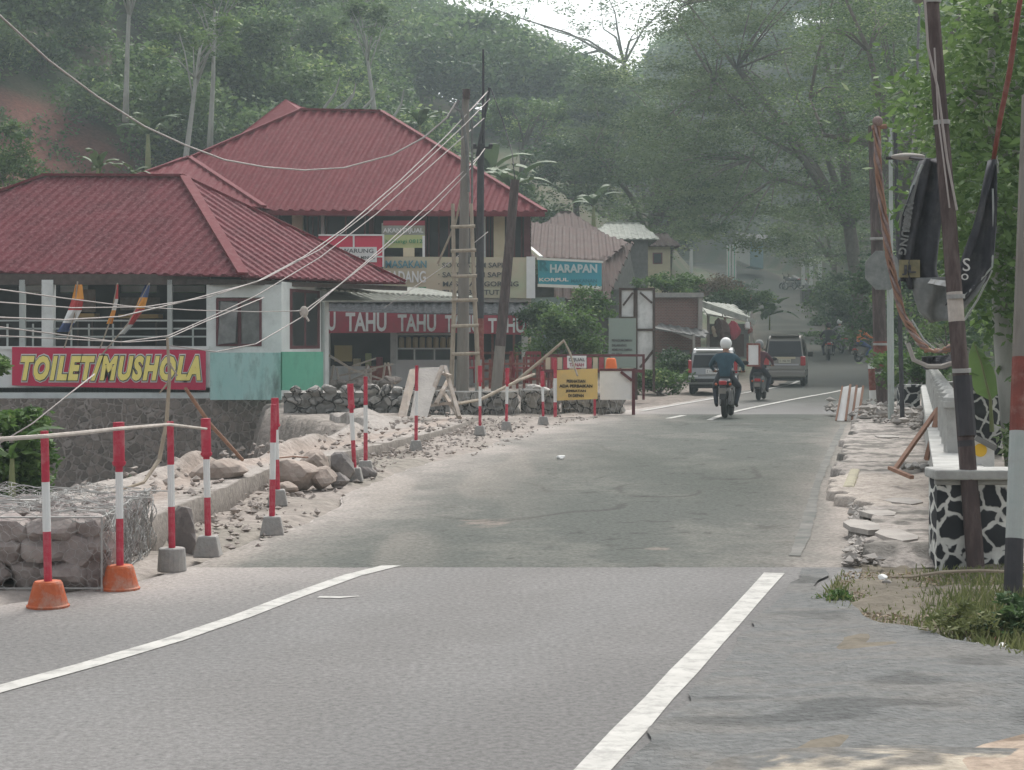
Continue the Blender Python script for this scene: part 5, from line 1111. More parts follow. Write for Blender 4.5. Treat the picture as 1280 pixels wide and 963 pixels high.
bush(G(1270, 800), (.2, .2, .17), 14, 70, .07, .05, 'leafdark', 'dark leafy weed at the foot of the black and white pole', 63, 'weed', 'weed')
for i, (x, y, s, m, lab) in enumerate(((1209, 806, .025, 'whiteclean', 'white pebble left of the red scrap on the verge'), (1222, 812, .02, 'conclight', 'smallest pale pebble beside the red scrap'), (1247, 806, .035, 'rustred', 'red scrap of plastic on the verge edge'), (1255, 814, .03, 'whiteclean', 'white plastic scrap just below the red scrap'), (1102, 726, .03, 'whiteclean', 'flat white stone at the start of the bamboo stick'), (1108, 733, .025, 'conclight', 'second pale stone below the start of the bamboo stick'))):
    mb = MB(); mb.rock(G(x, y)+Vector((0, 0, .02)), (s*1.4, s*1.2, s), seed=300+i); mb.build('litter', m, label=lab, cat='litter', group='litter on the right verge')
mb = MB(); mb.tube([P(1095, 722, 11.9), P(1140, 721, 11.7), P(1180, 715, 11.6), P(1225, 713.5, 11.5), P(1300, 716, 11.3)], [.008, .012, .012, .012, .01], 6); mb.build('bamboo_rail', 'bamboo', label='pale bamboo stick lying low in front of the painted stone wall', cat='bamboo stick')

# ================================================================ RIGHT POLES AND TORN BANNER
def bands_pole(name, a, b, r0, r1, bands, label, cat='pole', n=12, extra=None):
    root = empty(name, a, label, cat); a = Vector(a); b = Vector(b); mb = MB(); ms = []
    for (t0, t1, m) in bands:
        if m not in ms: ms.append(m)
        k = 3; mb.tube([a.lerp(b, t0+(t1-t0)*i/k) for i in range(k+1)], [(r0+(r1-r0)*(t0+(t1-t0)*i/k)) for i in range(k+1)], n, ms.index(m), caps=True)
    mb.build('shaft', ms, root, smooth=False); 
    me = root; return root
a, b = P(1222, 712, 12.2), P(1165, 4, 12.6)
lp = bands_pole('utility_pole', a-Vector((0, 0, .15)), b, .064, .05, [(0, .24, 'polebrown'), (.24, .25, 'poleblack'), (.25, .45, 'polebrown'), (.45, .50, 'rope'), (.50, 1, 'polebrown')], 'leaning rusty brown utility pole in front of the painted wall', 'utility pole')
for t, rr in ((.34, .067), (.47, .066), (.78, .06)): mb = MB(); p = a.lerp(b, t); mb.tube([p, p+Vector((-.001, 0, .03))], rr, 12); mb.build('collar', 'wire', lp)
mb = MB(); q = P(1207, 540, 12.2); mb.tube([P(1209, 545, 12.28), P(1203, 470, 12.33)], .066, 12); mb.build('dark_band', 'poleblack', lp)
mb = MB(); mb.tube([P(1196, 263, 12.4), P(1184, 200, 12.42), P(1172, 110, 12.4), P(1160, 60, 12.4), P(1156, 0, 12.4)], .009, 6); mb.tube([P(1187, 260, 12.35), P(1173, 150, 12.4), P(1168, 60, 12.4)], .006, 5); mb.build('conduit', 'cable', lp)
mb = MB(); c = P(1165, 4, 12.6); mb.tube([c, c+Vector((0, 0, .05))], .065, 12); mb.tube([c+Vector((-.1, 0, .02)), c+Vector((.08, -.02, .05))], .02, 6); mb.ball(c+Vector((-.1, 0, .04)), .045); mb.ball(c+Vector((.08, -.02, .06)), .03); mb.build('insulator', 'wire', lp)
a, b = P(1265, 752, 10.7), P(1287, 120, 11.3)
bands_pole('utility_pole', a-Vector((0, 0, .1)), b, .058, .05, [(0, .145, 'poleblack'), (.145, .345, 'polepale'), (.345, .485, 'rustred'), (.485, 1, 'polegrey')], 'pole with black foot, pale middle and red band at the right edge of the picture', 'utility pole')
a, b = P(1103, 517, 38), P(1092, 158, 38.6)
bp = bands_pole('utility_pole', a-Vector((0, 0, .2)), b, .16, .12, [(0, .18, 'polebrown'), (.18, .27, 'rustred'), (.27, 1, 'polebrown')], 'thick dark brown pole beside the leaning barrier boards', 'utility pole')
for y in (300, 355, 432, 468): mb = MB(); p = P(1097+(y-300)*.03, y, 38); mb.tube([p, p+Vector((0, 0, .05))], .17, 12); mb.build('collar', 'wire', bp)
a, b = P(1115, 520, 33), P(1113, 160, 33); bands_pole('steel_post', a, b, .045, .035, [(0, 1, 'polepale')], 'thin pale steel post right of the thick brown pole', 'post')
a, b = P(1092, 515, 37), P(1089, 455, 37); bands_pole('marker_stub', a, b, .07, .07, [(0, .45, 'whiteclean'), (.45, .9, 'rustred'), (.9, 1, 'whiteclean')], 'short red and white stub left of the thick brown pole', 'post')
a, b = P(1124, 470, 15), P(1118, 160, 15); bands_pole('steel_post', P(1128, 524, 30), P(1119, 158, 31), .04, .035, [(0, 1, 'poleblack')], 'thin dark blue grey post behind the twisted bundle', 'post')
# traffic sign seen from behind (octagon grey plate)
sp = empty('round_sign', P(1104, 400, 30), 'grey back of an octagonal road sign beside the twisted cable bundle', 'sign'); c = P(1104, 338, 30); mb = MB(); n = 8; mb.prism([c+Vector((.33*math.cos(6.283*(k+.5)/n), 0, .36*math.sin(6.283*(k+.5)/n))) for k in range(n)], (0, .02, 0)); mb.build('plate', 'tarpgrey', sp)
mb = MB(); mb.tube([P(1112, 524, 30.1), P(1110, 310, 30.1)], .03, 8); mb.build('post', 'polepale', sp)
# twisted bundle hanging in a curve
mb = MB(); path = [P(1096, 158, 13.5), P(1097, 200, 13.4), P(1103, 260, 13.3), P(1110, 310, 13.2), P(1117, 350, 13.1), P(1128, 392, 13.0), P(1143, 420, 12.9), P(1160, 438, 12.8), P(1180, 440, 12.7), P(1196, 428, 12.6)]
pth = [path[0]]
for i in range(len(path)-1): pth += [path[i].lerp(path[i+1], t) for t in (.25, .5, .75, 1)]
for k in range(5):
    pp = [p+Vector((.02*math.cos(i*.8+k*1.26), .02*math.sin(i*.8+k*1.26), .01*math.sin(i*2.3+k))) for i, p in enumerate(pth)]; mb.tube(pp, [.011+.004*math.sin(i*1.7+k) for i in range(len(pp))], 6, 0 if k % 2 else 1)
mb.tube([P(1090, 160, 13.5), P(1108, 158, 13.5)], .02, 6, 1); mb.ball(P(1097, 152, 13.5), .04, mi=0)
mb.build('twisted_bundle', [mat('pinkish bamboo', (.36, .28, .26), (.17, .12, .11), 14, .85), 'wood'], label='twisted pinkish brown bamboo and cable bundle curving beside the torn banner', cat='cable bundle', smooth=True)
mb = MB(); mb.tube([P(1135, 430, 12.9), P(1142, 450, 12.85), P(1160, 458, 12.8), P(1178, 458, 12.75), P(1198, 452, 12.6)], .018, 6); mb.build('bent_lath', 'conclight', label='pale bent lath below the torn banner', cat='lath')
# lamp (flat street light)
sl = empty('street_lamp', P(1150, 205, 13.2), 'small flat street lamp sticking out beside the top of the torn banner', 'street lamp')
mb = MB(); c = P(1135, 196, 13.2); mb.ball(c, .13, (1, .5, .2)); mb.build('lamp_head', 'conclight', sl, smooth=True); mb = MB(); mb.tube([P(1108, 198, 13.3), P(1135, 197, 13.2), P(1160, 200, 12.8), P(1178, 205, 12.5)], .014, 6); mb.build('arm', 'poleblack', sl)
# torn banner: cloth surfaces
def cloth(rows, thick=.012, m=0, seed=0, mb=None, fold=.03, nf=6, nx=10):
    mb = mb or MB(); g = []
    rws = []
    for i in range(len(rows)-1):
        for k in range(3):
            t = k/3; rws.append([rows[i][j].lerp(rows[i+1][j], t) for j in (0, 1)])
    rws.append(list(rows[-1]))
    for i, (l, r_) in enumerate(rws):
        row = []
        for j in range(nx+1):
            p = l.lerp(r_, j/nx); p = p+Vector((0, fold*math.sin(j/nx*nf+seed+i*.25)+fold*.6*math.sin(j*1.9+i*.7+seed), 0)); row.append(p)
        g.append(row)
    n = nx+1; vs = [p for row in g for p in row]; fs = [(i*n+j, i*n+j+1, (i+1)*n+j+1, (i+1)*n+j) for i in range(len(g)-1) for j in range(nx)]
    mb.add(vs, fs, m); return mb
tb = empty('torn_banner', P(1170, 400, 12.7), 'torn black banner hanging in a loop between the leaning pole and a thin pole', 'banner')
Yb = 12.75
mb = cloth([(P(1152, 200, Yb), P(1176, 196, Yb)), (P(1139, 235, Yb), P(1180, 238, Yb)), (P(1129, 285, Yb), P(1176, 290, Yb)), (P(1124, 328, Yb), P(1174, 335, Yb)), (P(1134, 362, Yb), P(1180, 362, Yb))], seed=1, nf=11, fold=.05)
mb = cloth([(P(1239, 200, 12.6), P(1246, 200, 12.6)), (P(1227, 240, 12.6), P(1243, 240, 12.6)), (P(1213, 290, 12.6), P(1243, 285, 12.6)), (P(1200, 330, 12.6), P(1242, 328, 12.6)), (P(1190, 356, 12.6), P(1234, 350, 12.6)), (P(1180, 382, 12.6), P(1214, 374, 12.6))], seed=2, nf=8, fold=.05, mb=mb)
mb = cloth([(P(1141, 232, Yb-.03), P(1146, 232, Yb-.03)), (P(1127, 270, Yb-.03), P(1140, 270, Yb-.03)), (P(1121, 320, Yb-.03), P(1136, 320, Yb-.03)), (P(1126, 352, Yb-.03), P(1150, 352, Yb-.03))], seed=4, nf=3, nx=5, mb=mb)
o = mb.build('black_cloth', 'tarp', tb, smooth=True); so = o.modifiers.new('thickness', 'SOLIDIFY'); so.thickness = .006
mb = cloth([(P(1136, 348, Yb), P(1232, 345, 12.6)), (P(1140, 370, Yb), P(1218, 368, 12.6)), (P(1147, 390, Yb), P(1206, 386, 12.6)), (P(1162, 404, Yb), P(1192, 399, 12.6))], seed=3, nf=7, fold=.045)
o = mb.build('sagging_cloth', 'tarpgrey', tb, smooth=True); so = o.modifiers.new('thickness', 'SOLIDIFY'); so.thickness = .006
mb = MB(); e = -.05
mb.tube([P(1153, 206, Yb+e), P(1140, 235, Yb+e), P(1131, 270, Yb+e)], .012, 5); mb.tube([P(1241, 236, 12.55), P(1242, 285, 12.55), P(1240, 334, 12.55), P(1224, 352, 12.55), P(1204, 372, 12.55)], .008, 5)
mb.tube([P(1140, 400, 12.8), P(1155, 425, 12.8), P(1168, 436, 12.8)], .006, 5); mb.tube([P(1240, 338, 12.6), P(1222, 375, 12.65), P(1206, 400, 12.7)], .008, 5); mb.build('cord', 'polepale', tb)
mb = cloth([(P(1145, 215, Yb-.05), P(1150, 215, Yb-.05)), (P(1134, 250, Yb-.06), P(1142, 250, Yb-.06)), (P(1128, 290, Yb-.06), P(1136, 290, Yb-.06))], fold=.005, nx=3); 
o = mb.build('white_hem', 'tarpgrey', tb); o.modifiers.new('thickness', 'SOLIDIFY').thickness = .004
o = text('WARUNG', 'lettering', 'tarpgrey', tb, P(1132, 286, Yb-.08), 9/F*12.7, 66/F*12.7, off=.03, sp=1.15); o.rotation_euler = (R(90), R(99), 0)
mb = MB(); mb.rect(1124, 325, 1150, 347, Yb-.06, .01); mb.build('ochre_patch', mat('ochre print', (.32, .28, .16), (.18, .17, .11), 9), tb); text('JL', 'lettering', 'tarp', tb, P(1137, 337, Yb-.075), 12/F*12.7, 16/F*12.7, off=.03)
text('S', 'lettering', 'whiteclean', tb, P(1208, 332, 12.5), 16/F*12.6, 9/F*12.6); text('o', 'lettering', 'whiteclean', tb, P(1206, 345, 12.5), 8/F*12.6, 9/F*12.6)
mb = cloth([(P(1164, 349, Yb-.1), P(1192, 352, Yb-.15)), (P(1160, 354, Yb-.1), P(1190, 360, Yb-.15))], fold=.01); o = mb.build('white_fold', 'whiteclean', tb); o.modifiers.new('thickness', 'SOLIDIFY').thickness = .006
mb = cloth([(P(1150, 446, 13), P(1196, 444, 12.9)), (P(1152, 452, 13), P(1190, 452, 12.9)), (P(1156, 462, 13), P(1184, 462, 12.9))], seed=5); o = mb.build('black_rag', 'tarp', label='black rag hanging under the pale bent lath', cat='rag'); o.modifiers.new('thickness', 'SOLIDIFY').thickness = .006
mb = MB(); mb.tube([P(1280, -30, 12.4), P(1272, 20, 12.4), P(1262, 90, 12.4), P(1250, 150, 12.5), P(1241, 205, 12.6)], [.016, .02, .02, .018, .016], 7); mb.build('thin_pole', 'rustred', label='thin reddish brown pole leaning above the right end of the torn banner', cat='pole', smooth=True)

# ================================================================ LEFT UTILITY POLES, LADDER, WIRES
a, b = P(578, 487, 45), P(582, 124, 45.4)
up1 = bands_pole('utility_pole', a-Vector((0, 0, .3)), b, .17, .095, [(0, 1, 'polegrey')], 'tall weathered concrete utility pole with a bamboo ladder against it', 'utility pole', 16)
mb = MB(); mb.tube([P(583, 124, 45.2), P(583, 112, 45.2)], .1, 8); mb.build('pole_top', 'polebrown', up1)
mb = MB(); mb.tube([P(573, 126, 45.2), P(569, 135, 45.1), P(577, 140, 45), P(583, 180, 44.9), P(586, 240, 44.9)], .04, 6); mb.tube([P(590, 150, 45), P(590, 250, 45), P(586, 330, 44.9)], .03, 5); mb.build('conduit', 'concdark', up1)
ld = empty('bamboo_ladder', P(583, 480, 44.6), 'long pale bamboo ladder standing against the concrete utility pole', 'ladder')
for xa_, xb_ in ((566, 570), (589, 597)):
    mb = MB(); mb.tube([P(xb_-(6 if xa_ < 570 else -2), 487, 44.2), P((xa_+xb_)/2, 370, 44.5), P(xa_, 255, 44.8)], [.06, .055, .045], 8); mb.build('rail', 'bamboo', ld)
for i, y in enumerate((284, 314, 346, 376, 408, 443)): mb = MB(); k = (y-255)/230; mb.tube([P(563+k*2, y, 44.5-k*.4), P(593+k*8, y-1, 44.5-k*.4)], .045, 7); mb.build('rung', 'bamboo', ld)
a, b = P(599, 487, 47), P(601, 180, 47); bands_pole('utility_pole', a-Vector((0, 0, .3)), b, .12, .09, [(0, .16, 'polepale'), (.16, .32, 'rustred'), (.32, 1, 'poleblack')], 'straight black steel pole right of the bamboo ladder', 'utility pole')
a, b = P(619, 487, 44), P(644, 225, 44); bands_pole('utility_pole', a-Vector((0, 0, .3)), b, .14, .11, [(0, .25, 'polegrey'), (.25, 1, 'polebrown')], 'leaning dark pole crossing the beige menu banner', 'utility pole')
a, b = P(641, 460, 58), P(602, 60, 62)
mb = MB(); mb.tube([P(604, 190, 47), P(604, 62, 47.3)], [.05, .03], 7); mb.build('antenna_mast', 'poleblack', label='very thin dark mast rising above the wires in front of the hill', cat='mast')
mb = MB(); mb.tube([P(547, 330, 46), P(569, 280, 45.6), P(583, 215, 45.4)], .03, 5); mb.build('stay_rod', 'bamboo', label='slanting pale rod left of the bamboo ladder', cat='rod')
wires = [('thick pale cable sagging across the hillside from the top left corner', .034, [(-60, -25, 22), (0, 20, 24), (60, 75, 27), (120, 120, 30), (180, 158, 33), (230, 181, 36), (280, 200, 38), (330, 209, 40), (380, 213, 42), (430, 210, 43), (490, 194, 44), (530, 172, 44.6), (558, 148, 45), (570, 128, 45.1)]),
         ('uppermost pale wire of the bundle running from the left edge to the mast', .02, [(-40, 356, 20), (0, 362, 22), (80, 373, 26), (160, 383, 29), (240, 388, 32), (320, 390, 34), (372, 389, 35.5), (384, 386, 36), (430, 352, 38), (480, 312, 40), (540, 262, 43), (585, 215, 45), (606, 186, 46.5)]),
         ('second pale wire from the top running up to the mast tip', .024, [(-40, 399, 20), (0, 397, 22), (80, 400, 25), (150, 396, 28), (230, 377, 31), (320, 353, 34), (380, 321, 36), (430, 286, 38), (500, 226, 41), (560, 168, 44), (612, 112, 47)]),
         ('pale wire joining the bundle just below the mast tip', .02, [(-40, 374, 20), (0, 378, 22), (90, 385, 25), (180, 384, 29), (260, 372, 32), (330, 349, 34), (400, 312, 37), (460, 266, 39), (530, 204, 42), (585, 152, 45), (612, 124, 47)]),
         ('sagging wire low in front of the pavilion opening', .02, [(-40, 405, 20), (0, 409, 22), (80, 419, 25), (150, 428, 28), (210, 420, 30), (260, 398, 32), (320, 370, 34), (400, 322, 37), (470, 268, 40), (540, 206, 43), (605, 148, 46.5)]),
         ('lowest wire drooping to the knot at the pavilion window', .018, [(-40, 418, 20), (0, 420, 22), (80, 424, 25), (160, 428, 27), (206, 425, 29), (250, 405, 31), (330, 372, 33)]),
         ('wire swinging from the window wall up to the mast arm', .02, [(210, 432, 30), (270, 440, 31), (320, 430, 33), (375, 398, 35.5), (420, 360, 37), (480, 308, 40), (545, 248, 43), (598, 196, 46.5)]),
         ('short wire running down right of the awning to the shop', .016, [(480, 385, 44), (505, 368, 45), (560, 330, 46), (610, 290, 47)]),
         ('thin wire from the pavilion floor down into the left bush', .015, [(118, 468, 17), (90, 490, 16.5), (40, 530, 16), (-20, 566, 15.6)]),
         ('dark wire from the mast tip down to the leaning pole', .022, [(614, 112, 47), (628, 150, 47), (640, 190, 46), (644, 228, 44.5)])]
for lab, r_, pts in wires:
    mb = MB(); pp = [P(*p) for p in pts]; mb.tube(pp, [r_*.55*(.6+p.y/90) for p in pp], 6); mb.build('wire', 'poleblack' if lab.startswith('dark') else 'cable', label=lab, cat='wire', group='overhead wires', smooth=True)
for i, (lab, pts) in enumerate((('faint dark wire high across the right canopy', [(1150, -20, 40), (1146, 100, 38), (1140, 200, 36)]),)):
    mb = MB(); mb.tube([P(*p) for p in pts], .03, 5); mb.build('wire', 'poleblack', label=lab, cat='wire')
mb = MB(); mb.ball(P(380, 390, 35.7), .09, (1, .6, 1.3)); mb.tube([P(380, 392, 35.7), P(386, 402, 35.7)], .025, 5); mb.build('wire_knot', 'rope', label='pale knot tying two wires near the pavilion corner', cat='knot')
for i in range(4): pass
mb = MB(); c = P(603, 185, 46.9); mb.box(c, (.5, .06, .06)); mb.ball(c+Vector((.22, 0, .06)), .06); mb.ball(c+Vector((-.22, 0, .06)), .06); mb.tube([P(596, 196, 46.9), P(612, 110, 46.9)], .04, 6); mb.build('cross_arm', 'poleblack', label='dark cross arm holding the wires above the black pole', cat='cross arm')

# ================================================================ VEHICLES AND PEOPLE
def hwf(z, hb, ht, zb, zt): return hb if z <= zb else hb+(ht-hb)*(z-zb)/(zt-zb)
def minivan(label, paint, Wd, H, L, loc, rz, rear='van', extra=None, cat='car', name='minivan'):
    t = empty(name, (0, 0, 0), label, cat); hb, ht, zb = Wd/2, Wd/2*.80, H*.56
    if rear == 'van': prof = [(0, .32), (-.03, .6), (.0, H*.55), (.10, H*.93), (.22, H*.985), (L*.6, H), (L*.72, H*.93), (L*.86, H*.62), (L*.97, H*.52), (L, H*.38), (L, .3)]
    else: prof = [(0, .35), (-.02, .6), (.02, H*.55), (.16, H*.88), (.32, H*.975), (L*.5, H), (L*.62, H*.95), (L*.76, H*.60), (L*.95, H*.54), (L, H*.42), (L, .32)]
    mb = MB(); n = len(prof); vs = []
    for s in (-1, 1):
        for y, z in prof: vs.append((s*hwf(z, hb, ht, zb, H)*(1 if .25 < y < L-.3 else .94), y, z))
    fs = [tuple(range(n))[::-1], tuple(range(n, 2*n))]+[(i, (i+1) % n, n+(i+1) % n, n+i) for i in range(n)]
    mb.add(vs, fs); body = beveled(mb.build('body', paint, t), .05, 3)
    # rear window in the plane of the tailgate
    y0, z0, y1, z1 = prof[2][0], prof[2][1], prof[3][0], prof[3][1]
    def rp(f): return y0+(y1-y0)*f-.012, z0+(z1-z0)*f
    ya, za = rp(.08); yb, zb2 = rp(.88); w0, w1 = hb*.82, ht*.92
    mb = MB(); mb.prism([(-w0, ya, za), (w0, ya, za), (w1, yb, zb2), (-w1, yb, zb2)], (0, .02, 0)); rw = mb.build('rear_window', 'glass', t)
    mb = MB(); mb.bar((-.35, ya-.03, za+.05), (.3, ya-.04, za+.12), .015); mb.build('wiper', 'black', rw)
    for s in (-1, 1):
        mb = MB(); pts = [(s*(hwf(z, hb, ht, H*.56, H)+.006), y, z) for y, z in ((.35, H*.60), (L*.80, H*.60), (L*.66, H*.9), (.35, H*.92))]; mb.prism(pts, (-s*.02, 0, 0)); mb.build('side_window', 'glass', t)
        mb = MB(); mb.box((s*hb*(.86 if rear == 'van' else .91), -.01, H*(.50 if rear == 'van' else .60)), (hb*(.24 if rear == 'van' else .14), .10, H*(.18 if rear == 'van' else .27))); o = mb.build('tail_light', 'lampred', t); beveled(o, .02)
        for yy in (L*.2, L*.8):
            mb = MB(); mb.torus((s*(hb-.11), yy, .30), .215, .085, n=22, k=10); o = mb.build('wheel', 'tyre', t, smooth=True); mb = MB(); q = Matrix.Rotation(R(90), 3, 'Y')
            mb.tube([(s*(hb-.04), yy, .30), (s*(hb-.17), yy, .30)], .16, 16); mb.build('rim', 'chrome', o)
        mb = MB(); mb.box((s*(hb+.08), L*.72, H*.62), (.16, .08, .16)); mb.tube([(s*(hb-.02), L*.72, H*.6), (s*(hb+.05), L*.72, H*.6)], .02, 6); mb.build('mirror', 'black', t)
    mb = MB(); mb.box((0, -.06, .42), (Wd*.98, .16, .22)); o = mb.build('bumper', paint, t); beveled(o, .04, 3)
    mb = MB(); mb.box((0, .3, .27), (Wd*.8, .5, .14)); mb.build('underbody', 'black', t)
    mb = MB(); mb.box((0, -.045, H*.50), (.40, .02, .13)); pl = mb.build('number_plate', mat('plate', (.5, .49, .4), None) if rear == 'van' else 'whiteclean', t)
    text('D 1406 XK' if rear == 'van' else 'Z 1187 KM', 'lettering', 'black', pl, (0, -.058, H*.50), .07, .34, ext=.002)
    if extra: extra(t, H, hb, ht, L)
    t.location = loc; t.rotation_euler[2] = rz; return t
def garnish(t, H, hb, ht, L):
    mb = MB(); mb.box((0, -.035, H*.43), (.9, .03, .05)); mb.build('tailgate_trim', 'chrome', t)
    mb = MB(); mb.box((0, .15, H*1.0), (ht*1.7, .3, .05)); mb.build('spoiler', 'carbeige', t)
    mb = MB(); mb.box((0, -.05, H*.56), (.7, .03, .07)); mb.build('badge_bar', 'bannerbeige', t)
def suvx(t, H, hb, ht, L):
    mb = MB(); mb.box((0, .12, H*.985), (ht*1.7, .3, .05)); mb.build('spoiler', 'silver', t)
    mb = MB(); mb.box((-.1, -.15, .42), (Wd_*.6, .04, .1)); mb.build('bumper_trim', 'black', t)
    mb = MB(); mb.v = []; mb.f = []; mb.m = []
    for s in (-1, 1): mb = MB(); mb.box((s*.55, -.10, H*.38), (.26, .05, .1)); mb.build('reflector', 'whiteclean', t)
Wd_ = 1.72
v = P(981, 486, 58); minivan('pale minivan seen from behind with red tail lights driving up the road', 'carbeige', 1.38, 1.70, 3.6, (v.x, 58, roadz(58)+.01), -R(11), 'van', garnish)
v = P(891, 494, 50); minivan('silver hatchback parked at the left roadside partly behind the motorcyclist', 'silver', 1.42, 1.36, 3.6, (v.x, 50, .0), -R(8), 'suv', suvx, name='hatchback')

def motorbike(label, body, seatcol, scooter=False, plate=True, group=None, name='motorcycle'):
    t = empty(name, (0, 0, 0), label, 'motorcycle' if not scooter else 'scooter', group)
    r_w = .29 if not scooter else .23; wb_ = 1.25; yr_ = 0; yf = wb_
    for yy, nm in ((yr_, 'rear_wheel'), (yf, 'front_wheel')):
        mb = MB(); mb.torus((0, yy, r_w), r_w-.055, .055, n=26, k=10); w = mb.build('wheel', 'tyre', t, smooth=True)
        mb = MB(); mb.tube([(-.03, yy, r_w), (.03, yy, r_w)], .07, 12)
        for k in range(5): a = 6.283*k/5; mb.bar((0, yy, r_w), (0, yy+(r_w-.08)*math.cos(a), r_w+(r_w-.08)*math.sin(a)), .03)
        mb.build('hub', 'chrome', w)
    mb = MB()
    if scooter: mb.prism([(-.13, -.22, .62), (-.15, -.1, .36), (-.15, .45, .30), (-.13, .55, .36), (-.13, .45, .66), (-.12, -.1, .72)], (.27, 0, 0)); mb.box((0, .78, .28), (.3, .55, .08)); mb.prism([(-.2, 1.0, .25), (-.18, 1.05, .3), (-.16, .92, .92), (-.16, .86, .9), (-.2, .93, .3)], (.36, 0, 0))
    else: mb.prism([(-.09, -.38, .80), (-.10, -.1, .66), (-.13, .45, .62), (-.13, .85, .66), (-.13, .95, .85), (-.14, .62, .95), (-.10, .2, .80), (-.09, -.25, .86)], (.24, 0, 0))
    o = mb.build('fairing', body, t); beveled(o, .03, 2)
    mb = MB(); mb.box((0, .1, .80 if not scooter else .76), (.25, .68, .09)); o = mb.build('seat', seatcol, t); beveled(o, .03)
    mb = MB(); mb.box((0, .35, .42), (.24, .4, .3)); mb.box((0, .5, .3), (.3, .2, .12)); mb.build('engine', 'concdark', t)
    mb = MB(); z = .80 if not scooter else .62
    mb.box((0, -.40 if not scooter else -.22, z-.03), (.17, .08, .09)); o = mb.build('tail_light', 'lampred', t); beveled(o, .02)
    mb = MB(); mb.prism([(-.07, -.44, z-.1), (.07, -.44, z-.1), (.06, -.52, .42), (-.06, -.52, .42)], (0, .03, 0)) if not scooter else mb.prism([(-.08, -.27, z-.12), (.08, -.27, z-.12), (.07, -.33, .34), (-.07, -.33, .34)], (0, .03, 0)); mb.build('rear_mudguard', 'black', t)
    if plate: mb = MB(); yy = -.50 if not scooter else -.32; mb.box((0, yy, .60 if not scooter else .46), (.16, .012, .12)); mb.build('number_plate', 'polegrey', t)
    for s in (-1, 1):
        mb = MB(); mb.tube([(s*.10, .02, r_w), (s*.10, -.05, .68)], .028, 8); mb.build('shock', 'chrome', t)
        mb = MB(); mb.bar((s*.09, 0, r_w), (s*.09, .5, .33), .04); mb.build('swing_arm', 'black', t)
        mb = MB(); mb.tube([(s*.08, yf, r_w), (s*.08, yf-.22, .9)], .025, 8); mb.build('fork', 'chrome', t)
        mb = MB(); mb.tube([(0, yf-.27, .98), (s*.18, yf-.3, 1.0), (s*.34, yf-.38, .99)], .014, 7); mb.tube([(s*.24, yf-.33, .995), (s*.35, yf-.385, .99)], .02, 8); mb.build('handlebar', 'black', t)
        mb = MB(); mb.tube([(s*.24, yf-.32, 1.0), (s*.33, yf-.3, 1.15)], .008, 5); mb.ball((s*.35, yf-.3, 1.18), .065, (1.2, .25, .75)); mb.build('mirror', 'black', t, smooth=True)
        mb = MB(); mb.ball((s*.15, -.36 if not scooter else -.18, z-.06), .03); mb.build('indicator', 'orange', t, smooth=True)
    mb = MB(); mb.tube([(.13, .45, .28), (.15, .1, .28), (.17, -.2, .34)], [.025, .045, .05], 10); mb.build('exhaust', 'concdark', t, smooth=True)
    mb = MB(); mb.box((0, yf-.22, .92), (.22, .12, .18)); mb.build('headlight', 'black', t)
    return t
SEG = ['torso', 'torso', 'head']
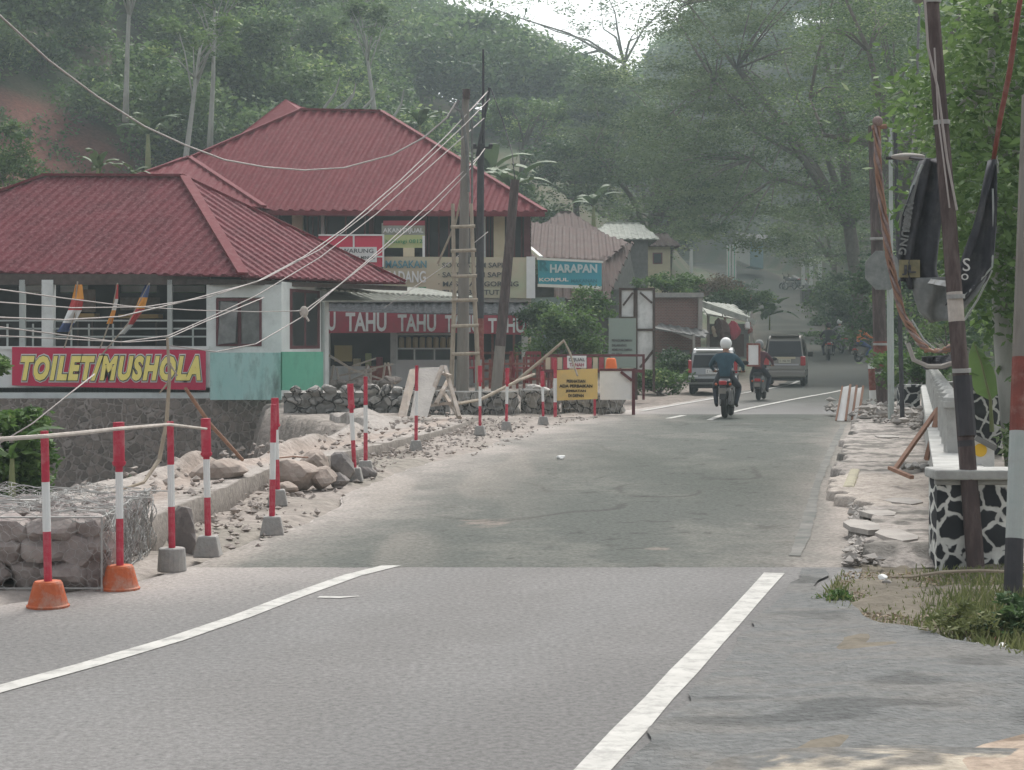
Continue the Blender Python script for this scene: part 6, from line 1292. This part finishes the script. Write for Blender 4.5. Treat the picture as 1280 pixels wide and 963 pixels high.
def person(label, top, legs, shoes, sk='skin', helmet='whiteclean', scale=1.0, pose=None, group=None, name='person', hair=None):
    J = dict(pel=(0, .05, .88), wst=(0, .06, 1.02), che=(0, .13, 1.22), nk0=(0, .17, 1.38), nk=(0, .20, 1.43), hd=(0, .23, 1.50), hd2=(0, .24, 1.60),
             shL=(-.19, .16, 1.34), elL=(-.35, .34, 1.13), wrL=(-.33, .72, 1.03), haL=(-.32, .80, 1.01), shR=(.19, .16, 1.34), elR=(.35, .34, 1.13), wrR=(.33, .72, 1.03), haR=(.32, .80, 1.01),
             hiL=(-.12, .08, .86), knL=(-.26, .50, .66), anL=(-.21, .24, .30), toL=(-.22, .42, .25), hiR=(.12, .08, .86), knR=(.26, .50, .66), anR=(.21, .24, .30), toR=(.22, .42, .25))
    if pose: J.update(pose)
    rad = dict(pel=.155, wst=.135, che=.165, nk0=.10, nk=.055, hd=.085, hd2=.08, shL=.085, shR=.085, elL=.052, elR=.052, wrL=.034, wrR=.034, haL=.036, haR=.036, hiL=.11, hiR=.11, knL=.075, knR=.075, anL=.048, anR=.048, toL=.04, toR=.04)
    E = [('pel', 'wst'), ('wst', 'che'), ('che', 'nk0'), ('nk0', 'nk'), ('nk', 'hd'), ('hd', 'hd2')]+[(a+s, b+s) for s in 'LR' for a, b in (('sh', 'el'), ('el', 'wr'), ('wr', 'ha'), ('hi', 'kn'), ('kn', 'an'), ('an', 'to'))]+[('che', 'shL'), ('che', 'shR'), ('pel', 'hiL'), ('pel', 'hiR')]
    keys = list(J); me = bpy.data.meshes.new('skeleton'); me.from_pydata([J[k] for k in keys], [(keys.index(a), keys.index(b)) for a, b in E], [])
    o = bpy.data.objects.new('skeleton', me); COL.objects.link(o); m = o.modifiers.new('s', 'SKIN'); sv = me.skin_vertices[0].data
    for i, k in enumerate(keys): sv[i].radius = (rad[k], rad[k]*(.8 if k in ('che', 'pel', 'wst') else 1)); sv[i].use_root = (k == 'pel')
    ss = o.modifiers.new('u', 'SUBSURF'); ss.levels = 1; ss.render_levels = 1
    dg = bpy.context.evaluated_depsgraph_get(); bme = bpy.data.meshes.new_from_object(o.evaluated_get(dg)); bpy.data.objects.remove(o)
    bm = bmesh.new(); bm.from_mesh(bme)
    def chain(pts, rs):
        mbx = MB(); mbx.tube(pts, rs, 6); vs = [bm.verts.new(v) for v in mbx.v]
        for f in mbx.f: bm.faces.new([vs[i] for i in f]).material_index = 3
    for s in ('L', 'R'):
        h = Vector(J['ha'+s]); sg = -1 if s == 'L' else 1
        for k in range(4):
            b0 = h+Vector((sg*(-.03+.02*k), .02, .0)); ln = (.9, 1, .95, .78)[k]
            chain([b0, b0+Vector((0, .035, .012))*ln, b0+Vector((0, .055, -.012))*ln, b0+Vector((0, .04, -.04))*ln], [.010, .0095, .009, .007])
        b0 = h+Vector((-sg*.03, -.02, -.01)); chain([b0, b0+Vector((-sg*.02, .02, -.02)), b0+Vector((0, .04, -.03))], [.012, .010, .008])
    for e in ((-.035, 1), (.035, 1)):   # ears of the head
        mbx = MB(); hd = Vector(J['hd2']); mbx.ball(hd+Vector((e[0]*2.3, 0, -.03)), .022, (.4, .8, 1.2), n=5); vs = [bm.verts.new(v) for v in mbx.v]
        for f in mbx.f:
            try: bm.faces.new([vs[i] for i in f]).material_index = 3
            except ValueError: pass
    mbx = MB(); hd = Vector(J['hd2']); mbx.ball(hd+Vector((0, .088, -.045)), .016, (.8, 1.2, 1.3), n=5); vs = [bm.verts.new(v) for v in mbx.v]
    for f in mbx.f:
        try: bm.faces.new([vs[i] for i in f]).material_index = 3
        except ValueError: pass
    bme.materials.clear()
    cls = {'torso': 0, 'arm': 0, 'leg': 1, 'shoe': 2, 'skin': 3}
    def segc(a, b):
        if a[:2] in ('nk', 'hd') or b[:2] in ('ha',): return 3
        if a[:2] in ('an',): return 2
        if a[:2] in ('hi', 'kn'): return 1
        if (a, b) in (('pel', 'hiL'), ('pel', 'hiR')): return 1
        return 0
    segs = [(Vector(J[a]), Vector(J[b]), segc(a, b)) for a, b in E]
    for f in bm.faces:
        if f.material_index == 3: continue
        c = f.calc_center_median(); best = (9, 0)
        for a, b, k in segs:
            ab = b-a; t_ = max(0, min(1, (c-a).dot(ab)/max(ab.length_squared, 1e-6))); d = (a+ab*t_-c).length
            if d < best[0]: best = (d, k)
        f.material_index = best[1]
        if c.z > 1.40 and abs(c.x) < .09: f.material_index = 3
    bm.to_mesh(bme); bm.free()
    for x in (top, legs, shoes, sk): bme.materials.append(M[x] if isinstance(x, str) else x)
    bme.polygons.foreach_set('use_smooth', [True]*len(bme.polygons))
    p = bpy.data.objects.new(name, bme); COL.objects.link(p); tag(p, label, 'person', group)
    hd = Vector(J['hd2'])
    if helmet:
        mb = MB(); mb.ball(hd+Vector((0, -.01, .01)), .135, (.95, 1.08, 1.0), n=14); mb.v = [(x, y, max(z, hd.z-.10)) for x, y, z in mb.v]; h = mb.build('helmet', helmet, p, smooth=True)
        mb = MB(); mb.prism([(-.10, hd.y+.10, hd.z-.04), (.10, hd.y+.10, hd.z-.04), (.10, hd.y+.13, hd.z+.05), (-.10, hd.y+.13, hd.z+.05)], (0, .015, 0)); mb.build('visor', 'glass', h)
    else:
        mb = MB(); mb.ball(hd+Vector((0, -.012, .03)), .098, (.95, 1.02, .95), n=10); mb.build('hair', 'black', p, smooth=True)
    return p
M['jacketblue'] = mat('dark teal jacket', (.03, .06, .08), (.05, .10, .13), 6, .85); M['trousers'] = mat('dark trousers', (.03, .035, .045), (.05, .055, .065), 5, .85); M['shoe'] = mat('dark shoe', (.04, .035, .03), None)
M['jacketmaroon'] = mat('maroon jacket', (.085, .035, .045), None); M['shirtorange'] = mat('orange shirt', (.55, .16, .05), None); M['greybike'] = mat('grey scooter paint', (.14, .15, .15), None, rough=.4, spec=.5); M['darkbike'] = mat('dark bike paint', (.03, .03, .035), None, rough=.35, spec=.6)
def place(objs, px, py, Y, rz, lean=0, z=None):
    loc = Vector(((px-CXP)/F*Y, Y, roadz(Y)+.012 if z is None else z))
    for o in objs: o.location = loc; o.rotation_euler = (0, lean, rz)
b1 = motorbike('dark motorcycle with red tail light ridden away in the middle of the road', 'darkbike', 'black'); p1_ = person('person in a dark teal jacket and white helmet riding the nearest motorcycle', 'jacketblue', 'trousers', 'shoe', helmet='whiteclean')
place((b1, p1_), 906, 523, 35.4, -R(13)); b1.scale = p1_.scale = (.93,)*3
mb = MB(); mb.box((-.02, .02, 1.08), (.28, .12, .36)); o = mb.build('backpack_strap', 'flagblue', p1_); bpy.data.objects.remove(o)
b2 = motorbike('grey scooter beside the pale minivan', 'greybike', 'black', scooter=True, name='scooter'); p2_ = person('person in a maroon jacket riding the grey scooter and carrying a white framed panel', 'jacketmaroon', 'trousers', 'shoe', helmet='tarpgrey')
place((b2, p2_), 948, 503, 45.5, -R(15)); b2.scale = p2_.scale = (.9,)*3
mb = MB(); mb.box((-.12, -.16, 1.32), (.30, .06, .58)); c2 = mb.build('carried_panel', 'whiteclean', label='white panel with dark red frame carried on the back of the scooter rider', cat='panel')
fr = MB(); 
for x, z, w, h in ((-.29, 1.32, .05, .66), (.05, 1.32, .05, .66), (-.12, 1.63, .3, .05), (-.12, 1.01, .3, .05)): fr.box((x, -.17, z), (w, .08, h))
# carried panel stays with its own frame
fo = fr.build('frame', 'rustred', c2); base_off = c2.location.copy(); rot = Matrix.Rotation(-R(15), 3, 'Z'); c2.scale = (.9,)*3; c2.location = Vector(((948-CXP)/F*45.5, 45.5, roadz(45.5)))+rot @ (base_off*.9); c2.rotation_euler[2] = -R(15)
b3 = motorbike('dark motorcycle with small tail light ridden by a black clad rider far up the road', 'darkbike', 'black'); p3_ = person('person dressed in black riding a motorcycle far up the road', 'black', 'trousers', 'shoe', helmet='black')
place((b3, p3_), 1036, 447, 80, -R(8))
b4 = motorbike('pale scooter far up the road at the right edge, ridden by someone in orange', 'carbeige', 'black', scooter=True, name='scooter'); p4_ = person('person in an orange shirt riding a scooter far up the road by the trees', 'shirtorange', 'flagblue', 'shoe', helmet='tarp')
place((b4, p4_), 1073, 441, 78, -R(60))
b5 = motorbike('grey motorbike ridden just ahead of the black clad rider far up the road', 'greybike', 'black'); p5_ = person('person in pale grey riding just beyond the black clad rider', 'tarpgrey', 'trousers', 'shoe', helmet='whiteclean')
place((b5, p5_), 1052, 438, 88, R(15))
for i, (x, lab) in enumerate(((993, 'left of the parked motorbikes on the upper road'), (1001, 'right of the parked motorbikes on the upper road'))):
    b = copy_tree(b3); b.name = 'motorcycle'; b['label'] = lab; b['group'] = 'parked motorbikes on the upper road'; Y = 172; loc = P(x, 360, Y); b.location = (loc.x, Y, roadz(Y)+.05); b.rotation_euler = (0, .1, R(40+i*20)); b.scale = (1.3,)*3
pr_ = person('person in a red shirt standing at the upper road by the gate pillars', 'signred', 'flagwhite', 'shoe', helmet=None, pose=dict(pel=(0, 0, .93), wst=(0, 0, 1.05), che=(0, 0, 1.25), nk0=(0, 0, 1.4), nk=(0, 0, 1.46), hd=(0, .01, 1.53), hd2=(0, .01, 1.62), shL=(-.19, 0, 1.38), elL=(-.24, .02, 1.1), wrL=(-.24, .08, .86), haL=(-.24, .1, .78), shR=(.19, 0, 1.38), elR=(.24, .02, 1.1), wrR=(.24, .08, .86), haR=(.24, .1, .78), hiL=(-.1, 0, .9), knL=(-.11, .02, .5), anL=(-.11, -.02, .08), toL=(-.12, .14, .04), hiR=(.1, 0, .9), knR=(.11, .02, .5), anR=(.11, -.02, .08), toR=(.12, .14, .04)))
pr_.location = Vector(((935-CXP)/F*140, 140, 0)); pr_.location.z = float(TZ(pr_.location.x, 140)); pr_.scale = (1.3,)*3

# ================================================================ VEGETATION
def TZf(x, y): return float(TZ(x, y))
# hillside woods: leaf masses (far off, read as one mass each)
def wood(name, label, n, fn, lm, seed, per=170, leaf=.42):
    rng = np.random.default_rng(seed); PT = []; RN = []
    for _ in range(n):
        x, y, hgt, rad = fn(rng); g = TZf(x, y); ncl = int(12+rad*3)
        tone = rng.normal(0, .13)
        pts, rnd, c = clumps((x, y, g+hgt*.62), (rad, rad, hgt*.42), ncl, per, .75+.16*rad, rng, .35)
        PT.append(pts); RN.append(rnd+tone)
    PT = np.concatenate(PT); RN = np.concatenate(RN); V = leaf_arrays(PT, leaf*(.6+PT[:, 1].mean()*0+.003*PT[:, 1])[:, None].ravel() if False else leaf, .5, .6, rng)
    return leaf_object(name, V, RN, lm, label=label, kind='stuff', cat='woodland')
def clear(x, y, g=0):
    px = 640+x/y*F
    if 820 < px < 1068 and y < 240: return False
    if 640 < px <= 820 and y < 100: return False
    if y < 240 and XL(y)-5 < x < XR(y)+4.5: return False
    if -26 < x < 4 and y < 78: return False
    if ((x+25.2)/6.5)**2+((y-90)/9.5)**2 < 1: return False
    return True
def fhl(r):
    while True:
        y = r.uniform(82, 150); px = r.uniform(-80, 520); x = (px-640)/F*y
        if clear(x, y): return x, y, r.uniform(4, 9)*(.7 if px > 400 else 1), r.uniform(1.8, 3.4)
def flow(r):
    while True:
        y = r.uniform(76, 112); px = r.uniform(-60, 820); x = (px-640)/F*y
        if clear(x, y): return x, y, r.uniform(1.5, 3.5), r.uniform(1.4, 2.6)
def frid(r):
    while True:
        y = r.uniform(150, 300); px = r.uniform(300, 1120); x = (px-640)/F*y
        if clear(x, y): return x, y, r.uniform(6, 11), r.uniform(3, 5.5)
def frt(r):
    while True:
        y = r.uniform(75, 190); px = r.uniform(1040, 1420); x = (px-640)/F*y
        if x > XR(y)+3.2 and clear(x, y): return x, y, r.uniform(5, 11), r.uniform(2, 4)
wood('hillside_wood', 'dense mixed green wood covering the hillside behind the red roofs', 95, fhl, 'leafhill', 101, 260, .36)
wood('undergrowth', 'lower bushes and undergrowth on the slope behind the houses', 70, flow, 'leafbush', 102, 150, .30)
wood('distant_wood', 'hazy distant wood on the ridge under the white sky', 290, frid, 'leafhill', 103, 170, .62)
wood('roadside_wood', 'dark wood on the slope right of the climbing road', 80, frt, 'leafhill', 104, 230, .34)
rgt = np.random.default_rng(77); pp = []
while len(pp) < 6000:
    x = rgt.normal(-25, 5.5); y = rgt.normal(91, 7.5)
    if vnoise(x, y, 1.6, 92)*.6+vnoise(x, y, .5, 93)*.4 > .47+.12*math.exp(-((x+24)/3.5)**2-((y-90)/5)**2): pp.append((x, y, TZf(x, y)+rgt.uniform(0, .35)))
leaf_object('creepers', leaf_arrays(np.array(pp), .26, .5, .7, rgt), rgt.normal(.45, .25, 6000), 'leafbush', label='patchy creepers and weeds growing over the bare red soil slope', kind='stuff', cat='ground cover')
# individual trees on the left hillside with pale trunks
for i, (x, yb, yt, Y, px2, rad, lab) in enumerate(((157, 108, -30, 88, 163, 2.2, 'tree with a straight pale trunk at the top left above the bare soil'),
        (228, 190, 60, 84, 250, 2.4, 'tree with forked pale trunk rising behind the pavilion roof'), (262, 150, 10, 90, 268, 2.2, 'slender tree with white trunk right of the forked tree'), (470, 120, 40, 100, 455, 2.0, 'bare looking thin tree behind the red roof ridge'))):
    base = P(x, yb, Y); top = P(px2, yt, Y+1); mb = MB()
    tree('pale_tree', base-Vector((0, 0, 1.5)), top, top+Vector((0, 0, .2)), (rad, rad, 1.6), 16, 110, .5, .26, 'leafhill', lab, seed=200+i, bark='barkpale', tr=.13, limbs=9, group=None)
mb = MB()
for i, (x0, y0, x1, y1) in enumerate(((405, 136, 425, 96), (430, 136, 445, 104), (455, 136, 470, 110), (415, 140, 440, 118), (490, 150, 505, 112))):
    mb.tube([P(x0, y0, 92), P((x0+x1)/2+4, (y0+y1)/2, 92), P(x1, y1, 92)], [.09, .06, .03], 6)
mb.build('dead_branches', 'barkpale', label='bare dead branches sticking up behind the red roof ridge', cat='branches')
# left bright bush and dark tree, bananas
for i, (x, y, Y, r_, lab) in enumerate(((30, 150, 90, .8, 'low shrub at the left of the bare red soil slope'), (95, 128, 93, .9, 'shrub near the top of the bare red soil slope'), (70, 205, 84, .7, 'shrub at the foot of the bare red soil slope'), (140, 175, 88, 1.0, 'shrub at the right edge of the bare red soil slope'), (8, 110, 95, 1.2, 'dark shrub above the left part of the bare soil'))):
    q = P(x, y, Y); q.z = TZ(q.x, q.y)-.1; bush(q, (r_*1.5, r_, r_), 16, 70, .3, .18, 'leafbush', lab, 400+i)
bush(P(12, 235, 62)-Vector((0, 0, .4)), (1.5, 1.2, 1.9), 40, 120, .35, .16, 'leafbush', 'bright green bush at the left edge above the pavilion roof', 71)
for x, y, Y, h, n, sd, lab in ((122, 222, 56, 1.9, 6, 3, 'young banana plant behind the pavilion ridge'), (166, 226, 55, 1.3, 6, 4, 'small banana plant right of the young one behind the pavilion'), (185, 182, 80, 3.4, 8, 6, 'banana plant at the foot of the forked pale tree'),
        (640, 252, 76, 5.4, 9, 9, 'banana plant right of the mast behind the roof corner'), (742, 268, 88, 4.2, 8, 12, 'banana plant left of the mossy roof'), (612, 235, 86, 6, 9, 14, 'highest banana plant on the slope behind the mast'), (525, 168, 84, 4, 8, 13, 'banana plant above the right end of the roof ridge')):
    h *= .7 if x > 500 else 1; p = P(x, y, Y); banana(p-Vector((0, 0, h*.35)), h, n, sd, lab)
# dark round trees
p = P(720, 225, 110); tree('dark_tree', p-Vector((0, 0, 4.5)), p, p+Vector((0, 0, .6)), (3.2, 3, 2.3), 34, 150, .7, .30, 'leafdark', 'dark blue green round tree in the middle of the slope', seed=31, tr=.25)
p = P(655, 175, 120); tree('dark_tree', p-Vector((0, 0, 6)), p, p+Vector((0, 0, .6)), (3.4, 3, 2.6), 34, 150, .7, .30, 'leafhill', 'mid green tree behind the mast tip', seed=32, tr=.25)
# great rain tree over the road, built as trunk with spreading limbs and feathery crown
def spread_tree(label, trunk_px, Yt, cx0, cx1, ytop, ybot, Yc, seed, ncl, per, lm='leaffeather', leaf=.16, tr=.45, cr=.8, name='rain_tree', flat=.7, sparse=0):
    rng = np.random.default_rng(seed); bx = (trunk_px[0]-CXP)/F*Yt; base = Vector((bx, Yt, TZf(bx, Yt)-.3)); root = empty(name, base, label, 'tree')
    fork = P(trunk_px[2], trunk_px[3], Yt); mb = MB(); mid = base.lerp(fork, .5)+Vector((.2, 0, 0)); mb.tube([base, base.lerp(mid, .5), mid, fork], [tr*1.3, tr, tr*.85, tr*.75], 10)
    cl = []
    for k in range(ncl):
        for _ in range(30):
            px = rng.uniform(cx0, cx1); u = (px-(cx0+cx1)/2)/((cx1-cx0)/2); py = rng.uniform(ytop, ybot); v = (py-(ytop+ybot)/2)/((ybot-ytop)/2)
            if abs(u)**2.5+abs(v)**2.5 < 1: break
        Y = Yc+rng.uniform(-1, 1)*6*math.sqrt(max(0, 1-u*u)); cl.append(P(px, py, Y))
    main = []
    for k in range(9):
        e = cl[k*len(cl)//9]; m1 = fork.lerp(e, .35)+Vector((0, 0, .8)); m2 = fork.lerp(e, .7)+Vector(rng.normal(size=3))*.3; mb.tube([fork, m1, m2, e], [tr*.5, tr*.36, tr*.22, tr*.08], 7); main.append((m1, m2, e))
    for c in cl[::2]:
        best = min(((q-c).length, q) for t3 in main for q in t3)[1] if False else min((q for t3 in main for q in t3), key=lambda q: (q-c).length)
        mb.tube([best, best.lerp(c, .5)+Vector((0, 0, .25)), c], [tr*.14, tr*.09, tr*.03], 5)
    mb.build('trunk', 'bark', root, smooth=True)
    C_ = np.array([tuple(c) for c in cl]); tone = rng.normal(0, .2, ncl); s = cr*rng.uniform(.6, 1.4, ncl)
    pts = np.repeat(C_, per, 0)+rng.normal(size=(ncl*per, 3))*np.repeat(s, per)[:, None]*np.array([1, 1, .34*flat])
    rnd = np.repeat(.45+tone, per)+rng.normal(0, .16, ncl*per)
    leaf_object('crown', leaf_arrays(pts, leaf, .4, .35, rng), rnd, lm, root); return root
spread_tree('great feathery rain tree arching over the road', (1075, 0, 1062, 285), 92, 800, 1150, -60, 312, 92, 41, 230, 330, leaf=.20)
spread_tree('feathery tree behind the houses with low hanging twigs left of the great rain tree', (800, 0, 812, 300), 110, 700, 960, 70, 300, 108, 42, 130, 300, leaf=.24)
spread_tree('tall dark green tree rising above the torn banner', (1150, 0, 1130, 250), 70, 1010, 1330, -80, 300, 72, 43, 170, 330, lm='leafhill', leaf=.16)
spread_tree('smaller feathery tree hanging over the upper road near the white posts', (1045, 0, 1042, 330), 118, 955, 1115, 245, 330, 116, 44, 60, 260, leaf=.2, tr=.25, cr=.6)
spread_tree('thin crowned tree in front of the upper road bend above the brick building', (835, 0, 838, 340), 100, 760, 880, 255, 325, 98, 45, 36, 170, leaf=.2, tr=.14, cr=.5)
spread_tree('open twiggy tree on the ridge standing against the white sky', (800, 0, 780, 80), 190, 570, 880, -40, 62, 190, 46, 44, 60, leaf=.42, tr=.3, cr=1.1, flat=1.0)
spread_tree('leafy ridge tree at the left end of the white sky', (420, 0, 430, 60), 150, 380, 520, -60, 48, 150, 47, 40, 90, lm='leafhill', leaf=.34, tr=.25, cr=.9)
# near broadleaf tree at right
def near_tree():
    rng = np.random.default_rng(51); base = Vector((6.9, 20.5, 0)); root = empty('broadleaf_tree', base, 'near broadleaf tree with large light green leaves at the right edge behind the banner', 'tree')
    mb = MB(); f = [P(1258, 470, 21), P(1252, 400, 21), P(1250, 330, 21), P(1240, 250, 21), P(1235, 140, 21), P(1242, 30, 21)]
    mb.tube([Vector((6.05, 21, -.3))]+f, [.13, .12, .11, .10, .085, .06, .04], 9); mb.tube([P(1252, 400, 21), P(1270, 330, 20.8), P(1290, 230, 20.6)], [.08, .06, .04], 7)
    cl = []
    for k in range(150):
        for _ in range(40):
            px = rng.uniform(1105, 1330); py = rng.uniform(-40, 470)
            lim = np.interp(py, [-40, 60, 120, 200, 300, 350, 470], [1215, 1195, 1125, 1150, 1180, 1215, 1300])
            if px > lim: break
        cl.append(P(px, py, rng.uniform(19.2, 24)))
    ax = [P(1246, y, 21) for y in (360, 280, 200, 120, 40)]
    for c in cl[::2]:
        a = min(ax, key=lambda q: (q-c).length); mb.tube([a, a.lerp(c, .5)+Vector((0, 0, .12)), c], [.03, .02, .008], 5)
    mb.build('trunk', 'barkpale', root, smooth=True)
    C_ = np.array([tuple(c) for c in cl]); per = 110; tone = rng.normal(0, .16, len(cl)); pts = np.repeat(C_, per, 0)+rng.normal(size=(len(cl)*per, 3))*np.array([.26, .4, .24])
    leaf_object('crown', leaf_arrays(pts, .135, .42, .5, rng, .35), np.repeat(.5+tone, per)+rng.normal(0, .18, len(cl)*per), 'leafbright', root)
near_tree()
# plants behind the right wall
bl_ = empty('banana_plant', P(1232, 500, 22), 'broad upright light green banana leaf between the brown pole and the black stone wall', 'banana plant')
VV = []; ctr = [(1238, 500), (1234, 485), (1230, 468), (1226, 452), (1221, 438), (1217, 428)]; wd = [1, 14, 17, 15, 10, 1]
for k in range(5):
    for s_ in (-1, 1):
        q = [P(ctr[k][0], ctr[k][1], 22), P(ctr[k][0]+s_*wd[k], ctr[k][1]+wd[k]*.5, 22.1), P(ctr[k+1][0]+s_*wd[k+1], ctr[k+1][1]+wd[k+1]*.5, 22.1), P(ctr[k+1][0], ctr[k+1][1], 22)]
        VV += [tuple(v) for v in q]
leaf_object('leaf', np.array(VV), np.linspace(.6, .8, 10), 'leafbright', bl_)
mb = MB(); mb.tube([P(1240, 540, 22), P(1238, 500, 22), P(1226, 452, 21.98), P(1217, 428, 22)], [.03, .02, .012, .005], 6); mb.build('stem', 'leaf_stem', bl_)
bush(P(1276, 545, 20)-Vector((0, 0, .4)), (.16, .3, .5), 12, 70, .14, .11, 'leafbright', 'light green shrub right of the black stone wall', 74)
bush(P(1150, 480, 36), (1.2, .8, .5), 26, 80, .25, .14, 'leafbush', 'green shrub behind the far end of the balustrade', 75)
bush(P(1062, 440, 92), (2.4, 1.5, 3.0), 50, 110, .5, .2, 'leafdark', 'dark shrubbery behind the scooter riders on the right', 76)
bush(P(1130, 440, 60), (2.2, 1.5, 2.4), 50, 110, .5, .2, 'leafdark', 'dark shrub mass behind the thick brown pole', 77)
bush(P(1190, 450, 50), (2.0, 1.5, 2.6), 50, 110, .5, .18, 'leafhill', 'shrub mass behind the leaning pole', 78)
bush(P(1040, 392, 108), (2.3, 1.6, 1.8), 40, 110, .5, .2, 'leafbush', 'light green bank shrub right of the climbing road', 79)
bush(P(1265, 450, 45), (2.0, 1.5, 2.6), 50, 110, .5, .18, 'leafdark', 'shrub mass behind the right edge pole', 80)
for i, (px, Y, r_, lm_, lab) in enumerate(((838, 243, 5.0, 'leafdark', 'dark shrub at the far left of the upper road bend'), (868, 246, 4.5, 'leafhill', 'round shrub beyond the upper road left of the gate pillars'), (897, 247, 5.2, 'leafdark', 'dark shrub directly behind the gate pillars'), (925, 240, 4.6, 'leafhill', 'shrub behind the painted hut roof'), (962, 228, 5.0, 'leafdark', 'dark tree-like shrub right of the painted hut'), (990, 218, 5.0, 'leafhill', 'shrub above the parked motorbikes'), (1018, 205, 4.6, 'leafdark', 'dark shrub behind the white roadside posts'))):
    x = (px-CXP)/F*Y; bush((x, Y, TZf(x, Y)-.3), (r_, 3, r_*1.0), 34, 110, .9, .42, lm_, lab, 600+i, group='shrubs beyond the upper road')
for i, (px, Y, r_, lab) in enumerate(((1032, 128, 1.8, 'shrub at the top of the right road bank'), (1046, 112, 1.6, 'shrub in the middle of the right road bank'), (1054, 100, 1.4, 'lowest shrub of the right road bank'), (948, 150, 1.6, 'small shrub at the left edge of the climbing road'), (930, 165, 1.8, 'shrub left of the climbing road below the gate pillars'))):
    x = (px-CXP)/F*Y; bush((x, Y, TZf(x, Y)-.2), (r_*1.2, 1.2, r_*.8), 22, 90, .35, .24, 'leafbush' if i % 2 else 'leafdark', lab, 620+i, group='shrubs lining the climbing road')
# bushes left/middle
bush(P(18, 640, 17), (.42, .45, .72), 46, 90, .12, .09, 'leafbush', 'large dark leaved bush at the left edge behind the gabion', 81)
banana(P(15, 640, 16.5), 1.0, 5, 25, 'strap leaved plant under the left bush', 'banana_plant', mm='leafbush')
bush(P(-4, 480, 19), (.16, .2, .26), 10, 40, .07, .10, 'leafbright', 'light green twig of leaves at the left end of the red toilet banner', 82)
bush(P(160, 610, 30)-Vector((0, 0, 1)), (.3, .3, .9), 10, 30, .15, .12, 'leafbush', 'spindly weed growing on the masonry retaining wall', 83)
bush(P(706, 452, 53), (1.25, .8, 1.15), 60, 120, .28, .14, 'leafbush', 'large bush between the tofu shop and the grey green signboard', 84)
bush(P(675, 420, 56), (.7, .6, .8), 30, 90, .25, .14, 'leafdark', 'smaller dark bush against the teal shed wall', 85)
bush(P(735, 400, 55), (.8, .6, .7), 26, 80, .25, .14, 'leafbush', 'upper bush hanging below the old tiled roof', 93)
bush(P(822, 492, 50), (.95, .6, .5), 36, 90, .2, .12, 'leafbush', 'low green bush at the foot of the brick building', 86)
bush(P(842, 475, 52), (.6, .5, .6), 30, 90, .2, .12, 'leafdark', 'taller dark bush beside the parked hatchback', 87)
bush(P(836, 368, 64), (1.4, .8, .5), 30, 90, .25, .14, 'leafbush', 'creeper growing on the flat roof of the brick building', 88)
bush(P(926, 392, 85), (1.7, 1.2, .8), 36, 110, .35, .18, 'leafbush', 'rounded green shrubs above the kiosk', 89)
bush(P(898, 372, 88), (1.3, 1, .8), 24, 90, .35, .16, 'drylitter', 'reddish shrub above the kiosk roof', 90)
banana(P(962, 408, 90), 1.1, 9, 28, 'spiky dark palm beside the climbing road', 'palm', cat='palm', mm='leafdark', thin=1.2, L=2.6)
bush(P(870, 385, 90), (1.8, 1, 1.0), 30, 90, .35, .18, 'leafbush', 'green shrub left of the reddish shrub', 91)

# ================================================================ HAZE, SKY, LIGHT, CAMERA
hm = bpy.data.materials.new('haze'); hm.use_nodes = True; nt = hm.node_tree; nt.nodes.remove(nt.nodes['Principled BSDF'])
pv = nt.nodes.new('ShaderNodeVolumePrincipled'); pv.inputs['Color'].default_value = (.76, .90, .93, 1); pv.inputs['Density'].default_value = .0010; pv.inputs['Anisotropy'].default_value = .2
nt.links.new(pv.outputs[0], nt.nodes['Material Output'].inputs['Volume']); M['haze'] = hm
mb = MB(); mb.box((0, 320, 46), (520, 660, 104)); hz = mb.build('haze', 'haze', label='thin pale air haze', kind='stuff', cat='haze', base=False)

w = bpy.data.worlds.new('World'); sc.world = w; w.use_nodes = True; nt = w.node_tree; bg = nt.nodes['Background']
sky = nt.nodes.new('ShaderNodeTexSky'); sky.sky_type = 'NISHITA'; sky.sun_disc = False; sky.sun_elevation = R(52); sky.sun_rotation = R(15); sky.dust_density = 4; sky.air_density = 1.0; sky.ozone_density = .6
hs = nt.nodes.new('ShaderNodeHueSaturation'); hs.inputs['Saturation'].default_value = .2; nt.links.new(sky.outputs[0], hs.inputs['Color']); nt.links.new(hs.outputs[0], bg.inputs['Color']); bg.inputs['Strength'].default_value = .15
sl_ = bpy.data.lights.new('sun', 'SUN'); sl_.energy = 1.5; sl_.angle = R(14); sl_.color = (1, .965, .91); so = bpy.data.objects.new('sun', sl_); COL.objects.link(so)
az = R(15); el = R(52); d = Vector((math.sin(az)*math.cos(el), math.cos(az)*math.cos(el), math.sin(el))); so.rotation_euler = d.to_track_quat('Z', 'Y').to_euler()
cam = bpy.data.cameras.new('camera'); co = bpy.data.objects.new('camera', cam); COL.objects.link(co); sc.camera = co
co.location = (0, 0, EYE); co.rotation_euler = (R(90), 0, 0); cam.sensor_width = 36; cam.lens = 36*F/1280; cam.shift_y = -(481.5-HY)/1280; cam.clip_end = 3000; cam.clip_start = .1
sc.view_settings.view_transform = 'Standard'; sc.view_settings.look = 'None'; sc.view_settings.gamma = 1; sc.view_settings.exposure = .74; sc.view_settings.use_curve_mapping = False
sc.cycles.use_denoising = True; sc.cycles.max_bounces = 6; sc.cycles.volume_bounces = 1; sc.cycles.transparent_max_bounces = 8; sc.cycles.use_adaptive_sampling = True
